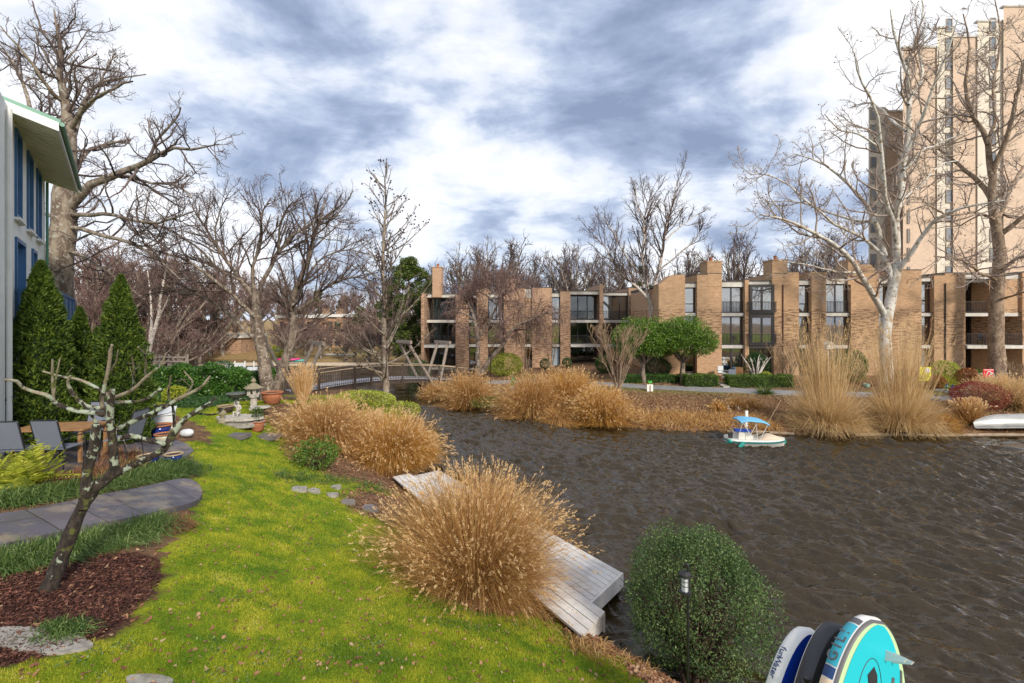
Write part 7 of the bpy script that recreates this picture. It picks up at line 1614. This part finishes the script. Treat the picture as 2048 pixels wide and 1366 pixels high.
for i, (px, lab) in enumerate(((1457, 'little white toy sailboat on the bank, left one'), (1477, 'little white toy sailboat on the bank, right one'))):
    b_ = GG(px, 819 + 1.5 * i); s_ = float(b_[1]) / F; tb_ = thing('toy_sailboat', lab, 'toy boat', b_, 'toy sailboats on the bank'); m_ = Matrix.Translation(tuple(b_)) @ Matrix.Rotation(R(90), 4, 'X')
    q = MB(); q.prism([(-3 * s_, 0), (2.6 * s_, 0), (3.5 * s_, 2 * s_), (-3.5 * s_, 2 * s_)], -.04, .04, m_); child(q, 'hull', M['sign_white'], tb_); q = MB(); q.prism([(-2 * s_, 2.6 * s_), (3 * s_, 2.6 * s_), (-1.6 * s_, 12 * s_)], -.008, .008, m_); child(q, 'sail', M['sign_white'], tb_); q = MB(); q.tube([(b_[0] - 1.9 * s_, b_[1], b_[2] + 2 * s_), (b_[0] - 1.9 * s_, b_[1], b_[2] + 12.5 * s_)], .010, 5); child(q, 'mast', M['dark_frame'], tb_)
def yard_sign(name, label, px0, px1, py0, py1, d, m_, marks, mm_, post='dark_frame'):
    x0, x1 = XD(px0, d), XD(px1, d); z0, z1 = ZD(py1, d), ZD(py0, d); zb = Hh((x0 + x1) / 2, d); r_ = thing(name, label, 'sign', ((x0 + x1) / 2, d, zb)); child(MB().box(x0, x1, d - .02, d + .02, z0, z1), 'board', m_, r_)
    for x in (x0 + .15, x1 - .19): child(MB().box(x, x + .04, d + .021, d + .05, min(zb, z0) - .3, z1 - .1), 'post', M[post], r_)
    q = MB()
    for a, b, c2, d2 in marks: q.box(x0 + (x1 - x0) * a, x0 + (x1 - x0) * b, d - .026, d - .0205, z0 + (z1 - z0) * c2, z0 + (z1 - z0) * d2)
    child(q, 'printing', mm_, r_); return r_, x0, x1, z0, z1
M['print_dark'] = mat('printed_olive', (.22, .26, .03), .7)
sg, x0, x1, z0, z1 = yard_sign('yard_sign', 'bright yellow yard sign with a white emblem and lines of print', 1838, 1862, 734, 762, 34.6, M['sign_yellow'], [(.1, .85, .42, .46), (.1, .9, .28, .33), (.1, .7, .14, .18)], M['print_dark'])
child(MB().lathe([(.0, 0), (.19, 0), (.19, .008), (.0, .008)], ((x0 * .32 + x1 * .68), 34.6 - .022, z0 + (z1 - z0) * .76), 16, Matrix.Rotation(R(90), 4, 'X'), close=False), 'emblem', M['sign_white'], sg)
sg, x0, x1, z0, z1 = yard_sign('yard_sign', 'red sign with white curved strokes behind the pale dry flowers', 1966, 1987, 738, 754, 33.2, M['sign_red'], [(.02, .98, .86, .92)], M['sign_white'])
for cx_, r_ in ((.55, .28), (.8, .22)): q = MB(); a = np.linspace(-.2, 3.3, 14); q.tube([(x0 + (x1 - x0) * cx_ + r_ * .7 * math.cos(t_), 33.2 - .03, z0 + .02 + r_ * 1.3 * math.sin(t_)) for t_ in a], .025, 5); child(q, 'curved_stroke', M['sign_white'], sg)
# little things near the path and on the patios
def small_chair(label, px, d, m_, rz=0.0, group='garden chairs before the row houses', s_=1.0):
    x = XD(px, d); z = Hh(x, d); r_ = thing('garden_chair', label, 'chair', (x, d, z), group); mm = Matrix.Translation((x, d, z)) @ Matrix.Rotation(rz, 4, 'Z') @ Matrix.Scale(s_, 4)
    child(MB().box(-.27, .27, -.27, .27, .40, .45, mm), 'seat', m_, r_); child(MB().box(-.27, .27, .28, .32, .46, .98, mm), 'backrest', m_, r_)
    for sx in (-.27, .23):
        for sy in (-.27, .24): child(MB().box(sx, sx + .04, sy, sy + .04, 0, .398, mm), 'leg', m_, r_)
        child(MB().box(sx, sx + .05, -.27, .27, .62, .655, mm), 'armrest', m_, r_)
M['pale_metal'] = mat('pale_metal', (.55, .57, .58), .5)
small_chair('pale grey garden chair on the patio, left of the covered grill', 1446, 38.6, M['pale_metal'], .3); small_chair('dark garden chair in the middle of the patio seen from behind', 1461, 37.6, M['sling'], 3.1); small_chair('wicker tan garden chair left of the pollarded shrub', 1477, 38.2, M['wicker'], -.6)
small_chair('teal garden chair between reeds and the yellow sign', 1818, 36.0, M['teal'], .4, s_=1.15); small_chair('dark garden chair on the first floor balcony by the brown sycamore', 1968, 39.65, M['iron'], .2)
bpy.data.objects[-1] if False else None
def balc(ob, z):
    ob.location = (ob.location[0], ob.location[1], z)
for o_ in [q for q in COL.objects if q.get('label', '').startswith('dark garden chair on the first floor')]: balc(o_, 3.94)
x = XD(1474, 38.9); z = Hh(x, 38.9); gr = thing('covered_grill', 'grill under a blue cover on the patio of the bay window house', 'grill', (x, 38.9, z)); child(MB().box(x - .32, x + .32, 38.6, 39.2, z + .5, z + .82), 'cover', M['tarp2'] if 'tarp2' in M else M.setdefault('tarp2', mat('blue_cover', (.05, .17, .36), .6)), gr)
for sx in (-.28, .24): child(MB().box(x + sx, x + sx + .04, 38.65, 39.15, z, z + .499), 'leg', M['iron'], gr)
x = XD(1880, 33.8); 
for i, (px, py, m_, lab) in enumerate(((1893, 778, 'teal', 'teal glass flower ornament below the green fountain grass'), (1905, 780, 'boat_blue', 'blue and white pinwheel ornament beside the teal flower'), (1938, 778, 'sign_white', 'white and purple little garden figure near the red barberry'))):
    b_ = GG(px, py + 6); r_ = thing('garden_ornament', lab, 'ornament', b_, 'small coloured ornaments beside the path'); q = MB(); q.tube([b_, b_ + (0, 0, .35)], .012, 5); child(q, 'stake', M['iron'], r_); q = MB()
    for k in range(7): a = k * .898; c_ = b_ + np.array((0, 0, .42)); q.bar(c_, c_ + np.array((math.cos(a) * .20, -.05, math.sin(a) * .16)), .07, .02)
    child(q, 'petals', M[m_], r_); child(MB().lathe([(0, -.05), (.05, 0), (0, .05)], b_ + np.array((0, -.07, .42)), 8, close=False), 'centre', M['sign_white'], r_)
for i, (px, py, w_) in enumerate(((1885, 782, .45), (1905, 786, .5), (1935, 788, .4), (1800, 775, .5), (1780, 783, .4))):
    b_ = GG(px, py); q = MB(); r8 = [1 + .2 * math.sin(k * 2.1 + i) for k in range(9)]; q.prism([(b_[0] + math.cos(k * .698) * w_ * r8[k], b_[1] + math.sin(k * .698) * w_ * .5 * r8[k]) for k in range(9)], b_[2] - .05, b_[2] + .12)
    tag(q.build('border_stone', M['lstone']), ('pale edging stone under the green fountain grass', 'pale edging stone below the teal flower ornament', 'pale edging stone left of the red barberry', 'pale stone beside the path right of the white sycamore', 'pale stone beside the path at the foot of the white sycamore')[i], 'stone', 'pale stones edging the garden by the path')
b_ = GG(1733, 775); pot('pale green pot beside the path left of the white sycamore', b_, .22, .26, 'pale_green' if 'pale_green' in M else M.setdefault('pale_green', mat('pale_green_glaze', (.25, .42, .34), .4)) and 'pale_green', 'pale_green', soil=True)
x, d_ = XD(1657, 33.0), 33.0; zb = Hh(x, d_); z = ZD(698, d_); bh = thing('birdhouse', 'small white birdhouse on a pole above the left tall reeds', 'birdhouse', (x, d_, zb)); child(MB().tube([(x, d_, zb - .2), (x, d_, z)], .035, 6), 'pole', M['white_paint'], bh); child(MB().box(x - .20, x + .20, d_ - .18, d_ + .18, z, z + .32), 'box', M['white_paint'], bh)
q = MB(); q.prism([(-.27, 0), (.27, 0), (0, .20)], -.25, .25, Matrix.Translation((x, d_, z + .321)) @ Matrix.Rotation(R(90), 4, 'X')); child(q, 'roof', M['concrete'], bh)
x, d_ = XD(981, 41), 41; zb = Hh(x, d_); q = MB(); q.tube([(x, d_, zb - .2), (x, d_, ZD(712, d_))], .035, 6); q.lathe([(.05, 0), (.09, .03), (.09, .16), (.03, .22)], (x, d_, ZD(712, d_)), 8); tag(q.build('path_lamp', M['iron']), 'thin black path lamp post beside the variegated shrub', 'lamp post')
# steps in the gap of the hedge
for k in range(3):
    y = 35.2 + k * .45; x0, x1 = XD(1437, 35.8) + .1, XD(1455, 35.8) - .1; z = Hh((x0 + x1) / 2, y) + .03 + .03 * k; q = MB(); q.box(x0, x1, y, y + .42, z - .3, z + .08); tag(q.build('garden_step', M['lstone']), ('lowest', 'middle', 'top')[k] + ' stone step in the gap between the clipped hedges', 'step', 'stone steps between the hedges')

# ================================================================== the lake beyond the bridge
M['dock_pale'] = mat('pale_dock_boards', (.58, .47, .33), .85, (.46, .36, .25), 2)
fd = thing('swimming_dock', 'long pale timber dock on the far side of the lake beyond the bridge', 'dock', (XD(610, 64), 64, .3)); q = MB(); q.box(XD(395, 60), XD(760, 60), 60, 63.2, .32, .44); child(q, 'decking', M['dock_pale'], fd); q = MB(); q.box(XD(395, 60) + .05, XD(760, 60) - .05, 60.05, 60.15, -.05, .319); child(q, 'side_board', M['dark_timber'], fd)
for px in range(410, 760, 45): child(MB().tube([(XD(px, 60), 60.3, -.8), (XD(px, 60), 60.3, .315)], .09, 6), 'post', M['dark_timber'], fd)
pf = thing('floating_platform', 'grey floating platform with white posts left of the cherry', 'dock', (XD(480, 56), 56, .2)); q = MB(); q.box(XD(448, 56), XD(512, 56), 56, 58, .12, .38); child(q, 'deck', M['plastic'], pf)
for px in (452, 470, 490, 508): child(MB().box(XD(px, 56) - .05, XD(px, 56) + .05, 55.95, 56.05, -.6, 1.25), 'post', M['white_paint'], pf)
q = MB(); q.box(XD(452, 56) + .06, XD(490, 56) - .06, 56.08, 56.12, .45, 1.0); child(q, 'side_panel', M['pale_metal'], pf)
def kayak(label, px, py, d, L_k, m_, rz=0.0):
    x, z = XD(px, d), ZD(py, d); r_ = thing('kayak', label, 'kayak', (x, d, z), 'kayaks beyond the bridge'); mm = Matrix.Translation((x, d, z)) @ Matrix.Rotation(rz, 4, 'Z'); rings = []
    for u in np.linspace(-1, 1, 15):
        w_ = max(.02, (1 - abs(u) ** 2) ** .8) * .36; a = np.linspace(0, 2 * math.pi, 13)[:-1]; rings.append(xf(np.stack([np.full(12, u * L_k / 2), w_ * np.cos(a), .17 + .08 * u * u + .17 * (1 - .4 * u * u) * np.sin(a)], -1), mm))
    q = MB(); loft(q, rings, True); child(q, 'hull', m_, r_, True); q = MB(); a = np.linspace(0, 2 * math.pi, 15); q.tube(xf(np.array([(.45 * math.cos(t_), .2 * math.sin(t_), .35) for t_ in a]), mm), .03, 5, False); child(q, 'cockpit_rim', M['iron'], r_)
kayak('pink kayak pulled up on the pale dock', 578, 722, 61, 2.6, mat('pink_hull', (.55, .03, .18), .4), .3); kayak('turquoise kayak beside the pink one on the pale dock', 593, 724, 61.5, 2.8, mat('turquoise_hull', (.0, .32, .32), .4), .15)
kayak('bright blue kayak on the beach behind the cherry trunks', 547, 703, 74, 4.5, mat('azure_hull', (.01, .17, .45), .4), .1); kayak('silver grey rowing boat lying on the far beach', 680, 712, 72, 5.5, M['alu'], -.05)
# garden wall / fence at the far shore left
fw_ = thing('timber_fence', 'low weathered timber fence beside the gravel path beyond the hedge', 'fence', (XD(320, 46), 46, 1.9))
for k in range(5):
    x = XD(300, 46) + k * .9; child(MB().box(x - .06, x + .06, 45.94, 46.06, 1.4, 2.75), 'post', M['grey_wood2'], fw_)
q = MB(); q.box(XD(300, 46) + .07, XD(300, 46) + 3.53, 45.85, 45.93, 2.0, 2.14); q.box(XD(300, 46) + .07, XD(300, 46) + 3.53, 45.85, 45.93, 2.4, 2.54); child(q, 'rails', M['grey_wood2'], fw_)
b_ = GG(372, 722); q = MB(); x, d_ = XD(372, 44), 44; q.tube([(x, d_, 1.4), (x, d_, 2.75)], .07, 7); tag(q.build('wooden_post', M['grey_wood2']), 'single wooden post beside the gravel path', 'post')
